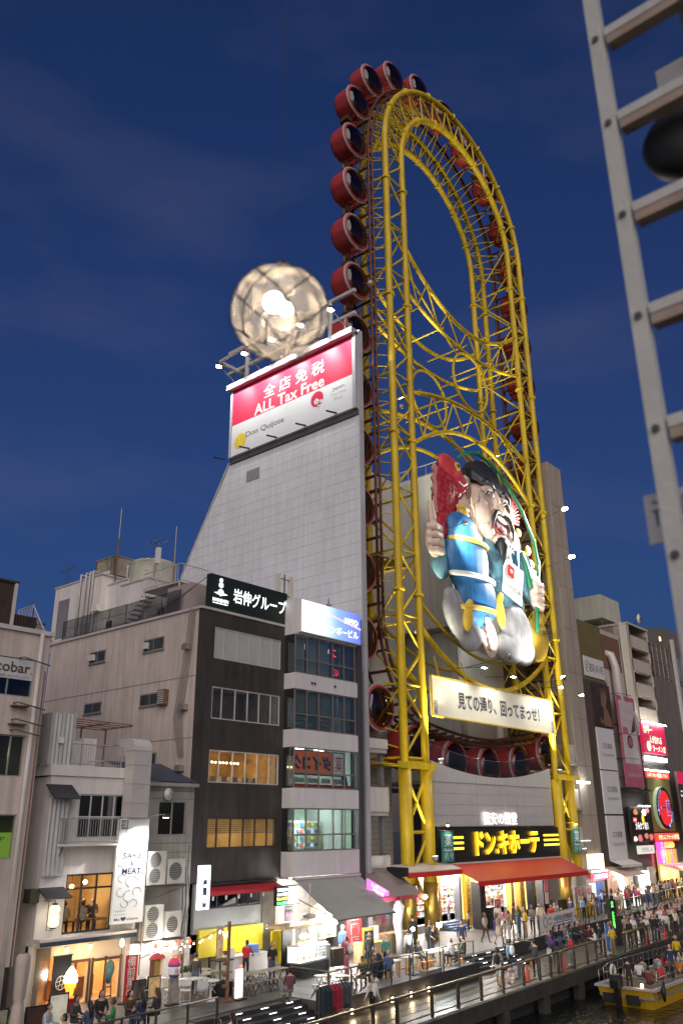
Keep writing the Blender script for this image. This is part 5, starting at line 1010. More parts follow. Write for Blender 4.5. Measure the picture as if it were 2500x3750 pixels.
# ------------------------------------------------------------------ buildings to the right of the wheel
def right_side():
    Y = 33.0; tan = mat('tan_concrete',(.34,.29,.24),.8,0,.08,.5,.1,streak=.14)
    t = thing('concrete_slab_tower','tall tan concrete slab tower right of the wheel','building')
    MB().box(69.4,72.2,Y,52,.73,40.4).build('wall', tan, t)
    for z in range(4,40,4): MB().box(69.4,72.21,Y-.012,Y-.002,z,z+.025).build('joint', mat('joint_dark',(0,0,0)), t)
    MB().box(70.9,70.93,Y-.012,Y-.002,.8,40).build('joint', mat('joint_dark',(0,0,0)), t)
    for z in (5.6,8.6,12.2): MB().box(67.9,69.4,33.2,36,z,z+1.5).build('stair_box', mat('grey_box',(.42,.40,.37),.7,0,.06,1), t); MB().box(67.7,69.5,33.0,36,z-.2,z).build('stair_slab', tan, t)
    MB().box(68.3,70.6,32.6,32.75,10.55,10.7).build('tube_lamp', glow('tube_lamp',(1,1,.95),9), t); pane_room_light(t,69.4,32.3,10.4,25,(1,1,.93)); MB().box(68.4,70.2,32.9,33.0,6.0,6.06).build('tube_lamp', glow('tube_dim',(1,1,.95),1), t)
    # brown building with vertical advertisement panels
    t = thing('advertising_building','narrow olive and brown building with stacked white advertising panels','building'); ol = mat('olive_wall',(.13,.11,.04),.8,0,.12,.8); bw = mat('brown_wall',(.075,.055,.042),.75,0,.15,1,streak=.2)
    MB().box(72.25,77.2,Y,46,19.8,25.3).build('upper_wall', ol, t); MB().box(72.25,77.3,Y,46,.73,19.8).build('lower_wall', bw, t); MB().box(77.2,77.6,Y+.05,40,4,20).build('brick_return', mat('red_brick',(.16,.075,.05),.85,0,.25,4), t)
    wp = mat('ad_white',(.60,.58,.58),.6,0,.03,.8); pr = mat('ad_print',(.10,.09,.09),.6)
    s = thing('name_board','white name board with grey serif letters high on the olive building','sign'); MB().box(72.7,77.0,Y-.08,Y-.01,20.1,21.92).build('board', wp, s); text('BRAVE',(75.35,Y-.08,20.95),2.9,.75,pr,s); text('B',(73.3,Y-.08,20.98),.3,.5,pr,s); MB().tube([(73.3+.48*math.cos(k*math.pi/10),Y-.09,20.98+.48*math.sin(k*math.pi/10)) for k in range(20)],.025,4,closed=True).build('ring', pr, s)
    s = thing('portrait_poster','dark brown portrait poster below the white name board','poster'); MB().box(73.7,77.6,Y-.1,Y-.02,15.7,19.6).build('sheet', mat('poster_brown',(.045,.03,.022),.5,0,.4,1.2), s)
    sk = mat('poster_skin',(.20,.11,.07),.6,0,.3,2); MB().prism([(76.0+.62*math.cos(a)+.1*math.sin(3*a),18.2+.85*math.sin(a)) for a in [k*math.pi/9 for k in range(18)]],Y-.112,Y-.102,'y').build('printed_face', sk, s); MB().prism([(75.4,19.2),(76.7,19.3),(76.9,18.2),(76.4,18.9),(75.7,18.8),(75.3,17.9)],Y-.122,Y-.114,'y').build('printed_hair', mat('poster_hair',(.10,.06,.03),.6), s); MB().prism([(75.8,17.5),(76.5,17.4),(77.3,16.4),(77.4,15.8),(75.6,15.8)],Y-.118,Y-.108,'y').build('printed_shoulder', sk, s); text('SoKA',(75.7,Y-.1,16.25),1.5,.4,mat('poster_gold',(.4,.3,.12),.6),s)
    for i, (z0,z1) in enumerate(((11.9,15.55),(8.15,11.8),(4.4,8.0))):
        s = thing('advertising_board','blank white advertising panel with small grey Japanese text, %s of three' % ['top','middle','bottom'][i],'sign',(0,0,0),0,'advertising panels'); MB().box(73.7,77.3,Y-.14,Y-.01,z0,z1).build('board', wp, s); text('広告募集',(75.6,Y-.14,(z0+z1)/2+.25),2.1,.52,pr,s,bold=.025); text('TEL:06-6940-4974',(75.65,Y-.14,(z0+z1)/2-.55),2.4,.26,pr,s)
    a = thing('small_awning','small white awning over the gift stall below the advertising panels','awning'); MB().prism([(Y-.2,4.35),(Y-.2,4.4),(Y-1.2,4.05),(Y-1.2,4.0)],73.4,77.6,'x').build('canopy', mat('awning_white',(.6,.58,.54),.7,0,.1,2), a); MB().box(73.4,77.6,Y-1.22,Y-1.2,3.85,4.05).build('valance', mat('awning_white',(0,0,0)), a)
    st = thing('gift_stall','brightly lit gift stall with capsule toys under the small white awning','stall'); MB().box(73.5,77.4,Y-.3,Y-.05,2.5,3.8).build('goods_board', mat('capsule_goods',(.35,.28,.2),.5,0,.9,5,emit=.35,ecol=(.9,.85,.7)), st); MB().box(73.4,74.2,Y-.8,Y-.1,.73,3.6).build('lit_case', glow('stall_lit',(.9,1,1),2.2), st); MB().box(75.4,77.3,Y-.4,Y-.1,.73,2.4).build('poster_wall', mat('pinkish_poster',(.55,.42,.34),.6,0,.2,2,emit=.4), st); MB().lathe([(.55,0),(.55,-.02)],(76.4,Y-.42,1.8),20,'y').build('round_print', mat('banner_red',(0,0,0)), st)
    # cream apartment building with balconies
    t = thing('balcony_building','cream apartment building with recessed balconies and ducts','building'); cm = mat('cream_wall',(.46,.41,.35),.8,0,.07,.6,streak=.15)
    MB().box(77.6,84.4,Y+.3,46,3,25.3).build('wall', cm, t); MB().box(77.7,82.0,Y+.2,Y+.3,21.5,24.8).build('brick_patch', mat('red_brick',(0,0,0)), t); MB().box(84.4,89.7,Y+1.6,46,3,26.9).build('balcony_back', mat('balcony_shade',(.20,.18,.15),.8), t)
    for k in range(4):
        z = 24.5-2.45*k; MB().box(84.4,89.7,Y,Y+.2,z,z+1.3).build('balcony_parapet', cm, t); MB().box(84.4,89.7,Y+.2,Y+1.6,z-.12,z).build('balcony_floor', cm, t)
        for j in range(3): MB().box(84.9+j*1.6,86.0+j*1.6,Y+1.5,Y+1.58,z+.1,z+2.0).build('balcony_window', mat('dark_pane',(0,0,0)), t)
        railing(t,[(84.5,Y+.1,z+1.3),(89.6,Y+.1,z+1.3)],.35,M_BLACK,.3,.02,'balcony_railing')
    for x in (84.42,89.5): MB().box(x,x+.2,Y,Y+1.6,14,26.9).build('balcony_fin', cm, t)
    MB().box(84.3,89.8,Y-.05,46,26.9,27.1).build('roof_cap', cm, t)
    for k in range(6): MB().tube([(82.5+.28*k,Y+.1,10),(82.5+.28*k,Y+.1,26.8)],.11,7).build('riser_duct', mat('duct_pale',(.50,.47,.40),.5,.1,.1,1), t, True)
    MB().tube([(78.6,Y+.5,23),(78.9,Y-.1,22.8),(79.2,Y-.3,21.5),(79.2,Y-.3,18.6),(79.8,Y-.3,17.7),(81.8,Y-.3,17.4),(82.2,Y-.3,16.8),(82.2,Y-.3,15.4)],.42,12).build('bent_duct', mat('galvanised_duct',(0,0,0)), t, True)
    for k in range(8): MB().box(77.7,81.5,Y+.22,Y+.29,5+1.6*k,5.03+1.6*k).build('wall_joint', mat('joint_dark',(0,0,0)), t)
    k = thing('panel_water_tank','square cream panel water tank on legs on the cream roof','tank',(84.8,35.5,27.1)); MB().box(.2,5.0,.3,4,1.0,3.6).build('tank_body', mat('tank_cream',(0,0,0)), k); 
    for a in range(1,3): MB().box(.2+1.6*a-.03,.2+1.6*a+.03,.27,.3,1.0,3.6).build('panel_joint', M_PIPE, k)
    for x in (.3,2.6,4.9):
        for y in (.5,3.8): MB().bar((x,y,0),(x,y,1.0),.12).build('tank_leg', mat('rusty_bracket',(0,0,0)), k)
    MB().bar((.3,.5,0),(2.6,.5,1),.08).build('brace', mat('rusty_bracket',(0,0,0)), k); MB().bar((4.9,.5,0),(2.6,.5,1),.08).build('brace', mat('rusty_bracket',(0,0,0)), k)
    d = thing('roof_dish','small white satellite dish on the cream building roof edge','dish',(87.5,33.3,27.1)); MB().lathe([(.05,0),(.35,-.1),(.55,-.28)],(0,-.2,.8),14,'y').build('reflector', M_WHITE, d, True); MB().tube([(0,0,0),(0,0,.8)],.05,6).build('mount', M_STEEL, d)
    # pink hanging banner with brackets
    b = thing('pink_banner','tall faded pink cosmetics banner on brackets','banner'); yb = Y-.6; pk = mat('banner_pink',(.42,.10,.16),.6,0,.08,1); MB().box(77.75,82.0,yb,yb+.06,10.5,18.85).build('sheet', pk, b); MB().box(78.2,81.6,yb-.012,yb-.002,12.6,18.4).build('white_field', mat('banner_pale',(.48,.42,.42),.6,0,.15,.8), b)
    pp = mat('banner_pink_print',(.55,.25,.30),.6); text('マダムシンコ',(79.9,yb-.012,17.3),2.6,.5,pp,b); text('まつげエクステ',(79.9,yb-.012,16.5),2.8,.4,pp,b); text('06-6468-6239',(79.9,yb,11.6),2.9,.4,mat('banner_pale',(0,0,0)),b)
    MB().lathe([(.62,0),(.62,-.01)],(79.8,yb-.014,14.6),20,'y').build('dark_disc', mat('disc_dark',(.06,.03,.04),.5), b); MB().lathe([(.42,0),(.42,-.01)],(79.8,yb-.026,14.6),20,'y').build('bowl_print', pk, b); MB().prism([(80.3,15.4),(81.4,15.7),(81.5,17.2),(80.9,16.4)],yb-.026,yb-.014,'y').build('hair_print', mat('disc_dark',(0,0,0)), b); MB().box(78.4,79.6,yb-.026,yb-.014,15.3,15.9).build('pink_patch', pk, b)
    for z in (10.4,13.0,15.2,18.9): MB().bar((77.6,Y+.3,z),(77.6,yb-.4,z),.06).build('bracket', M_BLACK, b); MB().bar((77.6,yb-.3,z),(80.2,yb-.5,z),.04).build('lamp_arm', M_BLACK, b)
    MB().box(77.9,82.3,yb-.5,Y+.2,10.2,10.3).build('ledge', M_BLACK, b)
    # beef restaurant sign and the white light box under it
    s = thing('beef_sign','black illuminated beef restaurant sign with meat pictures','sign'); ys = Y-.6; MB().box(77.75,82.8,ys,ys+.2,5.72,8.8).build('panel', mat('beef_black',(.02,.015,.013),.4,0,.2,1), s); wl = glow('letter_dim_white',(1,.96,.9),1.3)
    text('かみかつ 肉八',(80.2,ys,7.15),3.0,.7,wl,s,shear=.1,bold=.01); MB().box(78.3,79.1,ys-.02,ys-.005,7.45,7.85).build('red_tag', glow('red_tag',(.8,.05,.05),.8), s); text('黒毛和牛',(78.7,ys-.02,7.65),.6,.2,wl,s)
    random.seed(5)
    for cx, cz, r, m in ((81.0,8.3,.5,0),(79.0,8.35,.45,1),(79.4,6.1,.5,2),(80.9,6.25,.42,1),(82.0,6.15,.48,2),(78.3,6.05,.35,0),(81.9,8.45,.35,2)):
        MB().prism([(cx+r*math.cos(a)*(1+.2*math.sin(3*a+cx)),cz+r*.6*math.sin(a)) for a in [k*math.pi/7 for k in range(14)]],ys-.03,ys-.008,'y').build('food_print', (glow('food_white',(1,.85,.8),1.1),glow('food_orange',(.6,.25,.1),.5),glow('food_pink',(.6,.15,.18),.6))[m], s)
    MB().prism([(80.55+.26*math.cos(a),7.75+.4*math.sin(a)) for a in [k*math.pi/6 for k in range(12)]],ys-.03,ys-.008,'y').build('bull_mark', glow('bull_gold',(1,.6,.05),.9), s)
    MB().box(81.2,81.9,ys-.3,ys-.1,8.82,8.9).build('lamp', L_WHITE, s); MB().box(79.6,80.3,ys-.3,ys-.1,8.82,8.9).build('lamp', L_WHITE, s)
    s = thing('white_light_box','small pale light box sign under the beef sign','sign'); MB().box(78.9,82.4,Y-.6,Y-.35,4.75,5.45).build('box', mat('pale_box',(.6,.62,.56),.6,emit=.35,ecol=(.9,.95,.85)), s); text('SOREILLA',(80.7,Y-.6,5.1),2.4,.34,mat('grey_print',(0,0,0)),s)
    t = thing('street_bar','dark shop front with two bright white panels under the pale light box','shop'); MB().box(77.7,83.0,Y,Y+.3,.73,10.4).build('dark_wall', mat('shop_dark',(.05,.045,.04),.7,0,.2,1), t)
    for x in (79.3,80.3): MB().box(x,x+.75,Y-.3,Y-.05,1.5,3.3).build('white_panel', glow('panel_white',(1,.98,.95),5), t)
    MB().box(81.4,82.8,Y-.25,Y-.02,.73,3.6).build('grey_shutter', mat('shutter_grey',(.3,.29,.27),.6,.2,.1,1), t)
    # ramen restaurant facade
    t = thing('ramen_restaurant','tall ramen restaurant facade with round red sign and red lit entrance','building'); ol = mat('olive_panel',(.20,.18,.06),.6,0,.15,.8); yr = Y-.3
    MB().box(83.1,89.4,yr+.01,yr+.4,5.0,17).build('wall', mat('ramen_dark',(.035,.03,.025),.6,0,.15,1), t); MB().box(83.5,89.2,yr-.03,yr,6.6,12.1).build('olive_panel', ol, t); MB().box(83.3,89.3,yr-.06,yr+.0,11.5,12.15).build('red_strip', glow('ramen_red',(.75,.06,.04),.8), t); text('心底うまい 最高にうまい',(86.3,yr-.06,11.82),5.3,.36,glow('cream_neon',(1,.9,.6),1.4),t,bold=.02)
    MB().box(83.3,89.3,yr-.1,yr,12.2,12.28).build('lamp_strip', L_WHITE, t); spot(t,(86.3,yr-.8,12.3),(86.3,yr,9),90,(1,1,.8),130,.9)
    MB().box(83.1,89.1,Y-.6,Y-.3,13.85,16.7).build('red_sign', mat('ramen_sign_red',(.42,.015,.05),.5,0,.05,.8,emit=.45,ecol=(.6,.02,.08)), t); cn = glow('cream_neon',(0,0,0)); text('世界一',(84.6,Y-.6,16.1),2.2,.8,cn,t,bold=.02,shear=.1); text('人が訪れる',(86.3,Y-.6,15.2),3.2,.75,cn,t,bold=.02,shear=.1); text('ラーメン店',(87.0,Y-.6,14.35),3.4,.65,cn,t,bold=.02,shear=.1)
    MB().lathe([(.5,0),(.5,-.02)],(84.35,Y-.61,14.5),18,'y').build('round_badge', glow('badge_cream',(.8,.85,.6),.7), t); MB().box(83.1,89.1,Y-.9,Y-.7,16.75,16.83).build('lamp_strip', L_WHITE, t); MB().box(83.6,88.9,Y-.55,Y-.3,13.15,13.52).build('white_neon', glow('neon_white',(1,.95,1),7), t); pane_room_light(t,86,Y-1.2,13.3,60,(1,.95,1))
    s = thing('round_ramen_sign','large oval red ramen sign with black rim and blue white characters','sign'); c = Vector((86.0,yr-.45,8.75)); n = 32
    def ov(rx, rz, y0, y1, m, nm): MB().prism([(c.x+rx*math.cos(k*2*math.pi/n),c.z+rz*math.sin(k*2*math.pi/n)) for k in range(n)],y0,y1,'y').build(nm, m, s)
    ov(2.0,1.95,c.y+.05,c.y+.4,mat('sign_edge_green',(.3,.4,.25),.4,emit=.3),'edge'); ov(1.98,1.93,c.y,c.y+.05,mat('oval_black',(.015,.02,.018),.4),'rim'); ov(1.45,1.6,c.y-.05,c.y-.01,glow('oval_red',(.55,.02,.02),.75),'red_field'); bl = glow('oval_blue',(.35,.40,1),1.2); wh = mat('oval_letter',(.03,.03,.05),.5); text('一蘭',(86.15,c.y-.05,8.75),2.5,1.5,bl,s,bold=.06,ext=.01); text('一蘭',(86.15,c.y-.05,8.75),2.4,1.4,wh,s,bold=.01,ext=.03)
    for k in range(9): a = math.pi*(.62+.06*k); text('天然とんこつラーメ'[k],(c.x+1.7*math.cos(a),c.y,c.z+1.74*math.sin(a)),.26,.26,bl,s,ext=.02)
    for k in range(7): a = math.pi*(1.62-.0+.05*k); text('ICHIRAN'[k],(c.x+1.7*math.cos(a),c.y,c.z+1.74*math.sin(a)),.22,.24,bl,s,ext=.02)
    MB().box(83.1,88.6,yr-.5,yr-.1,5.8,6.45).build('red_fascia', glow('fascia_red',(.75,.05,.03),1.0), t); text('天然とんこつラーメン専門店',(85.9,yr-.5,6.12),5.2,.42,cn,t,bold=.02); MB().box(83.1,84.3,yr-.55,yr-.2,3.8,5.72).build('pink_neon', glow('pink_neon',(1,.06,.3),1.6), t); text('ラーメン一蘭',(83.7,yr-.55,4.75),.34,1.8,glow('letter_white',(0,0,0)),t,vertical=True)
    MB().box(84.4,89.2,yr+.2,yr+.4,.73,5.8).build('gold_interior', mat('gold_interior',(.5,.36,.12),.5,0,.3,1,emit=.3,ecol=(1,.6,.2)), t)
    for k in range(4): MB().ball((84.9+.75*k,yr-.2,5.4),(.25,.25,.3)).build('red_lantern', glow('red_lantern',(1,.2,.06),2.2), t)
    pane_room_light(t,86.3,yr-1.2,4.6,120,(1,.62,.3)); MB().tube([(86.6,yr-.25,2.6),(86.6,yr-.25,5)],.05,6).build('pink_tube', glow('pink_neon',(0,0,0)), t); MB().box(84.2,86.0,yr-1.5,yr-.5,3.6,3.75).build('pink_sign', glow('pink_dim',(.9,.2,.3),.8), t)
    # dark buildings farther on
    t = thing('dark_office','dark grey building with scaffolding and air ducts beyond the ramen sign','building'); dg = mat('office_grey',(.15,.13,.12),.8,0,.12,.6,streak=.2); MB().box(89.6,96,Y+.2,46,.73,22.1).build('wall', dg, t); MB().box(89.6,96,Y+2,46,22.1,25.8).build('upper_wall', mat('rusty_dark',(.08,.055,.045),.8,0,.3,1), t)
    for k in range(5): MB().tube([(90+1.3*k,Y+.3,22),(90+1.3*k,Y+.3,26)],.05,5).build('scaffold_pole', M_STEEL, t)
    for z in (22.4,24,25.8): MB().tube([(89.7,Y+.3,z),(96,Y+.3,z)],.05,5).build('scaffold_rail', M_STEEL, t)
    MB().tube([(90,Y+.3,22.2),(93,Y+.3,25.6)],.05,5).build('scaffold_brace', mat('rust_pole',(0,0,0)), t)
    t = thing('glazed_office','grey building with a tall glazed bay at the right edge','building'); MB().box(96.1,120,Y-.1,46,.73,27).build('wall', dg, t); MB().box(96.0,96.5,Y-.4,Y-.1,.73,27).build('pale_fin', M_PIPE, t)
    for i in range(4):
        for j in range(3): MB().box(97+1.3*j,98.1+1.3*j,Y-.16,Y-.11,22.5-3.2*i,25-3.2*i).build('window', mat('dim_glazing',(.22,.24,.24),.2,0,.25,1.5), t)
    s = thing('noodle_billboard','dark lit noodle billboard at the right edge','billboard'); MB().box(89.8,97.5,Y-1.0,Y-.75,5.6,12.3).build('panel', mat('billboard_dark',(.06,.045,.04),.5,0,.5,.8), s); MB().box(89.8,97.5,Y-1.02,Y-1.005,11.1,12.3).build('red_strip', mat('ramen_sign_red',(0,0,0)), s); text('これが美味しくなる',(93,Y-1.0,10.2),5.6,.7,wl,s); MB().prism([(92.8+1.4*math.cos(a),8+1.1*math.sin(a)) for a in [k*math.pi/8 for k in range(16)]],Y-1.03,Y-1.01,'y').build('bowl_print', glow('bowl_print',(.8,.65,.5),.55), s); spot(s,(93,Y-2.2,5.3),(93,Y-1,8.5),260,(1,.95,.85),120,.9)
    for k in range(5): MB().tube([(89.9+1.8*k,Y-1.2,2.2),(89.9+1.8*k,Y-1.2,5.6)],.05,5).build('frame_post', M_PIPE, s)
    for z in (3.5,4.6): MB().tube([(89.9,Y-1.2,z),(97.4,Y-1.2,z)],.05,5).build('frame_rail', M_PIPE, s)
    w = thing('white_canopy','broad white stall canopy at the right edge above the crowd','canopy'); MB().prism([(30.2,3.0),(30.2,3.05),(33.2,3.75),(33.2,3.7)],84.6,98,'x').build('canvas', mat('canopy_white',(.62,.58,.5),.7,0,.06,1), w)
    for x in (84.8,91,97.5): MB().tube([(x,30.4,D),(x,30.4,3.0)],.05,6).build('pole', M_STEEL, w)
    pane_room_light(w,87,31.6,2.8,150,(1,.8,.5)); pane_room_light(w,94,31.6,2.8,150,(1,.85,.6))
    # skyline
    t = thing('far_tower_block','hazy grey apartment block far behind the dark offices','building'); fg = mat('far_grey',(.13,.12,.12),.9,0,.08,.3); MB().box(136,149,50,70,.5,37.8).build('wall', fg, t); MB().box(149,170,52,72,.5,40.3).build('wing', fg, t); MB().box(141,141.6,49.9,50,34,37).build('lit_window', glow('far_window',(1,.6,.2),1.8), t); MB().box(141.1,141.5,49.88,49.9,32,34).build('lit_window', glow('far_window2',(.9,.75,.5),.4), t)
    for i in range(10):
        for j in range(3): MB().box(137+1.2*i,137.6+1.2*i,49.93,49.98,20+4*j,22+4*j).build('window', mat('dark_pane',(0,0,0)), t)
right_side()
# ------------------------------------------------------------------ the giant painted sculpture
def blob(name, balls, m, parent, vox=.13, tubes=(), it=6):
    """rounded volumes fused into one continuous skin"""
    b = MB()
    for q in balls:
        x,y,z,rx,ry,rz = q[:6]; k = len(b.v); b.ball((0,0,0),(rx,ry,rz),16,10); a = R(q[6]) if len(q) > 6 else 0
        for i in range(k,len(b.v)): v = b.v[i]; b.v[i] = (x+v[0]*math.cos(a)+v[2]*math.sin(a), y+v[1], z-v[0]*math.sin(a)+v[2]*math.cos(a))
    for pts, r in tubes: b.tube(pts, r, 10)
    o = b.build(name, m); md = o.modifiers.new('fuse','REMESH'); md.mode = 'VOXEL'; md.voxel_size = vox; sm = o.modifiers.new('smooth','SMOOTH'); sm.iterations = it; sm.factor = .6
    bpy.context.view_layer.update(); me = bpy.data.meshes.new_from_object(o.evaluated_get(bpy.context.evaluated_depsgraph_get())); bpy.data.objects.remove(o)
    me.materials.clear(); me.materials.append(m); me.shade_smooth(); return obj(name, me, m, parent)
def sculpture():
    s = thing('fortune_god_sculpture','giant laughing bearded man sculpture with red fish, fishing rod and yellow sack','sculpture'); s.scale = (1,.6,1); s.location = (0,32.3*.4,0)      # a shallow relief: everything is built 1.7 times deeper and pressed flat
    sk = mat('painted_skin',(.72,.56,.46),.5,0,.08,1.1,streak=.12); bk = mat('painted_black',(.02,.02,.022),.45,0,.2,1.5); wh = mat('painted_white',(.72,.71,.68),.5,0,.04,1)
    tl = mat('painted_robe_blue',(.16,.36,.45),.55,0,.18,1,streak=.2); db = mat('painted_blue',(.035,.17,.40),.5,0,.16,1.0,streak=.22); gr = mat('painted_green',(.02,.20,.09),.45,0,.12,1); gy = mat('painted_grey',(.32,.32,.33),.6,0,.18,.9,streak=.25); yl = mat('painted_yellow',(.68,.47,.06),.5,0,.10,.8); rd = mat('painted_red',(.55,.05,.06),.42,0,.18,1.2)
    # head: broad laughing face, a little right of centre, tilted
    dk = mat('painted_skin_dark',(.34,.20,.15),.6,0,.1,1)
    blob('head',[(55.8,32.4,32.0,2.35,1.2,2.0,-8),(56.5,32.1,30.3,2.3,1.2,1.75,-10),(54.6,31.5,30.7,1.15,.8,1.1),(58.0,31.5,30.6,1.1,.8,1.1),(56.75,30.8,31.3,.55,.6,.5),(56.35,31.1,32.2,.36,.5,.85,-14),(56.1,30.9,31.2,.36,.42,.32),(57.35,30.95,31.12,.36,.42,.32),(56.9,31.3,28.75,1.15,.75,.55),(55.3,31.4,29.2,.7,.6,.6),(58.3,31.4,29.1,.7,.6,.6),(55.3,31.3,32.75,1.0,.5,.36,-10),(57.7,31.4,32.45,.9,.5,.34,-10)],sk,s,.085,it=2)
    blob('ear',[(52.85,32.3,32.1,.8,.4,1.25,6),(52.45,32.1,30.1,1.3,.55,1.15,6),(52.8,32.0,32.8,.65,.3,.55)],sk,s,.09,it=3); blob('ear',[(59.4,32.3,31.3,.55,.4,1.0,-12),(59.9,32.1,29.3,1.2,.55,1.35,-12)],sk,s,.09,it=3)
    MB().prism([(52.85+.42*math.cos(a),32.2+.8*math.sin(a)) for a in [k*math.pi/8 for k in range(16)]],31.72,31.86,'y').build('ear_hollow', dk, s)
    el = lambda cx, cz, rx, rz, t=-.15, n=20: [(cx+rx*math.cos(a)*math.cos(t)-rz*math.sin(a)*math.sin(t), cz+rx*math.cos(a)*math.sin(t)+rz*math.sin(a)*math.cos(t)) for a in [k*2*math.pi/n for k in range(n)]]
    MB().prism(el(56.75,29.95,1.2,.85),30.78,31.1,'y').build('lips', mat('lip_red',(.42,.10,.09),.5,0,.1,1), s); MB().prism(el(56.75,29.95,1.03,.68),30.70,30.79,'y').build('mouth', mat('mouth_red',(.10,.012,.012),.6,0,.2,2), s)
    MB().prism(el(56.72,30.38,.78,.2),30.58,30.7,'y').build('teeth', wh, s); blob('tongue',[(56.8,30.72,29.6,.6,.14,.28)],mat('tongue_pink',(.50,.13,.12),.5),s,.07,it=2)
    for pts, r, nm in (([(54.5,30.86,32.0),(54.85,30.72,32.35),(55.35,30.7,32.4),(55.85,30.75,32.1)],.11,'eye'),([(57.15,30.8,31.95),(57.55,30.74,32.2),(58.05,30.8,32.1),(58.45,30.95,31.75)],.11,'eye'),([(54.1,31.0,33.0),(54.8,30.8,33.45),(55.6,30.78,33.3),(56.0,30.82,33.0)],.2,'eyebrow'),([(57.1,30.85,32.85),(57.7,30.85,33.1),(58.4,30.95,32.75),(58.7,31.1,32.3)],.18,'eyebrow')): MB().tube(pts,[r*.35,r,r,r*.35],8).build(nm, bk, s, True)
    for pts in ([(55.75,30.8,31.2),(55.1,30.72,30.7),(54.85,30.75,29.8),(55.1,30.9,29.1)],[(57.75,30.85,31.05),(58.35,30.8,30.5),(58.55,30.9,29.6),(58.3,31.0,28.9)],[(53.9,31.0,31.9),(53.6,31.1,31.5)],[(53.9,31.0,31.6),(53.55,31.1,31.1)]): MB().tube(pts,.06,6).build('laugh_line', dk, s, True)
    MB().tube([(56.45,30.6,30.95),(55.7,30.52,30.85),(55.2,30.55,30.1),(54.95,30.65,29.2)],[.1,.22,.2,.04],8).build('moustache', bk, s, True); MB().tube([(57.1,30.6,30.9),(57.9,30.58,30.7),(58.35,30.65,29.9),(58.45,30.8,29.0)],[.1,.22,.2,.04],8).build('moustache', bk, s, True)
    MB().tube([(56.7,31.0,28.5),(56.6,30.75,28.0),(56.45,30.7,27.3),(56.35,30.75,26.6)],[.8,.66,.4,.05],10).build('beard', bk, s, True)
    for k in range(5): MB().tube([(56.3+.18*k,30.3,28.3),(56.38+.06*k,30.35,27.0)],.03,5).build('beard_groove', mat('painted_charcoal',(.10,.10,.105),.5,0,.2,1), s)
    MB().prism([(53.3,33.3),(58.0,32.75),(58.1,33.5),(57.3,34.8),(55.4,35.3),(54.0,35.0),(53.2,34.1)],31.5,33.0,'y').build('hat', bk, s); MB().prism([(53.2,33.2),(58.1,32.65),(58.15,33.2),(53.25,33.75)],31.3,31.51,'y').build('hat_band', mat('painted_charcoal',(0,0,0)), s); MB().prism([(55.7,33.0),(56.5,32.95),(56.15,32.45)],30.85,31.3,'y').build('forelock', bk, s)
    # robe, arm, collar
    blob('robe',[(58.2,32.3,26.7,2.7,1.2,2.4),(60.8,32.2,27.4,1.7,1.15,1.8),(58.2,32.3,24.2,2.6,1.2,1.6),(61.9,32.0,26.0,1.0,1.0,1.6),(55.8,32.4,27.4,1.4,1.0,1.5)],tl,s,.15)
    MB().tube([(56.9,31.0,28.6),(57.7,30.95,27.2),(58.3,31.0,25.4)],.28,8).build('collar', wh, s, True); MB().tube([(59.3,31.2,28.4),(58.9,31.0,27.0),(58.3,31.0,25.4)],.28,8).build('collar', db, s, True); MB().tube([(60.2,31.3,28.6),(60.7,31.0,27),(60.9,30.95,25.6)],.35,8).build('robe_edge', gr, s, True)
    def hand(nm, c, rot, mir=1, thumb=None):
        P = lambda a, b, d: (c[0]+mir*(a*math.cos(rot)-b*math.sin(rot)), c[1]+d, c[2]+a*math.sin(rot)+b*math.cos(rot))
        tb = [([P(-.85,.9-.58*i,-.1),P(-.2,.95-.58*i,-.72),P(.55,.95-.58*i,-.6),P(.75,.93-.58*i,-.1)],[.26,.31,.29,.22]) for i in range(4)]
        if thumb: tb.append(([P(*q) for q in thumb],[.42,.42,.38,.26]))
        x,y,z = P(0,.1,0); h = blob(nm,[(x,y,z,.95,.6,1.35)],sk,s,.08,tb,2)
        for i in range(3): MB().tube([P(-.7,.62-.58*i,-.62),P(-.1,.66-.58*i,-.98),P(.55,.66-.58*i,-.85)],.045,5).build('finger_crease', mat('painted_skin_dark',(0,0,0)), h, True)
    hand('hand',(47.55,31.7,26.5),.05,1,[(.0,1.0,-.2),(-.15,1.7,-.25),(-.2,2.4,-.25),(-.15,3.0,-.2)]); hand('hand',(61.75,31.0,25.0),.12,-1,[(.3,.9,-.5),(.75,1.2,-.7),(.9,.9,-.7),(.8,.5,-.65)])
    blob('sleeve',[(49.0,32.4,25.6,1.3,.8,1.6)],tl,s,.14); blob('sleeve',[(62.5,31.8,26.5,.9,.8,1.2)],tl,s,.14)
    # cloth bundle on the knee
    blob('cloth_bundle',[(51.8,31.5,26.0,2.8,1.4,3.2),(52.7,31.4,23.3,2.55,1.45,2.3),(51.3,31.5,28.4,2.0,1.15,1.3)],db,s,.15); blob('bundle_knot',[(51.4,31.3,29.45,.75,.6,.45),(51.4,31.3,30.0,.95,.5,.28),(50.8,31.2,28.9,.5,.4,.7,15),(52.0,31.2,28.9,.5,.4,.7,-15)],yl,s,.1)
    for z, rx in ((27.3,2.55),(24.6,2.95),(22.2,2.5)): MB().tube([(51.9+(27.3-z)*.12+rx*math.cos(a),31.5-1.47*math.sin(a),z+.15*math.cos(a)) for a in [math.pi*k/14 for k in range(15)]],.2,8).build('bundle_cord', (yl,wh,yl)[int((27.3-z)/2.5)], s, True)
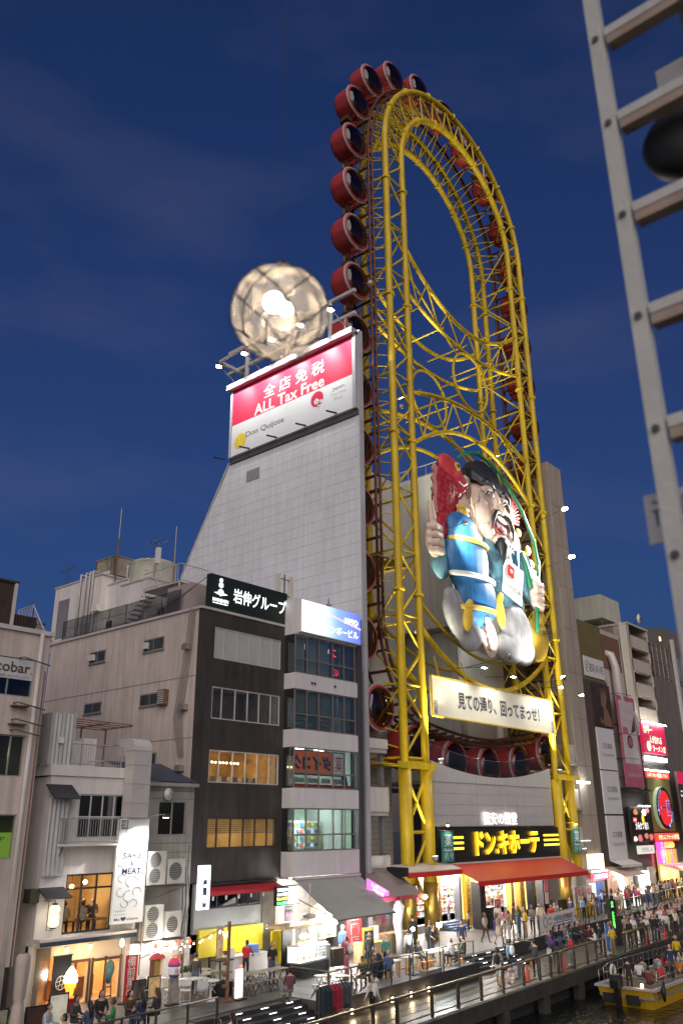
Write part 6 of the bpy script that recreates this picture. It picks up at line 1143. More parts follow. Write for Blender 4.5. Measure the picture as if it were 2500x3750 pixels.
    blob('tassel',[(50.7,30.8,21.4,.55,.5,1.2,10),(51.0,30.7,22.4,.4,.4,.4)],yl,s,.1); blob('tassel',[(55.6,31.0,22.6,.55,.5,1.3,-8),(55.6,30.8,23.8,.4,.4,.4)],yl,s,.1)
    # legs
    blob('trouser_leg',[(58.4,31.5,21.6,2.3,1.3,2.2,15),(57.0,31.5,20.1,2.1,1.2,1.25),(59.4,31.6,20.3,1.6,1.1,1.3)],gy,s,.15); blob('trouser_leg',[(50.4,31.9,21.6,1.5,1.0,2.2,-38),(51.9,31.8,20.2,1.6,.95,1.1,-20)],gy,s,.15)
    tb = [([(53.1+.12*i,30.9,21.6-.52*i),(52.85+.12*i,30.35,21.5-.52*i),(53.2+.13*i,30.2,21.4-.52*i)],[.3-.02*i,.31-.02*i,.25-.02*i]) for i in range(5)]
    blob('foot',[(54.0,31.3,20.4,1.0,.7,1.5,-12)],sk,s,.085,tb,3)
    # sack, card, rod, fish, coral
    blob('sack',[(62.1,31.8,21.6,1.6,1.2,1.9,10),(62.8,31.8,23.5,.8,.7,1.0)],yl,s,.13); MB().tube([(62.7+.72*math.cos(a),31.75+.65*math.sin(a),24.3) for a in [k*math.pi/8 for k in range(16)]],.14,6,closed=True).build('sack_tie', db, s, True)
    text('驚安の殿堂',(62.15,30.52,22.6),1.9,.3,bk,s,tilt=.12); text('ドンキホーテ',(62.15,30.5,22.0),2.1,.55,bk,s,tilt=.12,bold=.03)
    cd = MB(); tl_ = -.22; M = Matrix.Rotation(tl_,3,'Y'); vs = []
    for q in ((-1.5,-.05,-1.55),(1.5,-.05,-1.55),(1.5,.05,-1.55),(-1.5,.05,-1.55),(-1.5,-.05,1.55),(1.5,-.05,1.55),(1.5,.05,1.55),(-1.5,.05,1.55)): vs.append(Matrix.Rotation(.24,3,'Y')@Vector(q)+Vector((57.75,30.75,25.5)))
    card = cd.add(vs,[(0,3,2,1),(4,5,6,7),(0,1,5,4),(1,2,6,5),(2,3,7,6),(3,0,4,7)]).build('card', wh, s)
    text('majica',(57.55,30.66,24.9),2.3,.66,mat('card_grey',(.12,.12,.13),.5),card,tilt=-.24); MB().prism([(57.45+.5*math.cos(a)*1.35,26.25+.5*math.sin(a)*1.35) for a in [math.pi/4-.24+k*math.pi/2 for k in range(4)]],30.58,30.66,'y').build('card_mark', mat('card_red',(.55,.03,.03),.95,0,.05,1,spec=.05), card); text('m',(57.45,30.57,26.25),.35,.3,wh,card,tilt=-.24)
    rp = [(60.9,30.6,21.9),(61.2,30.6,23.5),(61.6,30.5,25.5),(62.2,30.6,28),(62.1,30.9,30),(61.0,31.3,32.4),(59.3,31.6,34.2),(57,31.8,35.5),(54.8,31.8,35.9),(52.8,31.9,35.3),(51.6,31.9,34.4)]
    MB().tube(rp,[.24,.23,.22,.21,.2,.2,.19,.18,.17,.15,.1],10).build('fishing_rod', gr, s, True)
    for i in (1,3,4,5,6,7,8): p = Vector(rp[i]); d = (Vector(rp[i+1])-Vector(rp[i-1])).normalized(); MB().tube([p-d*.06,p+d*.06],.26,10).build('rod_joint', gr, s, True)
    m = bpy.data.materials.new('fish_scales'); m.use_nodes = True; N = m.node_tree.nodes; L = m.node_tree.links; p = N['Principled BSDF']; p.inputs['Roughness'].default_value = .4; g = N.new('ShaderNodeNewGeometry'); vo = N.new('ShaderNodeTexVoronoi'); vo.inputs['Scale'].default_value = 2.6; L.new(g.outputs['Position'],vo.inputs['Vector']); cr = N.new('ShaderNodeValToRGB'); cr.color_ramp.elements[0].color = (.62,.07,.08,1); cr.color_ramp.elements[1].color = (.34,.02,.03,1); cr.color_ramp.elements[1].position = .6; L.new(vo.outputs['Distance'],cr.inputs['Fac']); L.new(cr.outputs['Color'],p.inputs['Base Color']); bp = N.new('ShaderNodeBump'); bp.inputs['Strength'].default_value = .5; bp.inputs['Distance'].default_value = .1; bp.invert = True; L.new(vo.outputs['Distance'],bp.inputs['Height']); L.new(bp.outputs['Normal'],p.inputs['Normal'])
    blob('fish_body',[(50.1,32.4,30.2,1.85,.8,3.0,6),(50.4,32.3,31.8,2.0,.85,1.7)],m,s,.12); blob('fish_head',[(50.7,32.1,33.1,1.75,.85,1.15,20),(51.7,31.9,32.3,1.0,.7,.9)],rd,s,.11,it=4)
    MB().lathe([(.36,.0),(.33,-.12)],(50.9,31.22,33.35),14,'y').build('fish_eye', yl, s); MB().lathe([(.16,0),(.15,-.05)],(50.95,31.08,33.38),10,'y').build('fish_pupil', bk, s); MB().tube([(52.3,31.2,32.4),(51.6,31.1,31.9),(51.0,31.2,32.1)],.07,6).build('fish_mouth', wh, s, True)
    fp = [(48.5,33.0),(48.2,32.5),(48.45,32.2),(48.0,31.7),(48.3,31.3),(47.95,30.8),(48.3,30.3),(48.1,29.6),(48.5,29.0),(49.3,29.4),(49.2,32.6)]; MB().prism(fp,32.0,32.25,'y').build('fish_fin', mat('fin_pink',(.62,.30,.28),.5,0,.2,2), s); MB().prism([(50.9,30.6),(51.9,29.0),(51.4,28.6),(50.8,28.7),(50.3,29.2)],31.1,31.25,'y').build('fish_fin', mat('fin_pink',(0,0,0)), s)
    for k in range(11):
        a = -.6+.25*k; MB().tube([(60.3,32.9,31.4),(60.7+.35*math.cos(a),32.8,31.9+.5*math.sin(a)+.1*k),(61.1+.7*math.cos(a),32.6,32.1+.9*math.sin(a)+.12*k)],[.16,.13,.07],6).build('coral_branch', rd, s, True)
    blob('gold_coin',[(61.3,32.5,30.8,.5,.3,.4),(62.4,32.2,29.4,.45,.3,.5),(62.6,32.0,28.2,.45,.3,.4)],yl,s,.1)
    for x, z in ((53,24),(59,24),(53,30),(59,31)): MB().bar((x,32.8,z),(x,36.0,z),.3).build('mount', M_STEEL, s)
    places = ((65.6,30.0,33.6,'beside the fish coral on the right leg'),(66.0,30.0,29.2,'beside the yellow coins on the right leg'),(52.2,29.2,18.4,'under the bare foot'),(60.5,29.2,17.9,'under the grey trouser knee'),(48.4,29.8,27.6,'beside the thumb on the left leg'))
    for i, (x,y,z,w) in enumerate(places):
        f = thing('sculpture_floodlight','white floodlight %s' % w,'floodlight',(x,y,z),0,'floodlights on the sculpture'); d = (Vector((56,31.6,26.5))-Vector((x,y,z))).normalized()
        MB().bar((0,0,0),(0.2 if x < 60 else .6,33-y,-.3),.05).build('arm', M_STEEL, f); MB().tube([d*-.15,d*.12],[.14,.2],10).build('housing', M_STEEL, f, True); MB().tube([d*.121,d*.14],.17,10).build('lens', glow('flood_lens',(0,0,0)), f)
        if i < 2: MB().ball((-.05,-.25,0),.13,8,6).build('bulb', glow('flood_lens',(0,0,0)), f)
        spot(f, d*.25, d*10, (5200,5200,2200,2400,2200)[i], (1,.99,.93), 95, .7)
sculpture()
# ------------------------------------------------------------------ stalls, tables and signs on the deck
def chair_tree(kind):
    wp = mat('white_plastic',(.62,.62,.60),.45,0,.04,2); st = mat('folding_steel',(.06,.055,.05),.4,.5,.1,3); wd = mat('beech_wood',(.40,.27,.14),.55,0,.2,4)
    if kind == 'shell':
        t = thing('shell_chair','','chair'); b = MB(); n = 7
        for i in range(n):
            for j in range(6):
                u = j/5-.5; v = i/(n-1); y = .22-.46*min(v*1.6,1) if v < .62 else -.24-.10*(v-.62); 
                y = (.24-.42*(v/.5)) if v < .5 else (-.18-.12*(v-.5)); z = (.44-.03*math.sin(math.pi*v*2)) if v < .5 else (.44+(v-.5)*.84); b.v.append((u*.46*(1-.25*max(0,v-.7)), -y, z+.10*(2*u)**2*(1 if v > .3 else .5)))
        for i in range(n-1):
            for j in range(5): a = i*6+j; b.f.append((a,a+1,a+7,a+6))
        b.build('shell', wp, t, True)
        for sx in (-1,1):
            for sy in (-1,1): MB().tube([(sx*.12,sy*.1,.43),(sx*.22,sy*.22,0)],[.014,.012],6).build('leg', wd, t)
    elif kind == 'folding':
        t = thing('folding_chair','','chair'); MB().box(-.2,.2,-.2,.2,.43,.455).build('seat', wp, t); MB().box(-.2,.2,.2,.22,.62,.86).build('backrest', wp, t)
        for sx in (-1,1): MB().tube([(sx*.2,-.22,0),(sx*.2,.21,.86)],.012,6).build('leg', wp, t); MB().tube([(sx*.19,.24,0),(sx*.19,-.17,.44)],.012,6).build('leg', wp, t)
        MB().tube([(-.2,-.22,.02),(.2,-.22,.02)],.012,6).build('foot_bar', wp, t); MB().tube([(-.19,.24,.02),(.19,.24,.02)],.012,6).build('foot_bar', wp, t)
    else:
        t = thing('folding_stool','','stool'); MB().lathe([(.16,.44),(.17,.45),(.17,.465),(.16,.47)],(0,0,0),16).build('seat', mat('stool_top',(.22,.17,.13),.5,0,.15,3), t)
        for sx in (-1,1): MB().tube([(sx*.13,-.17,0),(sx*.1,.12,.44)],.011,6).build('leg', st, t); MB().tube([(sx*.12,.17,0),(sx*.09,-.12,.44)],.011,6).build('leg', st, t)
        MB().tube([(-.13,-.16,.02),(.13,-.16,.02)],.011,5).build('foot_bar', st, t); MB().tube([(-.12,.16,.02),(.12,.16,.02)],.011,5).build('foot_bar', st, t)
    return t
def table_tree(kind):
    st = mat('folding_steel',(0,0,0)); tp = mat('table_laminate',(.40,.36,.28),.45,0,.08,2)
    if kind == 'round':
        t = thing('round_table','','table'); MB().lathe([(.30,.69),(.31,.7),(.31,.72),(.30,.725)],(0,0,0),20).build('table_top', tp, t)
        for sx in (-1,1): MB().tube([(sx*.2,-.25,0),(sx*.14,.2,.7)],.013,6).build('leg', st, t); MB().tube([(sx*.2,.25,0),(sx*.14,-.2,.7)],.013,6).build('leg', st, t)
    elif kind == 'pedestal':
        t = thing('pedestal_table','','table'); wp = mat('white_plastic',(0,0,0)); MB().lathe([(.34,.70),(.36,.71),(.36,.73),(.34,.74)],(0,0,0),24).build('table_top', wp, t); MB().lathe([(.24,0),(.2,.03),(.05,.09),(.04,.3),(.04,.6),(.08,.70)],(0,0,0),16).build('pedestal', wp, t, True)
    elif kind == 'long':
        t = thing('long_table','','table'); MB().box(-.62,.62,-.32,.32,.70,.73).build('table_top', tp, t)
        for sx in (-1,1): MB().tube([(sx*.5,-.28,0),(sx*.3,.28,.7)],.014,6).build('leg', st, t); MB().tube([(sx*.5,.28,0),(sx*.3,-.28,.7)],.014,6).build('leg', st, t)
    elif kind == 'white':
        t = thing('white_table','','table'); wp = mat('white_plastic',(0,0,0)); MB().box(-.6,.6,-.35,.35,.70,.74).build('table_top', wp, t)
        for sx in (-1,1):
            for sy in (-1,1): MB().tube([(sx*.54,sy*.29,0),(sx*.54,sy*.29,.7)],.018,6).build('leg', wp, t)
    else:
        t = thing('beer_table','','table'); wd = mat('pine_wood',(.42,.25,.10),.55,0,.2,3); MB().box(-.6,.6,-.33,.33,.68,.73).build('table_top', mat('pale_top',(.55,.48,.38),.4,0,.1,2), t)
        for sx in (-1,1):
            for sy in (-1,1): MB().box(sx*.52-.04,sx*.52+.04,sy*.26-.04,sy*.26+.04,0,.68).build('leg', wd, t)
        MB().box(-.5,.5,-.03,.03,.2,.26).build('stretcher', wd, t)
    return t
def set_out(make, kind, spots, cat_group):
    proto = make(kind)
    for i, (x,y,a,lab) in enumerate(spots):
        o = proto if i == 0 else copy_tree(proto); move_to(o,(x,y,D),R(a)); o['label'] = lab; o['category'] = o.get('category','chair'); o['group'] = cat_group
set_out(chair_tree,'shell',[(25.6,30.6,200,'white shell chair behind the long white table'),(25.0,28.85,150,'white shell chair nearest the water beside the pedestal table')],'white shell chairs')
set_out(chair_tree,'folding',[(24.8,29.6,140,'white folding chair left of the pedestal table'),(26.3,29.7,250,'white folding chair right of the pedestal table'),(26.4,30.6,200,'white folding chair behind the pedestal table'),(24.5,30.2,70,'white folding chair at the left end of the long white table'),(26.9,29.9,240,'white folding chair next to the timber post'),(23.9,31.0,10,'white folding chair beside the picture boards'),(24.1,31.9,190,'white folding chair in front of the arched door')],'white folding chairs')
set_out(table_tree,'pedestal',[(25.7,29.1,0,'round white pedestal table among the white chairs')],'cafe tables'); set_out(table_tree,'white',[(25.5,30.05,-8,'long white table with papers among the white chairs'),(24.4,31.4,0,'white table in front of the arched door')],'white tables')
set_out(table_tree,'round',[(29.4,26.4,0,'round folding table nearest the deck railing, left of two'),(29.9,25.7,20,'round folding table nearest the deck railing, right of two'),(31.5,27.1,0,'round folding table beside the girl in pink'),(27.5,31.6,0,'round folding table under the yellow fascia')],'round folding tables')
set_out(table_tree,'long',[(28.0,29.2,4,'narrow folding table in front of the lit counter, left of two'),(29.4,29.2,4,'narrow folding table in front of the lit counter, right of two'),(27.0,30.6,0,'narrow folding table behind the timber post')],'narrow folding tables')
set_out(table_tree,'beer',[(34.3,26.6,6,'pale beer table at the left end of the row by the railing'),(36.1,26.9,6,'pale beer table brightly lit by the lamp'),(38.1,26.9,6,'pine beer table beside the man in white'),(39.6,26.8,6,'pine beer table at the right end of the row')],'beer tables along the railing')
_st = [(27.4,28.5),(27.9,28.6),(28.4,28.6),(28.9,28.6),(29.6,28.5),(27.7,29.8),(28.6,29.8),(29.4,29.9),(30.1,26.5),(30.6,26.1),(31.1,26.5),(28.8,26.2),(30.3,25.6),(31.0,27.4),(27.2,30.1),(26.6,25.9),(32.0,26.8)]
_near = ['left of the first narrow table','under the first narrow table edge','between the two narrow tables','right of the gap between the narrow tables','right of the second narrow table','behind the first narrow table','behind both narrow tables','behind the second narrow table','between the round tables, rear','between the round tables, middle','right of the rear round table','left of the round table by the railing','beside the railing post','beside the girl in pink','in front of the glass case','beside the plaid shirted man','beside the man in dark green']
set_out(chair_tree,'stool',[(x,y,37*i,'dark folding stool '+_near[i]) for i,(x,y) in enumerate(_st)],'folding stools')
def orange_stools():
    om = mat('orange_steel',(.60,.20,.02),.45,.3,.1,2)
    for i, (x,y,lab) in enumerate(((36.7,26.3,'orange steel stool under the bright beer table, left'),(37.2,26.35,'orange steel stool under the bright beer table, right'),(40.2,26.6,'orange steel stool at the right end of the beer tables'))):
        t = thing('bar_stool',lab,'stool',(x,y,D),.2*i,'orange stools'); MB().box(-.15,.15,-.15,.15,.44,.46).build('seat', om, t)
        for sx in (-1,1):
            for sy in (-1,1): MB().bar((sx*.17,sy*.17,0),(sx*.13,sy*.13,.44),.025).build('leg', om, t)
        for sx in (-1,1): MB().bar((sx*.16,-.16,.15),(sx*.16,.16,.15),.02).build('rung', om, t)
orange_stools()
def food_stall():
    a = thing('grey_awning','large grey canvas awning sloping over the food stall','awning'); gc = mat('grey_canvas',(.25,.25,.23),.8,0,.08,1.2); n = 6
    for i in range(n):
        u0, u1 = i/n, (i+1)/n; T = lambda u: Vector((34.0+5.25*u,32.4,4.72)); B = lambda u: Vector((33.45+4.65*u,29.0,3.06+.05*u))
        p, q, r, s = T(u0), T(u1), B(u1), B(u0); md = [(p+s)/2+Vector((0,0,-.05)),(q+r)/2+Vector((0,0,-.05))]
        MB().add([p,q,md[1],md[0],r,s],[(0,3,2,1),(3,5,4,2)]).build('canvas_strip', gc, a)
    MB().tube([(33.45,29.0,3.04),(38.1,29.0,3.09)],.04,6).build('front_bar', M_STEEL, a); MB().box(33.95,39.3,32.3,32.48,4.7,4.82).build('cassette', M_PIPE, a)
    for x in (33.6,37.9): MB().bar((x,29.05,3.05),(x+.4,32.4,3.9),.05).build('arm', M_STEEL, a)
    t = thing('food_stall','crowded white lit food stall under the grey awning','stall'); Y = 32.4
    MB().box(34.0,39.3,35.0,35.2,.73,4.7).build('back_wall', mat('stall_back',(.45,.42,.38),.7,0,.3,2), t); lamp = glow('stall_lamp',(1,.98,.94),26)
    for x in (34.8,36.2,37.6): MB().box(x-.5,x+.5,31.6,31.75,2.95,3.02).build('strip_lamp', lamp, t)
    for x, y, z, e in ((35.6,31.2,2.75,260),(37.2,31.0,2.75,200),(35.2,33.4,3.6,160),(33.8,30.9,2.2,170)): pane_room_light(t,x,y,z,e,(1,.98,.93),.2)
    MB().box(34.85,36.8,32.0,32.15,1.9,3.5).build('goods_wall', mat('hanging_goods',(.55,.45,.30),.6,0,.8,6,.4), t); random.seed(11)
    for k in range(26):
        x, z = 34.9+1.85*random.random(), 2.0+1.4*random.random(); MB().ball((x,31.9,z),(.1+.08*random.random(),.08,.12),8,6).build('hanging_goods', mat('goods_tan_%d'%(k%4),[(.5,.32,.12),(.62,.5,.3),(.35,.2,.08),(.6,.55,.45)][k%4],.5,0,.3,5), t)
    MB().box(34.4,35.2,31.0,31.7,.73,1.75).build('steel_cabinet', mat('steel_cabinet',(.3,.3,.3),.35,.6,.1,2), t); MB().box(35.3,36.2,30.9,31.6,.73,1.5).build('grill', M_BLACK, t)
    for k in range(11): MB().box(34.05,34.6,30.75,30.8,1.0+.13*k,1.06+.13*k).build('rack_slat', mat('white_plastic',(0,0,0)), t)
    MB().box(37.0,38.9,30.3,31.0,.73,1.55).build('food_counter', mat('beech_wood',(0,0,0)), t); MB().box(37.0,38.9,30.25,31.05,1.55,1.62).build('food_display', mat('green_food',(.25,.3,.08),.6,0,.8,9), t)
    s = thing('red_shop_sign','red vertical shop sign with large white outlined characters','sign'); MB().box(37.45,38.6,31.75,31.85,1.2,3.0).build('board', mat('red_board',(.62,.03,.03),.5,0,.04,1,emit=.25), s); text('専門店',(38.02,31.75,2.15),.7,1.6,mat('banner_white_mat',(0,0,0)),s,vertical=True,bold=.07,ext=.004); text('専門店',(38.02,31.75,2.15),.64,1.52,bkm(),s,vertical=True,bold=.01,ext=.012)
    s = thing('menu_screen','bright menu screen above the food stall','screen'); MB().box(32.4,34.1,32.15,32.28,3.6,4.5).build('casing', M_BLACK, s); MB().box(32.45,33.28,32.13,32.145,3.65,4.45).build('screen', mat('screen_dark',(.03,.03,.03),.4), s); MB().box(33.3,34.05,32.13,32.145,3.65,4.45).build('screen', mat('screen_food',(.6,.4,.35),.5,0,.8,6,emit=1.2,ecol=(1,.75,.7)), s)
    for k, (tx,m) in enumerate((('TACOS & DRINK',glow('screen_white',(1,1,1),3)),('Aset 1500',glow('screen_white',(0,0,0))),('Bset 1800',glow('screen_yellow',(1,.9,.1),2.4)),('Cset 2000',glow('screen_green',(.1,1,.3),2.4)))): text(tx,(32.86,32.125,4.32-.2*k),.75,.13,m,s,bold=.02)
    c = thing('glass_counter','brightly lit sloped glass food counter with black base','counter',(32.85,30.35,D),R(8)); MB().box(-1.15,1.15,-.45,.45,0,.55).build('base', M_BLACK, c); MB().box(-1.12,1.12,-.42,.42,.55,.60).build('deck', mat('steel_cabinet',(0,0,0)), c); MB().prism([(-.44,.6),(.42,.6),(.42,1.25),(-.2,1.25)],-1.12,1.12,'x').build('glass_case', glass('case_glass',(.9,.95,.95),.12), c); MB().box(-1.1,1.1,-.15,.38,1.2,1.23).build('lit_top', glow('case_lamp',(1,.98,.95),6), c); MB().box(-1.08,1.08,-.3,.4,.61,.63).build('lit_shelf', glow('case_lit',(1,.98,.96),1.8), c); MB().box(-1.08,1.08,.3,.4,.63,1.19).build('lit_back', glow('case_lit',(0,0,0)), c)
    for k in range(9): MB().lathe([(.05,0),(.05,.16),(.02,.2)],(-1.0+.25*k,-.1,.64),8).build('bottle', mat('goods_tan_%d'%(k%4),(0,0,0)), c)
    MB().box(-1.17,1.17,-.4,.47,1.26,1.3).build('counter_top', mat('steel_cabinet',(0,0,0)), c)
    c2 = thing('drinks_kiosk','white framed drinks kiosk with bottles and a bright lamp','kiosk'); 
    for x in (32.9,34.4): MB().box(x,x+.1,31.4,31.5,.73,2.65).build('kiosk_post', M_WHITE, c2)
    MB().box(31.9,34.5,30.9,32.3,2.65,2.78).build('kiosk_roof', mat('beech_wood',(0,0,0)), c2); MB().box(33.0,34.3,32.2,32.3,.73,2.6).build('kiosk_back', M_BLACK, c2); MB().box(33.0,34.3,31.6,32.0,.73,1.75).build('bottle_shelf', M_BLACK, c2); MB().ball((33.45,31.2,2.25),(.3,.08,.1)).build('kiosk_lamp', lamp, c2); pane_room_light(c2,33.45,30.95,2.2,45,(.97,1,1))
    for k in range(9): MB().lathe([(.04,0),(.04,.2),(.015,.25),(.015,.32)],(33.1+.13*k,31.75,1.75),8).build('bottle', mat('bottle_%d'%(k%3),[(.12,.05,.02),(.02,.08,.03),(.3,.2,.05)][k%3],.2,0,.1,2), c2)
    MB().lathe([(.06,0),(.08,.5)],(33.6,30.4,1.98),10).build('cup_stack', mat('white_plastic',(0,0,0)), c2)
    w = thing('steel_pendant','brushed steel disc lamp on a tripod above the drinks kiosk','lamp',(34.0,31.3,3.1)); MB().lathe([(.05,-.14),(.3,-.1),(.38,0),(.3,.1),(.05,.14)],(0,0,0),18).build('disc', mat('steel_cabinet',(0,0,0)), w, True)
    for a in (0,2.1,4.2): MB().tube([(0,0,.1),(.55*math.cos(a),.55*math.sin(a),-.32)],.03,6).build('foot', M_PIPE, w)
    MB().tube([(0,0,.1),(0,0,1.5)],.03,6).build('pole', M_PIPE, w)
    p = thing('beer_poster','beer poster with two pink glasses on the timber wall','poster'); MB().box(33.2,33.75,32.26,32.3,2.85,3.55).build('sheet', mat('poster_dark',(.05,.05,.06),.5), p); text('THE BEER',(33.47,32.26,3.42),.45,.1,M_WHITE,p)
    for x in (33.36,33.58): MB().prism([(x+.12*math.cos(a),3.15+.14*math.sin(a)) for a in [k*math.pi/6 for k in range(12)]],32.25,32.258,'y').build('glass_print', mat('glass_pink',(.55,.25,.4),.5), p)
    m = thing('magenta_sign','glowing magenta boat ticket sign under a striped awning','sign'); MB().prism([(38.3,4.62),(40.1,3.9),(40.1,3.45),(38.3,4.1)],31.0,31.1,'y').build('panel', glow('magenta_lit',(.85,.12,.75),1.5), m); text('とんぼりリバー\n乗船のりば',(39.2,31.0,4.0),1.4,.42,glow('letter_white',(0,0,0)),m,tilt=-.33)
    MB().prism([(33.0,4.75),(33.0,4.8),(30.9,3.62),(30.9,3.57)],38.4,43.2,'x').build('canopy', mat('taupe_canvas',(.20,.16,.15),.8,0,.1,1), m); MB().box(38.4,43.2,30.87,30.9,3.4,3.62).build('valance', mat('maroon_valance',(.35,.04,.07),.7,0,.1,1), m); MB().ball((43.1,30.7,3.45),(.18,.12,.12)).build('lamp', L_WARM, m)
    l = thing('pink_led_sign','small pink and red LED sign in the ticket stall','sign'); MB().box(38.4,39.1,31.0,31.06,1.65,2.28).build('board', glow('pink_led',(1,.35,.45),3), l); text('お得\nOK',(38.75,31.0,1.95),.5,.5,glow('screen_white',(0,0,0)),l); MB().box(38.3,39.2,31.06,31.2,.73,2.3).build('stand', M_BLACK, l)
    tk = thing('ticket_stall','cluttered ticket stall with posters beside the leg of the wheel','stall'); MB().box(39.4,43.0,33.2,33.4,.73,4.6).build('poster_wall', mat('poster_wall',(.25,.2,.14),.7,0,.6,1.6), tk); MB().box(39.6,42.2,31.2,31.9,.73,1.75).build('counter', mat('beech_wood',(0,0,0)), tk)
    for k in range(8): MB().box(39.5+.44*k,39.85+.44*k,33.15,33.19,2.0+.2*(k%3),2.7+.2*(k%3)).build('poster', mat('tiny_poster_%d'%(k%5),[(.5,.4,.08),(.4,.06,.2),(.2,.4,.45),(.5,.42,.36),(.1,.1,.12)][k%5],.6,0,.4,5), tk)
    pane_room_light(tk,41.2,31.2,3.1,70,(1,.85,.75)); pane_room_light(tk,39.8,30.4,3.0,40,(1,.7,.9))
    b = thing('chalk_menu_board','black menu board in a gold studded frame with white writing','sign',(36.5,29.6,D),R(-6)); MB().box(-.38,.38,-.05,.05,0,1.75).build('frame', GOLD, b); MB().box(-.3,.3,-.06,-.051,.35,1.6).build('board', mat('chalk_black',(.02,.022,.022),.6), b); text('Kobe beef\nTakoyaki\nOkonomi\nYakisoba\nDraft beer',(0,-.062,1.15),.45,.6,mat('chalk_white',(.6,.6,.58),.7),b)
    g = thing('backpack_pile','black backpack pile hung on a chair by the menu board','bag',(33.0,26.2,D)); 
    blob('sacks',[(0,0,.75,.28,.22,.5),(.2,.1,.5,.25,.2,.4)],M_BLACK,g,.06)
def bkm(): return mat('black_print',(.02,.02,.02),.6)
food_stall()
def deck_lamps():
    for x, y, h, lab, e in ((35.75,26.3,1.95,'bright round lamp on a thin pole left of the beer tables',55),(38.4,26.6,1.92,'brightest round lamp on a thin pole over the beer tables',160)):
        t = thing('pole_lamp',lab,'lamp',(x,y,D),0,'pole lamps on the deck'); MB().tube([(0,0,0),(0,0,h+.15)],.025,6).build('pole', M_BLACK, t); MB().box(-.2,.2,-.2,.2,0,.05).build('base', M_BLACK, t); MB().ball((0,-.05,h),.09 if e < 100 else .14,10,7).build('bulb', glow('pole_bulb',(.92,1,1),70), t); MB().lathe([(.05,.2),(.14,.08)],(0,-.02,h),10).build('hood', M_BLACK, t); pane_room_light(t,0,-.3,h-.05,e,(.92,.98,1),.1)
    t = thing('furled_curtain','furled white plastic curtain on a post by the ticket stall','curtain',(40.4,30.6,D)); MB().tube([(0,0,2.7),(.05,0,2.4),(-.06,.03,1.6),(.06,0,.9),(-.02,.02,.05)],[.10,.30,.26,.22,.16],9).build('fabric', mat('plastic_white',(.6,.62,.64),.35,0,.1,2,.3), t, True); MB().tube([(.3,0,0),(.3,0,2.9)],.03,6).build('post', M_STEEL, t)
    t = thing('grease_box','low steel box on the deck edge below the beer tables','box',(36.4,25.75,D),R(4)); MB().box(-.7,.7,-.2,.2,0,.2).build('body', mat('steel_cabinet',(0,0,0)), t); MB().box(-.72,.72,-.22,.22,.2,.23).build('lid', M_STEEL, t)
    t = thing('clothes_rack','rail of dark, red and grey coats standing by the steps','clothes rack',(28.6,25.0,0)); MB().tube([(-.9,0,1.45),(.9,0,1.45)],.02,6).build('rail', M_STEEL, t)
    for x in (-.9,.9): MB().tube([(x,0,0),(x,0,1.45)],.02,6).build('upright', M_STEEL, t)
    for k in range(9):      # coats on hangers, shoulders wide and hems uneven
        x = -.78+.19*k; w = .2+.03*(k%3); h = .42+.06*(k*5%4); cm_ = mat('coat_%d'%(k//3),[(.02,.03,.04),(.30,.02,.04),(.06,.065,.075)][k//3],.85,0,.3,5,.3)
        MB().prism([(-w,1.2),(-.05,1.36),(.05,1.36),(w,1.2),(w+.03,h),(.08,h-.05),(-.06,h+.03),(-w-.02,h+.02)],x-.06,x+.06,'x').build('coat', cm_, t)
    t = thing('furled_parasol','furled beige parasol tied with cords at the left edge','parasol',(16.55,28.0,D)); MB().tube([(0,0,0),(0,0,2.7)],.03,6).build('pole', M_STEEL, t); b = MB(); prof = [(.15,2.72),(.24,2.62),(.25,2.4),(.22,1.9),(.2,1.4),(.15,1.32),(.2,1.2),(.24,.7),(.2,.45),(.05,.4)]; n = 18
    for r, h in prof:
        for j in range(n): a = 2*math.pi*j/n; q = r*(1 if j%2 else .78); b.v.append((q*math.cos(a),q*math.sin(a),h))
    for i in range(len(prof)-1):
        for j in range(n): b.f.append((i*n+j,(i+1)*n+j,(i+1)*n+(j+1)%n,i*n+(j+1)%n))
    b.build('canopy', mat('parasol_beige',(.45,.38,.33),.85,0,.08,2), t, True); MB().lathe([(.35,0),(.35,.08),(.06,.12)],(0,0,0),16).build('base', M_BLACK, t)
deck_lamps()
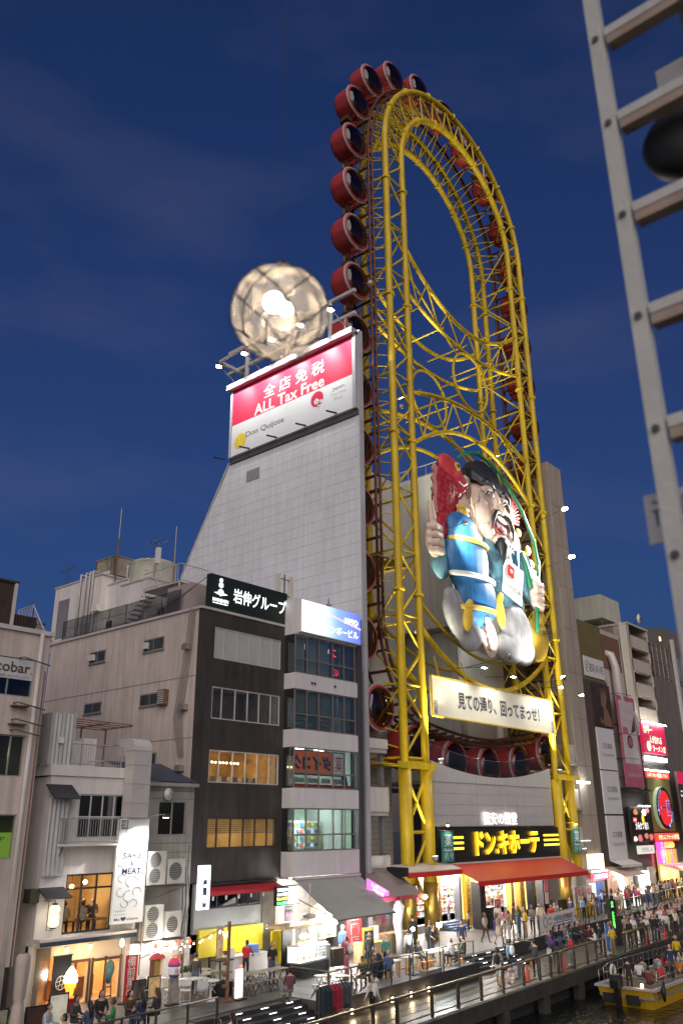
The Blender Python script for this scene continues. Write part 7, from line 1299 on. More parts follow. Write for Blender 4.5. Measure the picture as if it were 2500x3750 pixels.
def cafe_things():
    t = thing('ice_cream_lamp','glowing giant soft ice cream cone lamp on a red crate','lamp',(20.85,31.7,1.22)); MB().lathe([(.10,0),(.13,.1),(.17,.3),(.20,.32),(.23,.5),(.23,.53)],(0,0,0),20).build('cone', glow('cone_orange',(1,.33,.03),1.5), t, True); MB().lathe([(.24,.5),(.27,.56),(.24,.62),(.23,.66),(.25,.71),(.21,.78),(.19,.80),(.2,.84),(.15,.91),(.11,.96),(.03,1.06)],(0,0,0),20).build('cream', glow('cream_white',(1,.93,.82),4.5), t, True); pane_room_light(t,0,-.5,.6,8,(1,.85,.65))
    t = thing('red_crate','red metal crate under the ice cream lamp','crate',(20.85,31.7,D)); MB().box(-.3,.3,-.25,.25,0,.44).build('body', mat('crate_red',(.30,.02,.02),.4,0,.2,3), t); MB().box(-.33,.33,-.28,.28,.44,.485).build('rim', mat('crate_red',(0,0,0)), t)
    t = thing('black_hanging_banner','black hanging banner with a white round crest beside the cafe door','banner',(20.7,32.15,D)); MB().box(-.4,.4,-.01,.01,.3,1.88).build('cloth', mat('noren_black',(.018,.016,.015),.85,0,.15,2), t); wc = mat('crest_white',(.62,.6,.56),.7); MB().tube([(.22*math.cos(k*math.pi/10),-.02,.95+.24*math.sin(k*math.pi/10)) for k in range(20)],.014,4,closed=True).build('crest_ring', wc, t)
    for k in (-.08,.06): MB().tube([(-.19,-.02,.93+k),(.2,-.02,1.0+k)],.011,4).build('crest_stroke', wc, t); MB().tube([(k,-.02,.75),(k+.06,-.02,1.17)],.011,4).build('crest_stroke', wc, t)
    text('もと家カフェ',(0,-.015,.55),.55,.1,wc,t); MB().tube([(-.45,0,1.9),(.45,0,1.9)],.02,6).build('rod', M_BLACK, t)
    t = thing('red_flag_banner','tall red flag banner with white vertical characters','banner',(23.35,31.3,D)); MB().box(-.3,.3,-.008,.008,.05,1.72).build('cloth', mat('flag_red',(.55,.025,.03),.75,0,.1,2), t); text('備前黒牛',(0,-.012,.92),.4,1.5,mat('flag_white',(.75,.72,.68),.7),t,vertical=True,bold=.02); MB().tube([(-.33,0,0),(-.33,0,1.95)],.014,6).build('pole', M_WHITE, t); MB().lathe([(.2,0),(.2,.05),(.03,.08)],(-.33,0,0),12).build('base', M_BLACK, t)
    for x, y, w, h, m, lab in ((23.5,30.9,.62,.85,mat('board_steak_dark',(.10,.08,.07),.5,0,.7,4),'black framed steak picture board, left of two by the red flag'),(24.15,30.8,.6,.92,mat('board_steak',(.45,.30,.14),.5,0,.7,4,emit=.25),'black framed yellow picture board, right of two by the red flag'),(17.6,28.6,.75,1.0,mat('board_brown',(.09,.045,.03),.5,0,.5,3),'brown menu board beside the furled parasol'),(18.8,29.2,.72,1.15,mat('board_pale',(.5,.48,.38),.5,0,.35,3,emit=.35),'pale lit menu board behind the man in stripes'),(16.9,29.6,.5,.9,mat('board_olive',(.25,.25,.16),.5,0,.5,3),'small olive menu board at the far left')):
        t = thing('picture_board',lab,'sign board',(x,y,D),R(-8),'picture boards on the terrace'); MB().box(-w/2,w/2,-.03,.03,.12,h).build('frame', M_BLACK, t); MB().box(-w/2+.05,w/2-.05,-.045,-.031,.17,h-.05).build('picture', m, t)
        for sx in (-1,1): MB().bar((sx*w*.4,.03,h*.8),(sx*w*.4,.3,0),.03).build('leg', M_BLACK, t); MB().bar((sx*w*.42,0,0),(sx*w*.42,0,.14),.03).build('foot', M_BLACK, t)
    t = thing('shaved_ice_sign','inflatable shaved ice cup sign with a red character on a stand','sign',(24.1,29.5,D)); MB().lathe([(.15,.98),(.2,1.05),(.25,1.35),(.25,1.42)],(0,0,0),18).build('cup', mat('cup_white',(.6,.6,.62),.5,0,.1,3,emit=.2), t, True); MB().lathe([(.255,1.38),(.255,1.43)],(0,0,0),18).build('cup_rim', mat('cup_blue',(.05,.08,.3),.5), t); MB().lathe([(.25,1.43),(.24,1.52),(.17,1.64),(.05,1.7)],(0,0,0),18).build('ice', mat('ice_pink',(.62,.06,.16),.5,emit=.2), t, True); text('氷',(-.07,-.255,1.22),.26,.27,mat('ice_red',(.6,.02,.04),.5),t,bold=.05); MB().lathe([(.165,.985),(.205,1.055),(.215,1.1)],(0,0,0),18).build('cup_wave', mat('cup_blue',(0,0,0)), t); MB().box(-.22,.22,-.05,.05,.1,.97).build('panel', mat('stand_print',(.3,.26,.24),.6,0,.5,4), t); MB().box(-.25,.25,-.18,.18,0,.06).build('base', M_BLACK, t); MB().tube([(.1,0,1.6),(.28,0,1.9)],.025,6).build('straw', mat('ice_red',(0,0,0)), t)
    t = thing('stepladder_bundle','teal cloth thrown over leaning ladders by the cafe door','ladder',(23.0,32.2,D)); 
    for x in (-.15,.12): MB().bar((x-.25,-.35,0),(x+.1,.3,1.4),.05).build('rail', mat('brown_timber',(0,0,0)), t)
    for k in range(4): MB().bar((-.35+.08*k,-.25+.15*k,.25+.3*k),(-.05+.08*k,-.25+.15*k,.25+.3*k),.04).build('rung', mat('brown_timber',(0,0,0)), t)
    blob('cloth',[(.1,.2,1.15,.22,.18,.35),(-.0,.1,.9,.15,.15,.3)],mat('teal_cloth',(.05,.13,.13),.85,0,.2,3),t,.05)
    # timber post rack, menu stand and glass case
    t = thing('timber_post','tall timber post holding string lights by the white chairs','post',(26.05,28.5,D)); MB().box(-.05,.05,-.05,.05,0,2.9).build('post', mat('timber_post',(.20,.10,.05),.7,0,.2,3), t); MB().box(-.4,.3,-.25,.25,0,.06).build('base', mat('timber_post',(0,0,0)), t)
    for k in range(4): MB().box(-.25,-.05,-.06,.06,.5+.4*k,.62+.4*k).build('slat', mat('timber_post',(0,0,0)), t)
    t = thing('light_menu_stand','narrow lit drinks menu stand with a red warning lamp on top','sign',(26.5,28.3,D),R(5)); MB().box(-.2,.2,-.05,.05,.08,1.12).build('panel', mat('menu_lit',(.7,.62,.58),.5,0,.6,5,emit=.7,ecol=(1,.85,.8)), t); MB().box(.2,.24,-.06,.06,.05,1.14).build('side', M_BLACK, t); MB().box(-.25,.3,-.2,.2,0,.06).build('base', M_BLACK, t); MB().ball((.1,0,1.2),.06).build('red_lamp', glow('red_lamp',(1,.05,.03),6), t)
    t = thing('empty_glass_case','dark framed glass display case beside the timber post','display case',(26.7,29.6,D)); MB().box(-.38,.38,-.3,.3,0,.5).build('base', M_BLACK, t); MB().box(-.37,.37,-.29,.29,.5,1.3).build('glass', glass('case_glass',(0,0,0)), t); MB().box(-.4,.4,-.32,.32,1.3,1.34).build('top', M_BLACK, t); MB().box(-.36,.36,-.28,.28,.85,.87).build('shelf', M_STEEL, t)
    t = thing('white_bar_counter','white service counter in front of the yellow fascia','counter',(30.3,32.0,D)); MB().box(-1.2,1.2,-.3,.3,0,.95).build('body', M_WHITE, t); MB().box(-1.25,1.25,-.35,.35,.95,1.0).build('top', mat('white_plastic',(0,0,0)), t); MB().box(.2,.7,-.2,.2,1.0,1.35).build('blue_box', mat('blue_box',(.03,.1,.35),.5), t); MB().box(-1.0,-.75,-.1,.1,1.0,1.3).build('register', mat('white_plastic',(0,0,0)), t)
    t = thing('beer_flag','white and orange beer banner on a pole by the yellow fascia','banner',(28.35,31.6,D)); MB().box(-.18,.18,-.01,.01,1.0,2.3).build('cloth', mat('beer_cloth',(.55,.40,.22),.7,0,.6,2.5), t); MB().tube([(-.2,0,0),(-.2,0,2.4)],.015,6).build('pole', M_STEEL, t)
    t = thing('string_lights','string of small warm bulbs sagging from the timber post to the annexe','string lights'); wl = glow('festoon',(1,.8,.45),10)
    for (p, q) in (((26.05,28.5,3.55),(24.6,32.3,2.6)),((26.05,28.5,3.55),(28.4,31.5,3.0)),((26.05,28.5,3.5),(23.4,31.4,2.6)),((24.5,32.4,2.75),(27.5,32.5,2.7))):
        p, q = Vector(p), Vector(q); n = 10; pts = [p.lerp(q,i/n)+Vector((0,0,-.35*math.sin(math.pi*i/n))) for i in range(n+1)]; MB().tube(pts,.008,4).build('cable', M_BLACK, t)
        for c in pts[1:-1]: MB().ball(c+Vector((0,0,-.09)),.035,6,5).build('bulb', wl, t)
    for k in range(4): o = thing('hanging_streamer','small red paper lantern over the white shop sign, %s from the left' % ['first','second','third','fourth'][k],'lantern',(25.3+.62*k,32.3,2.62),0,'red paper lanterns'); MB().lathe([(.04,0),(.08,-.06),(.08,-.16),(.03,-.22)],(0,0,0),8).build('shade', glow('paper_red',(1,.12,.06),.8), o); MB().tube([(0,0,0),(0,0,.12)],.006,4).build('string', M_BLACK, o)
    pane_room_light(thing_light(),25.6,32.0,2.6,26,(1,.96,.9)); pane_room_light(thing_light(),25.2,30.5,3.0,22,(1,.85,.6))
_tl = []
def thing_light():
    if not _tl: _tl.append([o for o in bpy.data.objects if o.name == 'annexe'][0])
    return _tl[0]
cafe_things()
def plaza_things():
    t = thing('mooring_banner','long white mooring banner with ship emblem on the deck edge','banner'); a, c = Vector((52.0,28.35,0)), Vector((58.1,28.95,0)); d = (c-a).normalized(); u = d.angle(Vector((1,0,0)))
    b = MB(); b.add([a+Vector((0,0,.98)),c+Vector((0,0,1.02)),c+Vector((0,0,1.98)),a+Vector((0,0,1.9))],[(0,1,2,3)]); b.build('cloth', mat('banner_cloth_white',(.60,.57,.53),.8,0,.05,1), t); pk = mat('print_navy',(.04,.04,.08),.6)
    M = Matrix.Rotation(u,3,'Z')
    for tx, cx, cz, w, h in (('一本松海運 太左衛門橋船着場',3.9,1.58,3.4,.34),('Ipponmatsu Kaiun  Tazaemon-bashi Pier',3.9,1.25,3.2,.13)):
        o = text(tx,(0,0,0),w,h,pk if h > .2 else mat('banner_white_mat',(0,0,0)),t,bold=.03); 
        if o:
            for v in o.data.vertices: v.co = M@(v.co+Vector((0,-.03,0)))+a+d*cx+Vector((0,0,cz))
    o = MB().box(2.2,5.6,-.02,-.012,1.15,1.35).build('strip', mat('print_blue',(.05,.08,.3),.6), t); o.location = a; o.rotation_euler = (0,0,u)
    o = MB().tube([(.9+.3*math.cos(k*math.pi/8),-.02,1.5+.3*math.sin(k*math.pi/8)) for k in range(16)],.02,4,closed=True).build('emblem', pk, t); o.location = a; o.rotation_euler = (0,0,u)
    for cz in (1.66,1.36): o = MB().prism([(1.7+.25*math.cos(k*math.pi/6),cz+.09*math.sin(k*math.pi/6)) for k in range(12)],-.03,-.015,'y').build('boat_print', mat('boat_print',(.45,.33,.22),.6), t); o.location = a; o.rotation_euler = (0,0,u)
    for k in range(5): p = a.lerp(c,k/4); MB().box(p.x-.03,p.x+.03,p.y+.02,p.y+.08,D,2.0).build('post', M_STEEL, t)
    t = thing('ticket_booth','small ticket booth with red lit TICKET sign','booth',(68.3,32.0,D)); MB().box(-1.6,1.4,0,1.6,0,3.0).build('cabin', mat('booth_grey',(.30,.28,.25),.6,0,.1,1), t); MB().box(-1.65,1.5,-.5,1.7,3.0,3.15).build('roof', mat('booth_roof',(.42,.33,.24),.6,0,.1,1), t); MB().box(-1.5,1.45,-.55,-.4,2.45,3.0).build('sign', glow('ticket_red',(.75,.06,.12),1.2), t); text('TICKET 乗船場',(0,-.56,2.72),2.4,.36,glow('letter_white',(0,0,0)),t,bold=.02); MB().box(-1.5,1.4,-.5,-.42,3.02,3.12).build('lamp', L_WHITE, t)
    MB().box(-1.2,-.1,-.03,0,1.2,2.2).build('window', glow('booth_window',(.55,.75,.7),.55), t); MB().box(.1,1.3,-.03,0,.3,2.3).build('poster', mat('poster_blue',(.05,.12,.35),.5,0,.4,2,emit=.4), t); MB().box(-1.5,-.1,-.04,0,.05,1.1).build('panel', mat('print_blue',(0,0,0)), t); pane_room_light(t,0,-1.2,2.3,40,(1,.9,.8))
    t = thing('lit_vending_sign','yellow and white lit poster box behind the ticket booth','sign'); MB().box(69.2,71.9,32.7,32.95,3.5,5.0).build('box', mat('vend_lit',(.8,.65,.3),.5,0,.4,1.2,emit=1.2,ecol=(1,.85,.5)), t)
    t = thing('round_food_sign','big round brown waffle shaped sign on the snack stall','sign',(72.0,32.2,2.4)); MB().lathe([(.95,0),(.95,-.1),(.85,-.14)],(0,0,0),26,'y').build('disc', mat('waffle_rim',(.65,.45,.33),.5,emit=.35), t); MB().lathe([(.84,-.141),(.82,-.17)],(0,0,0),26,'y').build('face', mat('waffle_brown',(.45,.22,.12),.5,0,.1,2,emit=.35), t)
    for k in range(5): MB().box(-.55+.27*k-.03,-.55+.27*k+.03,-.2,-.175,-.45,.45).build('bar', mat('waffle_rim',(0,0,0)), t)
    t = thing('snack_stall','bright snack stall with striped canopy beside the round waffle sign','stall'); MB().prism([(31.2,3.2),(31.2,3.25),(33.0,3.9),(33.0,3.85)],72.5,77,'x').build('canopy', mat('stall_canopy',(.55,.42,.33),.7,0,.25,3), t); MB().box(73.2,76.8,32.0,32.7,.73,1.8).build('counter', mat('counter_lit',(.7,.65,.6),.5,emit=.9,ecol=(1,.95,.85)), t); pane_room_light(t,74.8,31.2,3.0,110,(1,.93,.82)); MB().box(72.6,77,32.75,32.95,.73,3.8).build('back', mat('pinkish_poster',(0,0,0)), t)
    t = thing('led_pillar','dark pillar with green scrolling LED characters on the quay','led sign',(56.9,25.7,0)); MB().box(-.25,.25,-.2,.2,0,2.7).build('pillar', M_DARKW, t); ld = glow('led_green',(.1,1,.08),3.5); MB().box(-.75,-.2,-.25,.0,.95,2.75).build('display', M_BLACK, t); text('渡',(-.48,-.26,2.45),.34,.36,ld,t,bold=.03); text('太左衛',(-.48,-.26,1.55),.34,1.0,ld,t,vertical=True,bold=.03); MB().box(.3,.62,-.3,.2,0,1.7).build('grey_column', M_CONC, t)
    for x, y, st, lab in ((41.9,23.75,False,'orange traffic cone beside the suitcase on the promenade'),(45.7,23.7,True,'red and white striped traffic cone beside the person in red'),(58.6,24.4,True,'red cone at the railing in front of the woman in white'),(62.5,24.6,True,'red and white cone farther along the queue')):
        t = thing('traffic_cone',lab,'traffic cone',(x,y,0),0,'traffic cones'); MB().box(-.17,.17,-.17,.17,0,.04).build('base', mat('cone_red',(.55,.05,.02),.5,0,.1,3), t); MB().lathe([(.13,.04),(.03,.7),(.02,.71)],(0,0,0),14).build('cone', mat('cone_red',(0,0,0)), t)
        if st:
            for z in (.2,.42): r = .13-.1*(z/.66); MB().lathe([(r+.006,z),(r-.012,z+.1)],(0,0,0),14).build('stripe', M_WHITE, t)
    t = thing('suitcase','grey upright suitcase beside the man with the white backpack','suitcase',(42.2,24.5,0)); MB().box(-.2,.2,-.13,.13,.05,.65).build('shell', mat('suitcase_grey',(.28,.28,.29),.4,0,.06,2), t); MB().tube([(-.12,.1,.65),(-.12,.1,.95),(.12,.1,.95),(.12,.1,.65)],.012,5).build('handle', M_BLACK, t)
    for x in (-.15,.15): MB().ball((x,0,.03),.03,6,5).build('wheel', M_BLACK, t)
    for k in (-.1,0,.1): MB().box(k-.01,k+.01,-.14,-.13,.08,.62).build('rib', M_STEEL, t)
    t = thing('purple_suitcase','dark blue suitcase beside the woman in a white kimono','suitcase',(52.9,32.0,D)); MB().box(-.2,.2,-.14,.14,.05,.7).build('shell', mat('suitcase_navy',(.03,.03,.14),.4), t); MB().tube([(-.1,.1,.7),(-.1,.1,1.0),(.1,.1,1.0),(.1,.1,.7)],.012,5).build('handle', M_BLACK, t)
    for x in (-.15,.15): MB().ball((x,0,.03),.03,6,5).build('wheel', M_BLACK, t)
    for x, y, lab in ((38.9,22.95,'white lifebuoy hanging on the quay railing'),(63.5,24.6,'white lifebuoy on the far quay railing')):
        t = thing('lifebuoy',lab,'lifebuoy',(x,y,.62),R(4),'lifebuoys'); n = 20; MB().tube([(.3*math.cos(2*math.pi*k/n),0,.3*math.sin(2*math.pi*k/n)) for k in range(n)],.075,8,closed=True).build('ring', mat('buoy_white',(.62,.55,.5),.6,0,.08,2), t, True)
        for k in range(4): a = math.pi/4+k*math.pi/2; MB().tube([(.3*math.cos(a-.12),0,.3*math.sin(a-.12)),(.3*math.cos(a),0,.3*math.sin(a)),(.3*math.cos(a+.12),0,.3*math.sin(a+.12))],.085,8).build('band', mat('buoy_band',(.5,.12,.08),.6), t)
    for x, y, lab in ((47.9,24.3,'blue printed standing banner behind the person in red'),(53.4,24.6,'blue standing banner beside the yellow staff shirt')):
        t = thing('standing_banner',lab,'banner',(x,y,0),0,'blue banners'); MB().box(-.22,.22,-.01,.01,.15,1.6).build('cloth', mat('blue_banner',(.05,.2,.5),.7,0,.5,4), t); MB().tube([(-.23,0,0),(-.23,0,1.7)],.015,5).build('pole', M_WHITE, t); MB().box(-.2,.2,-.15,.15,0,.05).build('base', M_WHITE, t)
    for x, y, lab in ((65.0,31.9,'grey notice board with red poster, left of two under the yellow leg'),(66.6,31.9,'grey notice board with red poster, right of two under the yellow leg')):
        t = thing('notice_board',lab,'notice board',(x,y,D),0,'notice boards'); MB().box(-.7,.7,-.03,.03,.9,2.1).build('board', mat('notice_grey',(.26,.24,.24),.6), t); MB().box(-.7,.7,-.02,.02,0,.9).build('lower', YEL, t); MB().box(-.25,.35,-.045,-.031,1.0,2.0).build('sheet', M_WHITE, t); MB().lathe([(.28,-.046),(.28,-.056)],(.05,0,1.7),16,'y').build('red_disc', mat('poster_red',(0,0,0)), t); text('注意',(.05,-.06,1.7),.3,.2,M_WHITE,t); MB().box(-.02,.14,-.056,-.046,1.08,1.4).build('bottle_print', mat('moon_yellow',(0,0,0)), t)
plaza_things()
def boat():
    t = thing('river_cruise_boat','yellow open river cruise boat with outboard motors and steel rails','boat',(49,20.3,-1.3)); t.location = (0,0,0)
    ym = mat('boat_yellow',(.55,.32,.015),.4,0,.08,1,streak=.1); x0, x1, ya, yb = 45.5, 62, 18.85, 21.75
    def sec(x, w): c = (ya+yb)/2; return [(x,c-1.25*w,-1.42),(x,c+1.25*w,-1.42),(x,c+1.45*w,-.45),(x,c-1.45*w,-.45)]
    S = [sec(45.75,1),sec(48,1),sec(54,1),sec(59,.96),sec(62,.75),sec(64,.2)]; S[0][2] = (45.4,S[0][2][1],-.45); S[0][3] = (45.4,S[0][3][1],-.45)
    b = MB(); b.v = [v for s in S for v in s]
    for i in range(len(S)-1):
        for j in (0,1,3): a = i*4; b.f.append((a+j,a+4+j,a+4+(j+1)%4,a+(j+1)%4))
    b.f.append((0,1,2,3)); b.f.append(tuple(len(b.v)-4+k for k in (3,2,1,0))); b.build('hull', ym, t)
    MB().box(45.5,62,ya+.05,yb-.05,-.86,-.76).build('deck', mat('boat_deck',(.22,.22,.21),.7,0,.2,2), t)
    for y in (ya-.02,yb+.02): MB().box(45.38,61.5,y-.12,y+.12,-.47,-.36).build('gunwale', mat('boat_gunwale',(.35,.34,.32),.6,0,.15,2), t)
    MB().box(45.36,45.6,ya,yb,-.47,-.37).build('stern_deck', mat('boat_gunwale',(0,0,0)), t)
    sr = mat('stainless',(.5,.5,.5),.25,.9,.05,2)
    for y in (ya+.05,yb-.05):
        MB().tube([(46.2,y,-.36),(46.2,y,.3),(47,y,.45),(60,y,.45)],.022,6).build('side_rail', sr, t, True); MB().tube([(46.3,y,.05),(60,y,.08)],.014,6).build('side_rail', sr, t, True)
        for k in range(20): x = 46.6+.7*k; MB().tube([(x,y,-.36),(x,y,.44)],.014,5).build('stanchion', sr, t)
    MB().tube([(45.5,yb-.1,-.36),(45.5,yb-.1,.25),(46.0,yb-.1,.3),(46.2,yb-.1,-.3)],.02,6).build('stern_rail', sr, t, True)
    for k in range(9): MB().box(47+1.3*k,47.5+1.3*k,ya+.3,yb-.3,-.76,-.34).build('bench', mat('boat_bench',(.2,.17,.14),.7,0,.1,2), t)
    for y in (20.6,): MB().box(45.08,45.36,y-.12,y+.12,-1.6,-.45).build('outboard_leg', mat('outboard_black',(.012,.012,.013),.4,0,.1,2), t); MB().prism([(44.88,-.42),(45.48,-.42),(45.5,.02),(45.36,.2),(45.02,.18),(44.86,-.05)],y-.22,y+.22,'y').build('motor_cowl', mat('outboard_black',(0,0,0)), t)
    for y, w in ((21.2,.3),(19.95,.32)): MB().box(45.42,45.6,y-w,y+w,-1.15,-.72).build('rubber_fender', M_BLACK, t)
    MB().tube([(46.3,ya-.22,-.1),(46.05,ya-.25,-.5),(46.2,ya-.22,-.95)],[.05,.14,.05],8).build('hanging_fender', M_BLACK, t, True)
    text('とんぼり',(50.4,ya-.28,-.85),1.6,.28,mat('boat_print_dark',(.08,.04,.02),.6),t); 
    o = text('一本松',(0,0,0),.7,.2,mat('boat_print_dark',(0,0,0)),t,'-x')
    for v in o.data.vertices: v.co = v.co+Vector((45.47,19.7,-.9))
    tl = thing('boat_lantern','small glowing lantern on the stern of the boat','lantern',(45.7,19.5,-.36)); MB().lathe([(.06,0),(.08,.08),(.05,.18)],(0,0,0),8).build('globe', glow('lantern_orange',(1,.5,.18),12), tl); MB().lathe([(.07,.18),(.02,.24)],(0,0,0),8).build('cap', M_BLACK, tl); pane_room_light(tl,-.2,0,.15,3,(1,.6,.3))
    t2 = thing('boat_lifebuoy','white lifebuoy standing on the boat rail at the stern','lifebuoy',(47.0,21.55,.0)); MB().tube([(.27*math.cos(2*math.pi*k/18),0,.33*math.sin(2*math.pi*k/18)) for k in range(18)],.07,8,closed=True).build('ring', mat('buoy_white',(0,0,0)), t2, True); MB().tube([(.0,-.07,.4),(0,-.07,.28)],.02,5).build('strap', M_BLACK, t2)
boat()
# ------------------------------------------------------------------ people
def limb_nodes(pose):
    """joint positions of a 1.68 m adult facing -Y; returns (name -> point), edges with region names"""
    J = dict(pelvis=(0,0,.92), waist=(0,.01,1.05), chest=(0,.0,1.25), neck=(0,.01,1.42), head0=(0,-.005,1.49))
    for s, n in ((1,'l'),(-1,'r')):
        J['hip'+n] = (s*.085,0,.9); J['knee'+n] = (s*.10,-.01,.48); J['ank'+n] = (s*.10,.02,.08); J['toe'+n] = (s*.115,-.15,.03)
        J['sho'+n] = (s*.17,.01,1.36); J['elb'+n] = (s*.22,.02,1.1); J['wri'+n] = (s*.225,-.04,.86)
    if pose == 'walk':
        J['kneel'] = (.09,-.14,.5); J['ankl'] = (.09,-.22,.1); J['toel'] = (.1,-.38,.05); J['kneer'] = (-.09,.06,.48); J['ankr'] = (-.09,.28,.14); J['toer'] = (-.1,.16,.03); J['wril'] = (.24,.14,.9); J['wrir'] = (-.22,-.22,.93); J['elbr'] = (-.22,-.03,1.1)
    elif pose == 'photo':
        for s, n in ((1,'l'),(-1,'r')): J['elb'+n] = (s*.24,-.16,1.2); J['wri'+n] = (s*.09,-.32,1.42)
    elif pose == 'fold':
        for s, n in ((1,'l'),(-1,'r')): J['elb'+n] = (s*.24,-.04,1.1); J['wri'+n] = (-s*.06,-.2,1.13)
    elif pose == 'phone':
        for s, n in ((1,'l'),(-1,'r')): J['elb'+n] = (s*.22,.0,1.1); J['wri'+n] = (s*.07,-.27,1.16)
        J['head0'] = (0,-.03,1.48)
    elif pose == 'lean':
        for n in ('l','r'): pass
        J['chest'] = (0,-.08,1.22); J['neck'] = (0,-.14,1.37); J['head0'] = (0,-.17,1.43); J['waist'] = (0,-.02,1.04)
        for s, n in ((1,'l'),(-1,'r')): J['sho'+n] = (s*.17,-.11,1.31); J['elb'+n] = (s*.25,-.28,1.12); J['wri'+n] = (s*.2,-.46,1.02)
    elif pose == 'wide':
        for s, n in ((1,'l'),(-1,'r')): J['elb'+n] = (s*.40,-.05,1.2); J['wri'+n] = (s*.62,-.1,1.06)
    elif pose == 'hands_up':
        for s, n in ((1,'l'),(-1,'r')): J['elb'+n] = (s*.33,-.05,1.42); J['wri'+n] = (s*.14,.02,1.55)
    elif pose == 'sit':
        d = -.43
        for k in ('pelvis','waist','chest','neck','head0','shol','shor','elbl','elbr'): x,y,z = J[k]; J[k] = (x,y+.0,z+d)
        J['chest'] = (0,-.02,.83); J['neck'] = (0,-.03,1.0); J['head0'] = (0,-.05,1.06)
        for s, n in ((1,'l'),(-1,'r')): J['hip'+n] = (s*.09,-.02,.5); J['knee'+n] = (s*.12,-.42,.5); J['ank'+n] = (s*.12,-.40,.09); J['toe'+n] = (s*.13,-.56,.03); J['sho'+n] = (s*.17,-.02,.94); J['elb'+n] = (s*.23,-.08,.7); J['wri'+n] = (s*.12,-.3,.68)
    return J
_RAD = dict(pelvis=.15,waist=.13,chest=.155,neck=.058,head0=.07,hip=.092,knee=.058,ank=.042,toe=.036,sho=.068,elb=.046,wri=.031)
def person_mesh(pose, skirt=False, shorts=False, sleeves=True):
    J = limb_nodes(pose); names = list(J); idx = {n:i for i,n in enumerate(names)}
    E = [('pelvis','waist'),('waist','chest'),('chest','neck'),('neck','head0')]
    for n in ('l','r'): E += [('pelvis','hip'+n),('hip'+n,'knee'+n),('knee'+n,'ank'+n),('ank'+n,'toe'+n),('chest','sho'+n),('sho'+n,'elb'+n),('elb'+n,'wri'+n)]
    me = bpy.data.meshes.new('body_skeleton'); me.from_pydata([J[n] for n in names],[(idx[a],idx[b]) for a,b in E],[]); o = bpy.data.objects.new('body_skeleton',me); COL.objects.link(o)
    md = o.modifiers.new('skin','SKIN'); md.use_smooth_shade = True
    for i, n in enumerate(names):
        r = _RAD.get(n) or _RAD[n[:-1]]; v = me.skin_vertices[0].data[i]; v.radius = (r*1.1,r*.78) if n in ('pelvis','waist','chest') else (r,r); v.use_root = n == 'pelvis'
    sb = o.modifiers.new('sub','SUBSURF'); sb.levels = 1; sb.render_levels = 1
    bpy.context.view_layer.update(); out = bpy.data.meshes.new_from_object(o.evaluated_get(bpy.context.evaluated_depsgraph_get())); bpy.data.objects.remove(o)
    vs = [tuple(v.co) for v in out.vertices]; fs = [tuple(p.vertices) for p in out.polygons]; bpy.data.meshes.remove(out)
    # region of each face from the nearest bone: 0 skin, 1 top, 2 trousers, 3 shoes
    reg = {}
    for a, b in E:
        k = a if a[-1] in 'lr' and len(a) > 3 else b
        if b.startswith('toe'): m = 3
        elif b.startswith(('hip','knee')): m = 2
        elif b.startswith('ank'): m = 0 if (shorts or skirt) else 2
        elif b.startswith(('sho','elb')) or b in ('waist','chest'): m = 1
        elif b.startswith('wri'): m = 1 if sleeves else 0
        else: m = 0
        reg[(a,b)] = m
    segs = [(Vector(J[a]),Vector(J[b]),reg[(a,b)]) for a,b in E]; ms = []
    for f in fs:
        c = Vector((0,0,0))
        for i in f: c += Vector(vs[i])
        c /= len(f); best = None
        for p, q, m in segs:
            d = q-p; t = max(0,min(1,(c-p).dot(d)/max(1e-9,d.length_squared))); e = (c-p-d*t).length
            if best is None or e < best[0]: best = (e,m,t)
        ms.append(best[1])
    pel = J['pelvis'][2]
    for i, f in enumerate(fs):      # waistline between top and trousers
        z = sum(vs[k][2] for k in f)/len(f)
        if ms[i] in (1,2) and abs(vs[f[0]][0]) < .17: ms[i] = 1 if z > pel+.03 and ms[i] == 1 else (2 if z < pel+.03 else ms[i])
    b = MB(); b.v = vs; b.f = fs
    def grow(m): 
        while len(ms) < len(b.f): ms.append(m)
    # head with nose and ears; jaw narrower than the skull
    hx, hy, hz = J['head0']; k = len(b.v); b.ball((hx,hy-.012,hz+.085),(.074,.094,.118),14,10)
    for i in range(k,len(b.v)):
        x,y,z = b.v[i]; t = (z-hz-.085)/.118
        if t < 0: x = hx+(x-hx)*(1+.28*t); y = hy-.012+(y-hy+.012)*(1+.12*t)
        b.v[i] = (x,y,z)
    grow(0); b.add([(hx,hy-.125,hz+.07),(hx-.016,hy-.098,hz+.06),(hx+.016,hy-.098,hz+.06),(hx,hy-.098,hz+.115)],[(0,1,2),(0,3,1),(0,2,3)]); 
    for s in (-1,1): b.ball((hx+s*.074,hy,hz+.085),(.012,.022,.03),6,4)
    grow(0)
    for s in (-1,1): b.quad((hx+s*.03-.013,hy-.101,hz+.098),(hx+s*.03+.013,hy-.101,hz+.098),(hx+s*.03+.013,hy-.099,hz+.110),(hx+s*.03-.013,hy-.099,hz+.110))
    b.quad((hx-.022,hy-.1,hz+.034),(hx+.022,hy-.1,hz+.034),(hx+.022,hy-.101,hz+.041),(hx-.022,hy-.101,hz+.041)); grow(4)
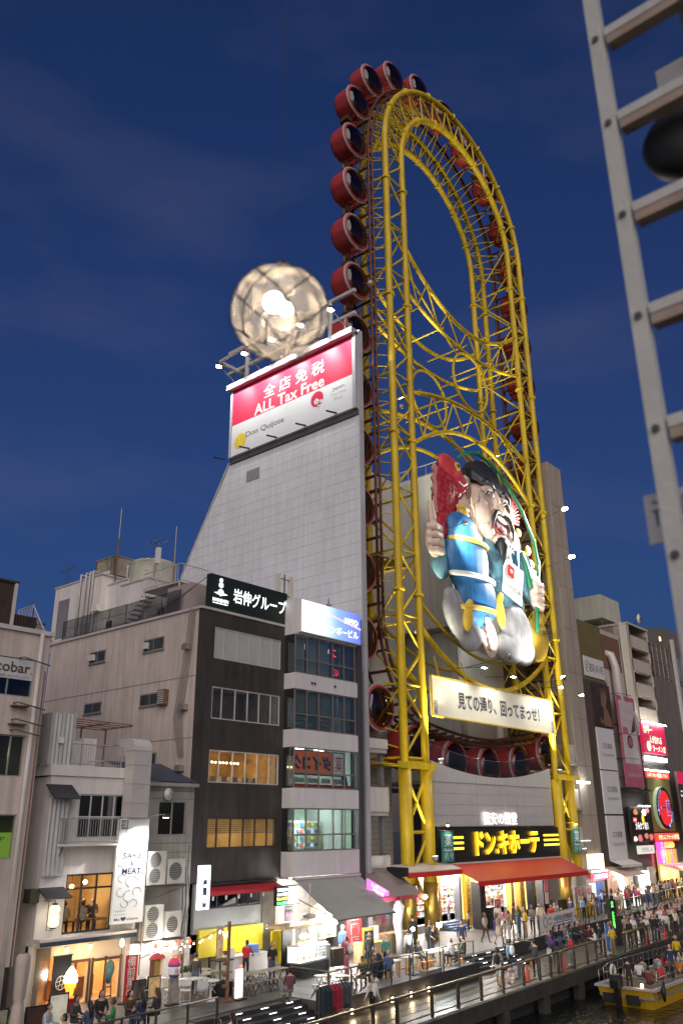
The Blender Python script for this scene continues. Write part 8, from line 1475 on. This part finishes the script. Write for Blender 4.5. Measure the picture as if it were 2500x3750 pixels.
    # hands: palm, four curled fingers of unequal length and a thumb from the side
    for n, s in (('l',1),('r',-1)):
        w = Vector(J['wri'+n]); d = (w-Vector(J['elb'+n])).normalized(); u = d.cross(Vector((0,1,0)) if abs(d.y) < .8 else Vector((0,0,1))).normalized(); v = u.cross(d); pc = w+d*.05
        b.tube([w,pc,pc+d*.03],[.026,.034,.030],6)
        for q, L in ((-1.5,.05),(-.5,.062),(.5,.066),(1.5,.058)): a = pc+d*.03+u*q*.014; b.tube([a,a+d*L*.55,a+d*L*.8-v*L*.45],[.009,.008,.006],5)
        a = pc+u*s*.03; b.tube([a-d*.02,a+u*s*.018+d*.015,a+u*s*.02+d*.045],[.011,.010,.007],5)
    grow(0)
    if skirt:
        b.lathe([(.25,pel-.42),(.19,pel-.15),(.155,pel+.08)],(0,0,0),14); grow(2)
    me = b.mesh('person_body',True)
    for i, p in enumerate(me.polygons): p.material_index = ms[i]
    for nm in ('skin','top','trousers','shoes','eyes'): me.materials.append(mat('person_default',(.3,.3,.3),.8))
    return me, J['head0']
def hair_mesh(h, style):
    hx, hy, hz = h; b = MB(); b.ball((hx,hy+.012,hz+.105),(.083,.098,.112),14,9)
    b.f = [f for f in b.f if not all(b.v[i][1] < hy-.045 and b.v[i][2] < hz+.15 for i in f) and not all(b.v[i][2] < hz+.03 for i in f)]
    if style == 'long': b.tube([(hx,hy+.06,hz+.14),(hx,hy+.085,hz+.02),(hx,hy+.095,hz-.14),(hx,hy+.09,hz-.28)],[.07,.085,.08,.04],9)
    elif style == 'bob': b.tube([(hx,hy+.045,hz+.14),(hx,hy+.06,hz+.04),(hx,hy+.055,hz-.03)],[.08,.09,.075],9)
    elif style == 'tail': b.tube([(hx,hy+.1,hz+.15),(hx,hy+.15,hz+.08),(hx,hy+.15,hz-.1)],[.03,.035,.015],7)
    elif style == 'cap': b.lathe([(.088,hz+.12),(.09,hz+.15),(.08,hz+.2),(.03,hz+.225)],(hx,hy,0),12); b.add([(hx-.06,hy-.08,hz+.13),(hx+.06,hy-.08,hz+.13),(hx+.05,hy-.17,hz+.125),(hx-.05,hy-.17,hz+.125)],[(0,1,2,3)])
    elif style == 'hat': b.lathe([(.16,hz+.13),(.155,hz+.14),(.09,hz+.15),(.085,hz+.24),(.03,hz+.25)],(hx,hy,0),14)
    return b.mesh('hair',True)
C = dict(white=(.62,.60,.57),black=(.015,.015,.017),navy=(.02,.03,.07),grey=(.20,.20,.20),dark=(.04,.038,.038),red=(.45,.02,.025),pink=(.50,.10,.18),yellow=(.55,.38,.02),green=(.03,.22,.07),olive=(.06,.075,.035),teal=(.05,.16,.13),blue=(.05,.12,.35),sky=(.22,.36,.50),tan=(.36,.26,.16),beige=(.46,.38,.28),denim=(.06,.09,.16),brown=(.10,.055,.035),purple=(.12,.07,.22),orange=(.5,.15,.02),maroon=(.13,.03,.03),cream=(.52,.45,.33),khaki=(.20,.16,.09),plaid=(.12,.05,.06),striped=(.42,.44,.48),floral=(.35,.28,.22),charcoal=(.05,.05,.055))
_pm = {}; _hm = {}; _used = {}; PEOPLE = []
def cm(c):
    m = mat('cloth_'+c, C[c], .85, 0, .18, 6, .2)
    return m
SKIN = [mat('skin_light',(.50,.32,.23),.55,0,.05,5), mat('skin_tan',(.42,.26,.17),.55,0,.05,5), mat('skin_deep',(.30,.17,.11),.55,0,.05,5)]
HAIR = dict(black=mat('hair_black',(.012,.010,.009),.45,0,.2,8), brown=mat('hair_brown',(.05,.028,.015),.5,0,.2,8), blond=mat('hair_blond',(.38,.26,.12),.5,0,.2,8), grey=mat('hair_grey',(.32,.31,.30),.6,0,.2,8), blue=mat('cap_blue',(.08,.2,.45),.7), straw=mat('hat_straw',(.35,.26,.14),.8), white=mat('cap_white',(.6,.6,.6),.7))
SHOE = mat('shoes_dark',(.02,.02,.02),.5); EYE = mat('eye_dark',(.02,.015,.012),.4)
PEOPLE_WORDS = []
def person(x, y, z, pose, face, top, bot, where, hair='black', style='short', kind='', scale=1.0, bag=None, group='people on the promenade'):
    """face: heading in degrees the person looks at (0 = +X, 90 = inland)"""
    sk, sh, sl = 's' in kind, 'h' in kind, 'l' not in kind; key = (pose,sk,sh,sl)
    if key not in _pm: _pm[key] = person_mesh(pose, sk, sh, sl)
    me, h = _pm[key]; hk = (pose,style)
    if hk not in _hm: _hm[hk] = hair_mesh(h, style); _hm[hk].materials.append(HAIR['black'])
    i = len(PEOPLE); o = inst('person', me, None, (x,y,z), (0,0,R(face+90)), (scale*random.uniform(.94,1.05),scale*random.uniform(.96,1.05),scale*random.uniform(.96,1.04)), [SKIN[i%3 if i%7 else 0], cm(top), cm(bot), SHOE, EYE])
    inst('hair', _hm[hk], o, mats=[HAIR[hair]])
    if bag:
        bc, bk = bag; b = MB()
        zz = .43 if pose == 'sit' else 0
        if bk == 'backpack': b.ball((0,.2,1.2-zz),(.15,.11,.23),10,8); nm = 'backpack'
        elif bk == 'tote': b.box(.2,.26,-.16,.16,.42,.78); b.tube([(.23,-.08,.78),(.225,-.03,.88),(.23,.03,.78)],.01,5); nm = 'bag'
        else: b.box(-.02,.12,-.24,-.16,.98,1.16); b.tube([(-.16,.02,1.42),(0,-.17,1.2),(.1,-.2,1.1)],.012,5); nm = 'shoulder_bag'
        b.build(nm, cm(bc), o, bk == 'backpack')
    verb = dict(stand='standing',walk='walking',photo='photographing',fold='waiting',phone='texting',lean='bending',wide='leaning',hands_up='gesturing',sit='sitting')[pose]
    lo = 'skirt' if sk else 'shorts' if sh else 'trousers'
    lab = '%s in %s top, %s %s, %s %s' % ('child' if scale < .8 else 'person', top, bot, lo, verb.split(' with')[0], where)
    if bag: lab = lab.replace(', %s %s'%(verb.split(' with')[0],where), ', with %s %s %s' % (bag[0], {'backpack':'backpack','tote':'bag','sling':'bag'}[bag[1]], where))
    tag(o, lab, 'person', group); PEOPLE.append(o); return o
P = person; G2 = 'people on the deck'
# promenade
P(29.2,23.5,0,'walk',190,'white','black','nearest the five wall lamps',bag=('black','sling')); P(39.4,23.9,0,'walk',20,'grey','white','walking past the lifebuoy',hair='brown',style='bob',kind='hl',bag=('black','backpack')); P(42.5,25.0,0,'walk',60,'sky','navy','at the right steps',kind='h',bag=('white','backpack'))
P(42.9,23.8,0,'photo',40,'charcoal','black','by the orange cone',bag=('orange','tote')); P(47.4,25.2,0,'stand',70,'purple','dark','near the seated row',style='long',bag=('white','tote')); P(46.9,23.8,0,'phone',150,'red','grey','at the quay railing')
rows = [(50.2,23.9,'phone',120,'white','dark','beside the end of the quay railing'),(52.8,24.8,'stand',100,'navy','dark','behind the yellow staff shirt'),(53.8,24.6,'stand',200,'sky','denim','talking to the staff in yellow'),(52.3,23.8,'fold',60,'yellow','khaki','at the boat landing'),(54.7,24.9,'stand',210,'brown','black','left of the LED pillar'),(56.0,24.3,'stand',170,'black','dark','in front of the LED pillar'),(57.8,24.8,'fold',230,'white','khaki','right of the LED pillar'),(58.0,24.3,'stand',220,'dark','black','behind the first red cone'),(59.2,24.5,'phone',225,'white','beige','in the middle of the queue'),(59.7,24.2,'stand',200,'black','charcoal','in the middle of the queue'),(60.4,24.3,'fold',210,'dark','black','behind the queue rail'),(62.6,24.5,'stand',215,'white','olive','beside the far cone'),(63.6,24.6,'phone',200,'black','dark','beside the far lifebuoy'),(64.4,24.5,'stand',190,'cream','black','right of the far lifebuoy'),(67.4,26.5,'lean',180,'white','black','at the back of the promenade'),(69.7,26.2,'stand',160,'sky','denim','far along the promenade'),(73.5,27.3,'wide',200,'pink','dark','far along the promenade'),(66.0,25.2,'stand',200,'beige','brown','far along the queue'),(67.8,25.4,'phone',210,'black','denim','far along the queue'),(61.4,25.6,'stand',170,'charcoal','dark','behind the queue'),(65.2,26.6,'walk',190,'white','grey','behind the queue'),(70.8,25.6,'stand',190,'dark','black','at the far end of the queue')]
for i, (x,y,po,f,t,b,w) in enumerate(rows): P(x,y,0,po,f,t,b,w,style=['short','bob','short','short','long','tail'][i%6] if t != 'yellow' else 'cap',hair=['black','black','brown','black'][i%4],bag=('white','sling') if i in (8,13) else None)
for i, (x,y,t,b) in enumerate(((51.6,27.7,'charcoal','denim'),(52.9,27.9,'black','denim'),(53.7,27.9,'navy','denim'),(54.6,28.05,'grey','dark'),(55.5,28.1,'olive','black'),(56.5,28.2,'dark','charcoal'),(57.5,28.3,'brown','dark'),(58.6,28.4,'black','black'),(55.0,26.6,'maroon','dark'))): P(x,y,.02,'sit',255+8*(i%3),t,b,'in the row below the mooring banner',style=['short','long','bob'][i%3],group='people sitting below the banner')
# deck plaza
for i, (x,y,po,f,t,b,w,st) in enumerate(((53.8,31.2,'walk',100,'maroon','brown','in front of the store entrance','short'),(53.0,30.4,'phone',200,'green','sky','in front of the store entrance','tail'),(47.3,28.5,'walk',270,'floral','cream','at the top of the right steps','long'),(48.9,28.75,'wide',100,'tan','white','over the right steps','short'),(50.4,28.9,'stand',110,'denim','denim','left of the mooring banner','long'),(51.2,28.9,'stand',150,'yellow','tan','left of the mooring banner','short'),(52.1,29.4,'stand',120,'white','dark','behind the mooring banner','short'),(53.2,29.5,'phone',180,'grey','navy','behind the mooring banner','cap'),(55.2,30.1,'lean',240,'white','black','behind the mooring banner','bob'),(54.2,29.4,'stand',200,'cream','dark','behind the mooring banner','bob'),(55.3,29.3,'lean',230,'red','dark','behind the mooring banner','short'),(56.3,29.5,'stand',220,'grey','dark','behind the mooring banner','short'),(58.4,30.4,'sit',250,'teal','black','by the right black counter','short'),(57.6,29.7,'sit',240,'black','dark','by the right black counter','short'),(60.3,30.3,'stand',170,'navy','charcoal','by the right black counter','short'),(61.4,29.9,'stand',250,'sky','black','leaning at the rail corner','short'),(64.2,31.2,'stand',60,'black','dark','in the ticket queue','short'),(66.1,31.3,'walk',80,'brown','black','in the ticket queue','short'),(68.4,31.4,'stand',90,'dark','charcoal','at the ticket window','short'),(70.6,31.8,'stand',100,'cream','tan','right of the ticket booth','bob'),(53.3,32.1,'stand',30,'white','white','beside the blue suitcase','bob'),(50.6,29.9,'walk',220,'pink','white','on the open plaza','long'),(47.6,29.6,'walk',260,'beige','brown','on the open plaza','bob'))):
    P(x,y,D,po,f,t,b,w,style=st,hair='blue' if st == 'cap' else ['black','brown','black'][i%3],kind='sl' if t in ('pink','floral') else '',bag=('black','sling') if t == 'tan' else None,group=G2)
for i, (x,y,t,b) in enumerate(((70.8,33.0,'black','dark'),(71.6,32.2,'white','grey'),(73.0,32.6,'navy','dark'),(69.4,31.0,'white','khaki'),(65.6,30.9,'charcoal','dark'),(63.5,30.0,'tan','black'),(71.4,31.5,'grey','beige'),(69.8,30.6,'cream','white'),(68.2,30.2,'beige','tan'),(72.4,31.2,'olive','dark'),(67.0,30.2,'black','brown'),(68.9,31.9,'white','black'))): P(x,y,D,['stand','phone','fold','photo'][i%4],90+25*(i%5),t,b,'beside the waffle sign',style=['short','long','bob','tail'][i%4],kind='h' if b == 'white' else '',hair=['black','brown','black','black'][i%4],group='crowd on the far deck')
random.seed(21); _cc = ['black','white','navy','grey','dark','olive','charcoal','beige','teal','red','pink','cream','denim','brown','sky']
far = [(83.3,35.0),(76.0,32.3),(77.7,32.8),(81.2,33.6),(82.2,33.0),(80.0,32.5),(85.0,33.6),(75.8,31.0),(77.5,31.1),(90.7,34.0),(73.6,30.9),(74.4,31.4),(78.6,31.4),(76.9,32.0),(79.4,33.2),(81.0,31.8),(82.8,32.2),(84.0,32.4),(86.0,32.6),(87.2,33.2),(88.4,33.0),(89.4,32.6),(91.6,33.4),(79.8,31.6),(83.4,31.8),(85.2,32.1),(86.8,32.3),(90.2,32.6),(93,33.4),(94.5,33.8),(78,33.4),(75.0,32.2),(84.4,33.2),(80.6,32.9),(92.2,32.9),(88,32.4)]
for i, (x,y) in enumerate(far): P(x,y,D,random.choice(['stand','stand','phone','fold','photo','walk']),random.uniform(60,300),_cc[i*7%15],['dark','black','denim','charcoal','khaki'][i%5],['under the ramen sign','under the beef sign','by the white canopy'][0 if 83 < x < 88 else 1 if x <= 83 else 2],style=['short','long','bob','short','tail'][i%5],hair=['black','brown','black'][i%3],group='crowd on the far deck')
random.seed(33)
for i in range(34):
    x = random.uniform(58,82); y = PR(x,0).y+random.uniform(.9,2.6); P(x,y,0,random.choice(['stand','phone','fold','walk','photo']),random.uniform(100,260),_cc[(i*11+4)%15],['dark','black','denim','khaki','grey'][i%5],'in the far promenade queue',style=['short','long','bob','tail'][i%4],hair=['black','brown','black'][i%3])
for i in range(26):
    x = random.uniform(72,92); y = 30.6+(x-72)*.09+random.uniform(.2,2.2); P(x,y,D,random.choice(['stand','phone','fold','walk']),random.uniform(60,300),_cc[(i*4+7)%15],['dark','black','denim','charcoal'][i%4],'on the far deck by the railing',style=['short','long','bob'][i%3],hair=['black','brown','black'][i%3],group='crowd on the far deck')
# in and around the store and stalls
P(52.4,35.4,1.18,'stand',95,'white','grey','in the store doorway',style='tail',group=G2); P(52.0,33.6,D,'stand',100,'white','dark','on the store steps',scale=.72,group=G2); P(59.4,36.2,1.18,'stand',80,'white','dark','between the shop shelves',style='bob',group=G2); P(56.2,35.4,1.18,'stand',260,'olive','black','in the shop entrance',style='long',group=G2); P(57.2,35.2,1.18,'stand',250,'beige','brown','in the shop entrance',style='tail',group=G2); P(58.0,34.8,1.18,'stand',230,'tan','cream','in the shop entrance',hair='straw',style='hat',group=G2)
for x,y,po,f,t,b,w,st,hc,k in ((43.0,31.6,'stand',80,'black','charcoal','beside the wrapped wheel leg','short','black',''),(38.6,28.6,'stand',40,'black','denim','behind the pole lamp','long','black',''),(37.6,27.9,'stand',60,'white','dark','behind the pole lamp','short','black',''),(35.4,27.6,'stand',200,'teal','black','by the chalk menu board','tail','black',''),(40.6,28.6,'lean',250,'black','charcoal','over the beer tables','short','black','l'),(41.3,29.2,'stand',230,'charcoal','dark','over the beer tables','short','black',''),(42.6,28.0,'stand',210,'navy','dark','in a suit on the plaza edge','short','black',''),(35.6,28.8,'stand',190,'dark','dark','beside the gold framed board','short','grey',''),(36.6,31.4,'stand',260,'blue','dark','serving in the food stall','cap','white',''),(33.4,28.4,'hands_up',95,'pink','olive','at the food stall','short','black',''),(29.8,29.7,'stand',250,'black','denim','by the glass counter','long','black','l'),(29.6,31.2,'lean',30,'red','black','at the white counter','short','black','l'),(25.9,30.3,'stand',20,'dark','denim','under the beer flag','short','black','')): P(x,y,D,po,f,t,b,w,style=st,hair=hc,kind=k,bag=('black','backpack') if t == 'black' and x > 42.5 else (('white','backpack') if po == 'hands_up' else None),group='people at the stalls')
P(32.8,27.9,D,'stand',100,'pink','pink','beside the food stall',scale=.7,style='bob',group='people at the stalls')
for x,y,f,t,b,w,hc,st in ((37.4,26.5+.7,260,'black','dark','at the bright beer table','blond','short'),(38.9,26.2,80,'white','black','at the pine beer table','black','short'),(40.0,26.2,100,'olive','dark','at the last beer table','black','short'),(33.6,26.1,40,'blue','dark','at the first beer table','grey','short'),(34.2,27.4,250,'dark','black','at the first beer table','black','long'),(31.3,25.7,190,'olive','khaki','left of the menu board','brown','cap'),(32.0,25.6,170,'navy','dark','left of the menu board','brown','short'),(27.0,25.9,60,'plaid','grey','beside the clothes rack','black','short'),(17.2,27.3,300,'striped','dark','in front of the pale menu board','black','short'),(18.6,27.9,290,'charcoal','dark','at the terrace table','black','short'),(18.2,26.4,100,'denim','denim','at the terrace table','black','long'),(19.5,27.7,250,'black','charcoal','at the terrace table','black','long'),(19.2,26.5,140,'green','dark','at the terrace table','brown','short'),(20.4,27.3,270,'brown','dark','beside the red flag','black','long'),(20.2,26.3,100,'navy','denim','beside the red flag','black','long'),(21.0,26.5,110,'dark','black','beside the red flag','brown','long'),(16.6,25.3,150,'beige','dark','at the railing corner','black','short')): P(x,y,D+.02,'sit',f,t,b,w,hair=hc,style=st,group='seated guests')
P(21.3,23.0,.0,'stand',100,'white','grey','below the left steps',style='long',group='people on the promenade'); P(20.2,22.5,.0,'stand',80,'dark','black','below the left steps',style='long',group='people on the promenade')
for x,y,f,t,w,hc in ((21.5,33.6,60,'cream','at the lit dining room window','black'),(22.3,33.5,90,'white','at the lit dining room window','brown'),(22.9,34.4,250,'dark','inside the lit dining room','black'),(23.3,34.3,240,'brown','inside the lit dining room','black'),(21.9,34.5,260,'navy','inside the lit dining room','black')): P(x,y,3.17,'sit',f,t,'dark',w,hair=hc,group='diners upstairs')
# boat
for i, (x,y,t) in enumerate(((46.9,19.6,'maroon'),(47.3,20.9,'cream'),(48.3,19.5,'red'),(48.6,20.8,'white'),(49.6,21.0,'grey'),(49.5,19.4,'black'),(50.9,19.5,'orange'),(51.0,20.7,'grey'),(52.2,19.6,'striped'),(52.3,20.8,'red'),(53.5,19.7,'navy'),(53.6,20.9,'white'),(54.8,19.7,'dark'),(54.9,20.8,'beige'))): P(x,y,-.78,'sit',10+10*(i%3),t,'dark','on the boat benches',hair=['black','brown','grey','black'][i%4],style=['short','long','bob','cap'][i%4] if i%4 != 3 else 'short',group='passengers on the boat')
P(46.1,20.3,-.75,'stand',20,'black','black','steering at the boat stern',group='passengers on the boat'); P(55.6,21.3,-.75,'stand',210,'yellow','dark','guiding on the boat',hair='straw',style='hat',group='passengers on the boat'); P(51.7,20.2,-.75,'stand',200,'navy','charcoal','among the boat benches',group='passengers on the boat')
def settle_labels():
    """things that look alike in one place are told apart by their order from the left"""
    cam = SC.camera; W = cam.matrix_world.inverted(); by = {}
    for o in PEOPLE: by.setdefault(o['label'],[]).append(o)
    words = ['first','second','third','fourth','fifth','sixth','seventh','eighth']
    for lab, os_ in by.items():
        if len(os_) > 1:
            os_.sort(key=lambda o: (W@o.location).x/-(W@o.location).z)
            for k, o in enumerate(os_): o['label'] = lab+', %s from left' % words[k]
settle_labels()

# ------------------------------------------------------------------ window reflections of a float lamp and ladder, built on an unseen viewing terrace
def terrace():
    t = thing('viewing_terrace','concrete viewing terrace slab with a timber lamp beam overhead','terrace'); MB().box(-3,2.3,-1.6,1.5,5.5,5.7).build('floor', M_DECK, t); MB().box(-.12,.0,.9,1.02,5.7,10.6).build('beam_post', mat('timber_post',(0,0,0)), t); MB().bar((-.2,.96,10.55),(1.4,1.28,10.55),.12).build('beam', mat('timber_post',(0,0,0)), t); MB().box(-1.4,-1.2,-1,1,1,5.5).build('pier', M_CONC, t); MB().box(1.2,1.5,-1,0,-2,5.5).build('pier', M_CONC, t)
    c = Vector((1.185,1.2,8.44)); r = .114
    l = thing('reflected_float_lamp','window reflection of a round glass float lamp in a dark rope net glowing warm','lamp',c)  # lamp reflected in the window pane, added as a solid object
    m = bpy.data.materials.new('float_glass'); m.use_nodes = True; N = m.node_tree.nodes; K = m.node_tree.links; N.clear(); o = N.new('ShaderNodeOutputMaterial'); tr = N.new('ShaderNodeBsdfTransparent'); tr.inputs['Color'].default_value = (.95,.93,.9,1); tl = N.new('ShaderNodeBsdfTranslucent'); tl.inputs['Color'].default_value = (.9,.82,.7,1); gl = N.new('ShaderNodeBsdfGlossy'); gl.inputs['Roughness'].default_value = .08
    no = N.new('ShaderNodeTexNoise'); no.inputs['Scale'].default_value = 26; no.inputs['Detail'].default_value = 2; g = N.new('ShaderNodeNewGeometry'); K.new(g.outputs['Position'],no.inputs['Vector']); cr = N.new('ShaderNodeValToRGB'); cr.color_ramp.elements[0].position = .42; cr.color_ramp.elements[0].color = (.07,.07,.07,1); cr.color_ramp.elements[1].position = .62; cr.color_ramp.elements[1].color = (.20,.20,.20,1); K.new(no.outputs['Fac'],cr.inputs['Fac'])
    a = N.new('ShaderNodeMixShader'); K.new(cr.outputs['Color'],a.inputs['Fac']); K.new(tr.outputs[0],a.inputs[1]); K.new(tl.outputs[0],a.inputs[2]); lw = N.new('ShaderNodeLayerWeight'); lw.inputs['Blend'].default_value = .12; b2 = N.new('ShaderNodeMixShader'); K.new(lw.outputs['Facing'],b2.inputs['Fac']); K.new(a.outputs[0],b2.inputs[1]); K.new(gl.outputs[0],b2.inputs[2]); K.new(b2.outputs[0],o.inputs['Surface'])
    MB().ball((0,0,0),(r,r,r*.96),32,20).build('glass_float', m, l, True)
    rope = mat('net_rope',(.030,.026,.035),.9,0,.2,20); R1 = r*1.02
    def S(lat, lon): return Vector((R1*math.cos(lat)*math.cos(lon),R1*math.cos(lat)*math.sin(lon),R1*.97*math.sin(lat)))
    lats = [1.25,.75,.25,-.25,-.75,-1.2]; n = 7
    for i, la in enumerate(lats):
        for j in range(n):
            lo = 2*math.pi*(j+(.5 if i%2 else 0))/n
            for dj in (0,1) if i < len(lats)-1 else ():
                lo2 = 2*math.pi*(j+(.5 if (i+1)%2 else 0)+((dj-1) if not i%2 else dj))/n
                if i%2: lo2 = 2*math.pi*(j+dj)/n
                else: lo2 = 2*math.pi*(j+dj-.5)/n
                p, q = S(la,lo), S(lats[i+1],lo2); mid = (p+q).normalized()*R1; MB().tube([p,mid,q],.0022,5).build('net_cord', rope, l, True)
            MB().ball(S(la,lo),.004,6,5).build('net_knot', rope, l)
    for j in range(n): MB().tube([S(1.25,2*math.pi*j/n),Vector((0,0,R1*1.12))],.003,5).build('net_cord', rope, l, True)
    MB().tube([(0,0,R1*1.1),(.006,0,R1*1.3)],[.012,.008],6).build('top_knot', rope, l, True); MB().tube([(0,0,R1*1.2),(0,0,10.5-c.z)],.0011,4).build('hanging_cord', rope, l)
    MB().ball((-.02,0,.018),.024,12,8).build('bulb', glow('filament_bulb',(1,.86,.66),60), l); MB().ball((.022,.0,.02),.016,12,8).build('bulb', glow('filament_bulb',(0,0,0)), l); pane_room_light(l,0,0,.0,.5,(1,.74,.44),.02)
    d = thing('reflected_ladder','window reflection of a white painted steel ladder with wood topped rungs','ladder',(1.62,.515,5.7)); wp = mat('ladder_white',(.46,.47,.46),.5,.1,.08,8,.1); wd = mat('rung_wood',(.30,.23,.19),.6,0,.2,10)  # ladder mirrored in the glass, added here as a solid one
    for y in (0,-.42): MB().box(-.012,.012,y-.018,y+.018,0,4.6).build('stile', wp, d)
    for k in range(17):
        z = 3.463-.274*12+.274*k; MB().box(-.012,.022,-.395,-.025,z-.004,z+.022).build('rung', wp, d); MB().box(-.010,.022,-.395,-.025,z-.03,z-.005).build('rung_tread', wd, d); MB().lathe([(.009,0),(.009,-.004)],(-.013,0,z),8,'x').build('bolt', M_STEEL, d)
    s = thing('reflected_card','window reflection of a small white card with mirror written blue characters','card',(1.69,.545,7.91)); MB().box(0,.003,-.06,.045,-.06,.05).build('card', mat('card_white',(.42,.42,.46),.7,0,.05,8), s)  # mirror image of a card in the glass, added as an object
    text('場所',(-.0005,-.02,.005),.1,.06,mat('card_blue',(.08,.12,.25),.6),s,'-x',bold=.02,ext=.0006,mirror=True)
    k = thing('reflected_speaker','window reflection of a round black speaker on a white bracket','speaker',(1.70,.385,8.83)); MB().lathe([(.03,-.03),(.075,-.02),(.092,0),(.092,.04),(.06,.06)],(0,0,0),24,'x').build('cone', M_BLACK, k, True); MB().box(.07,.09,-.03,.045,.05,.30).build('bracket', wp, k); MB().box(.06,.1,-.25,-.04,.1,.9).build('black_panel', M_BLACK, k); MB().box(.07,.09,-.35,-.05,-3.13,.1).build('stand', wp, k)  # another reflection in the pane, shaped as a solid thing
terrace()
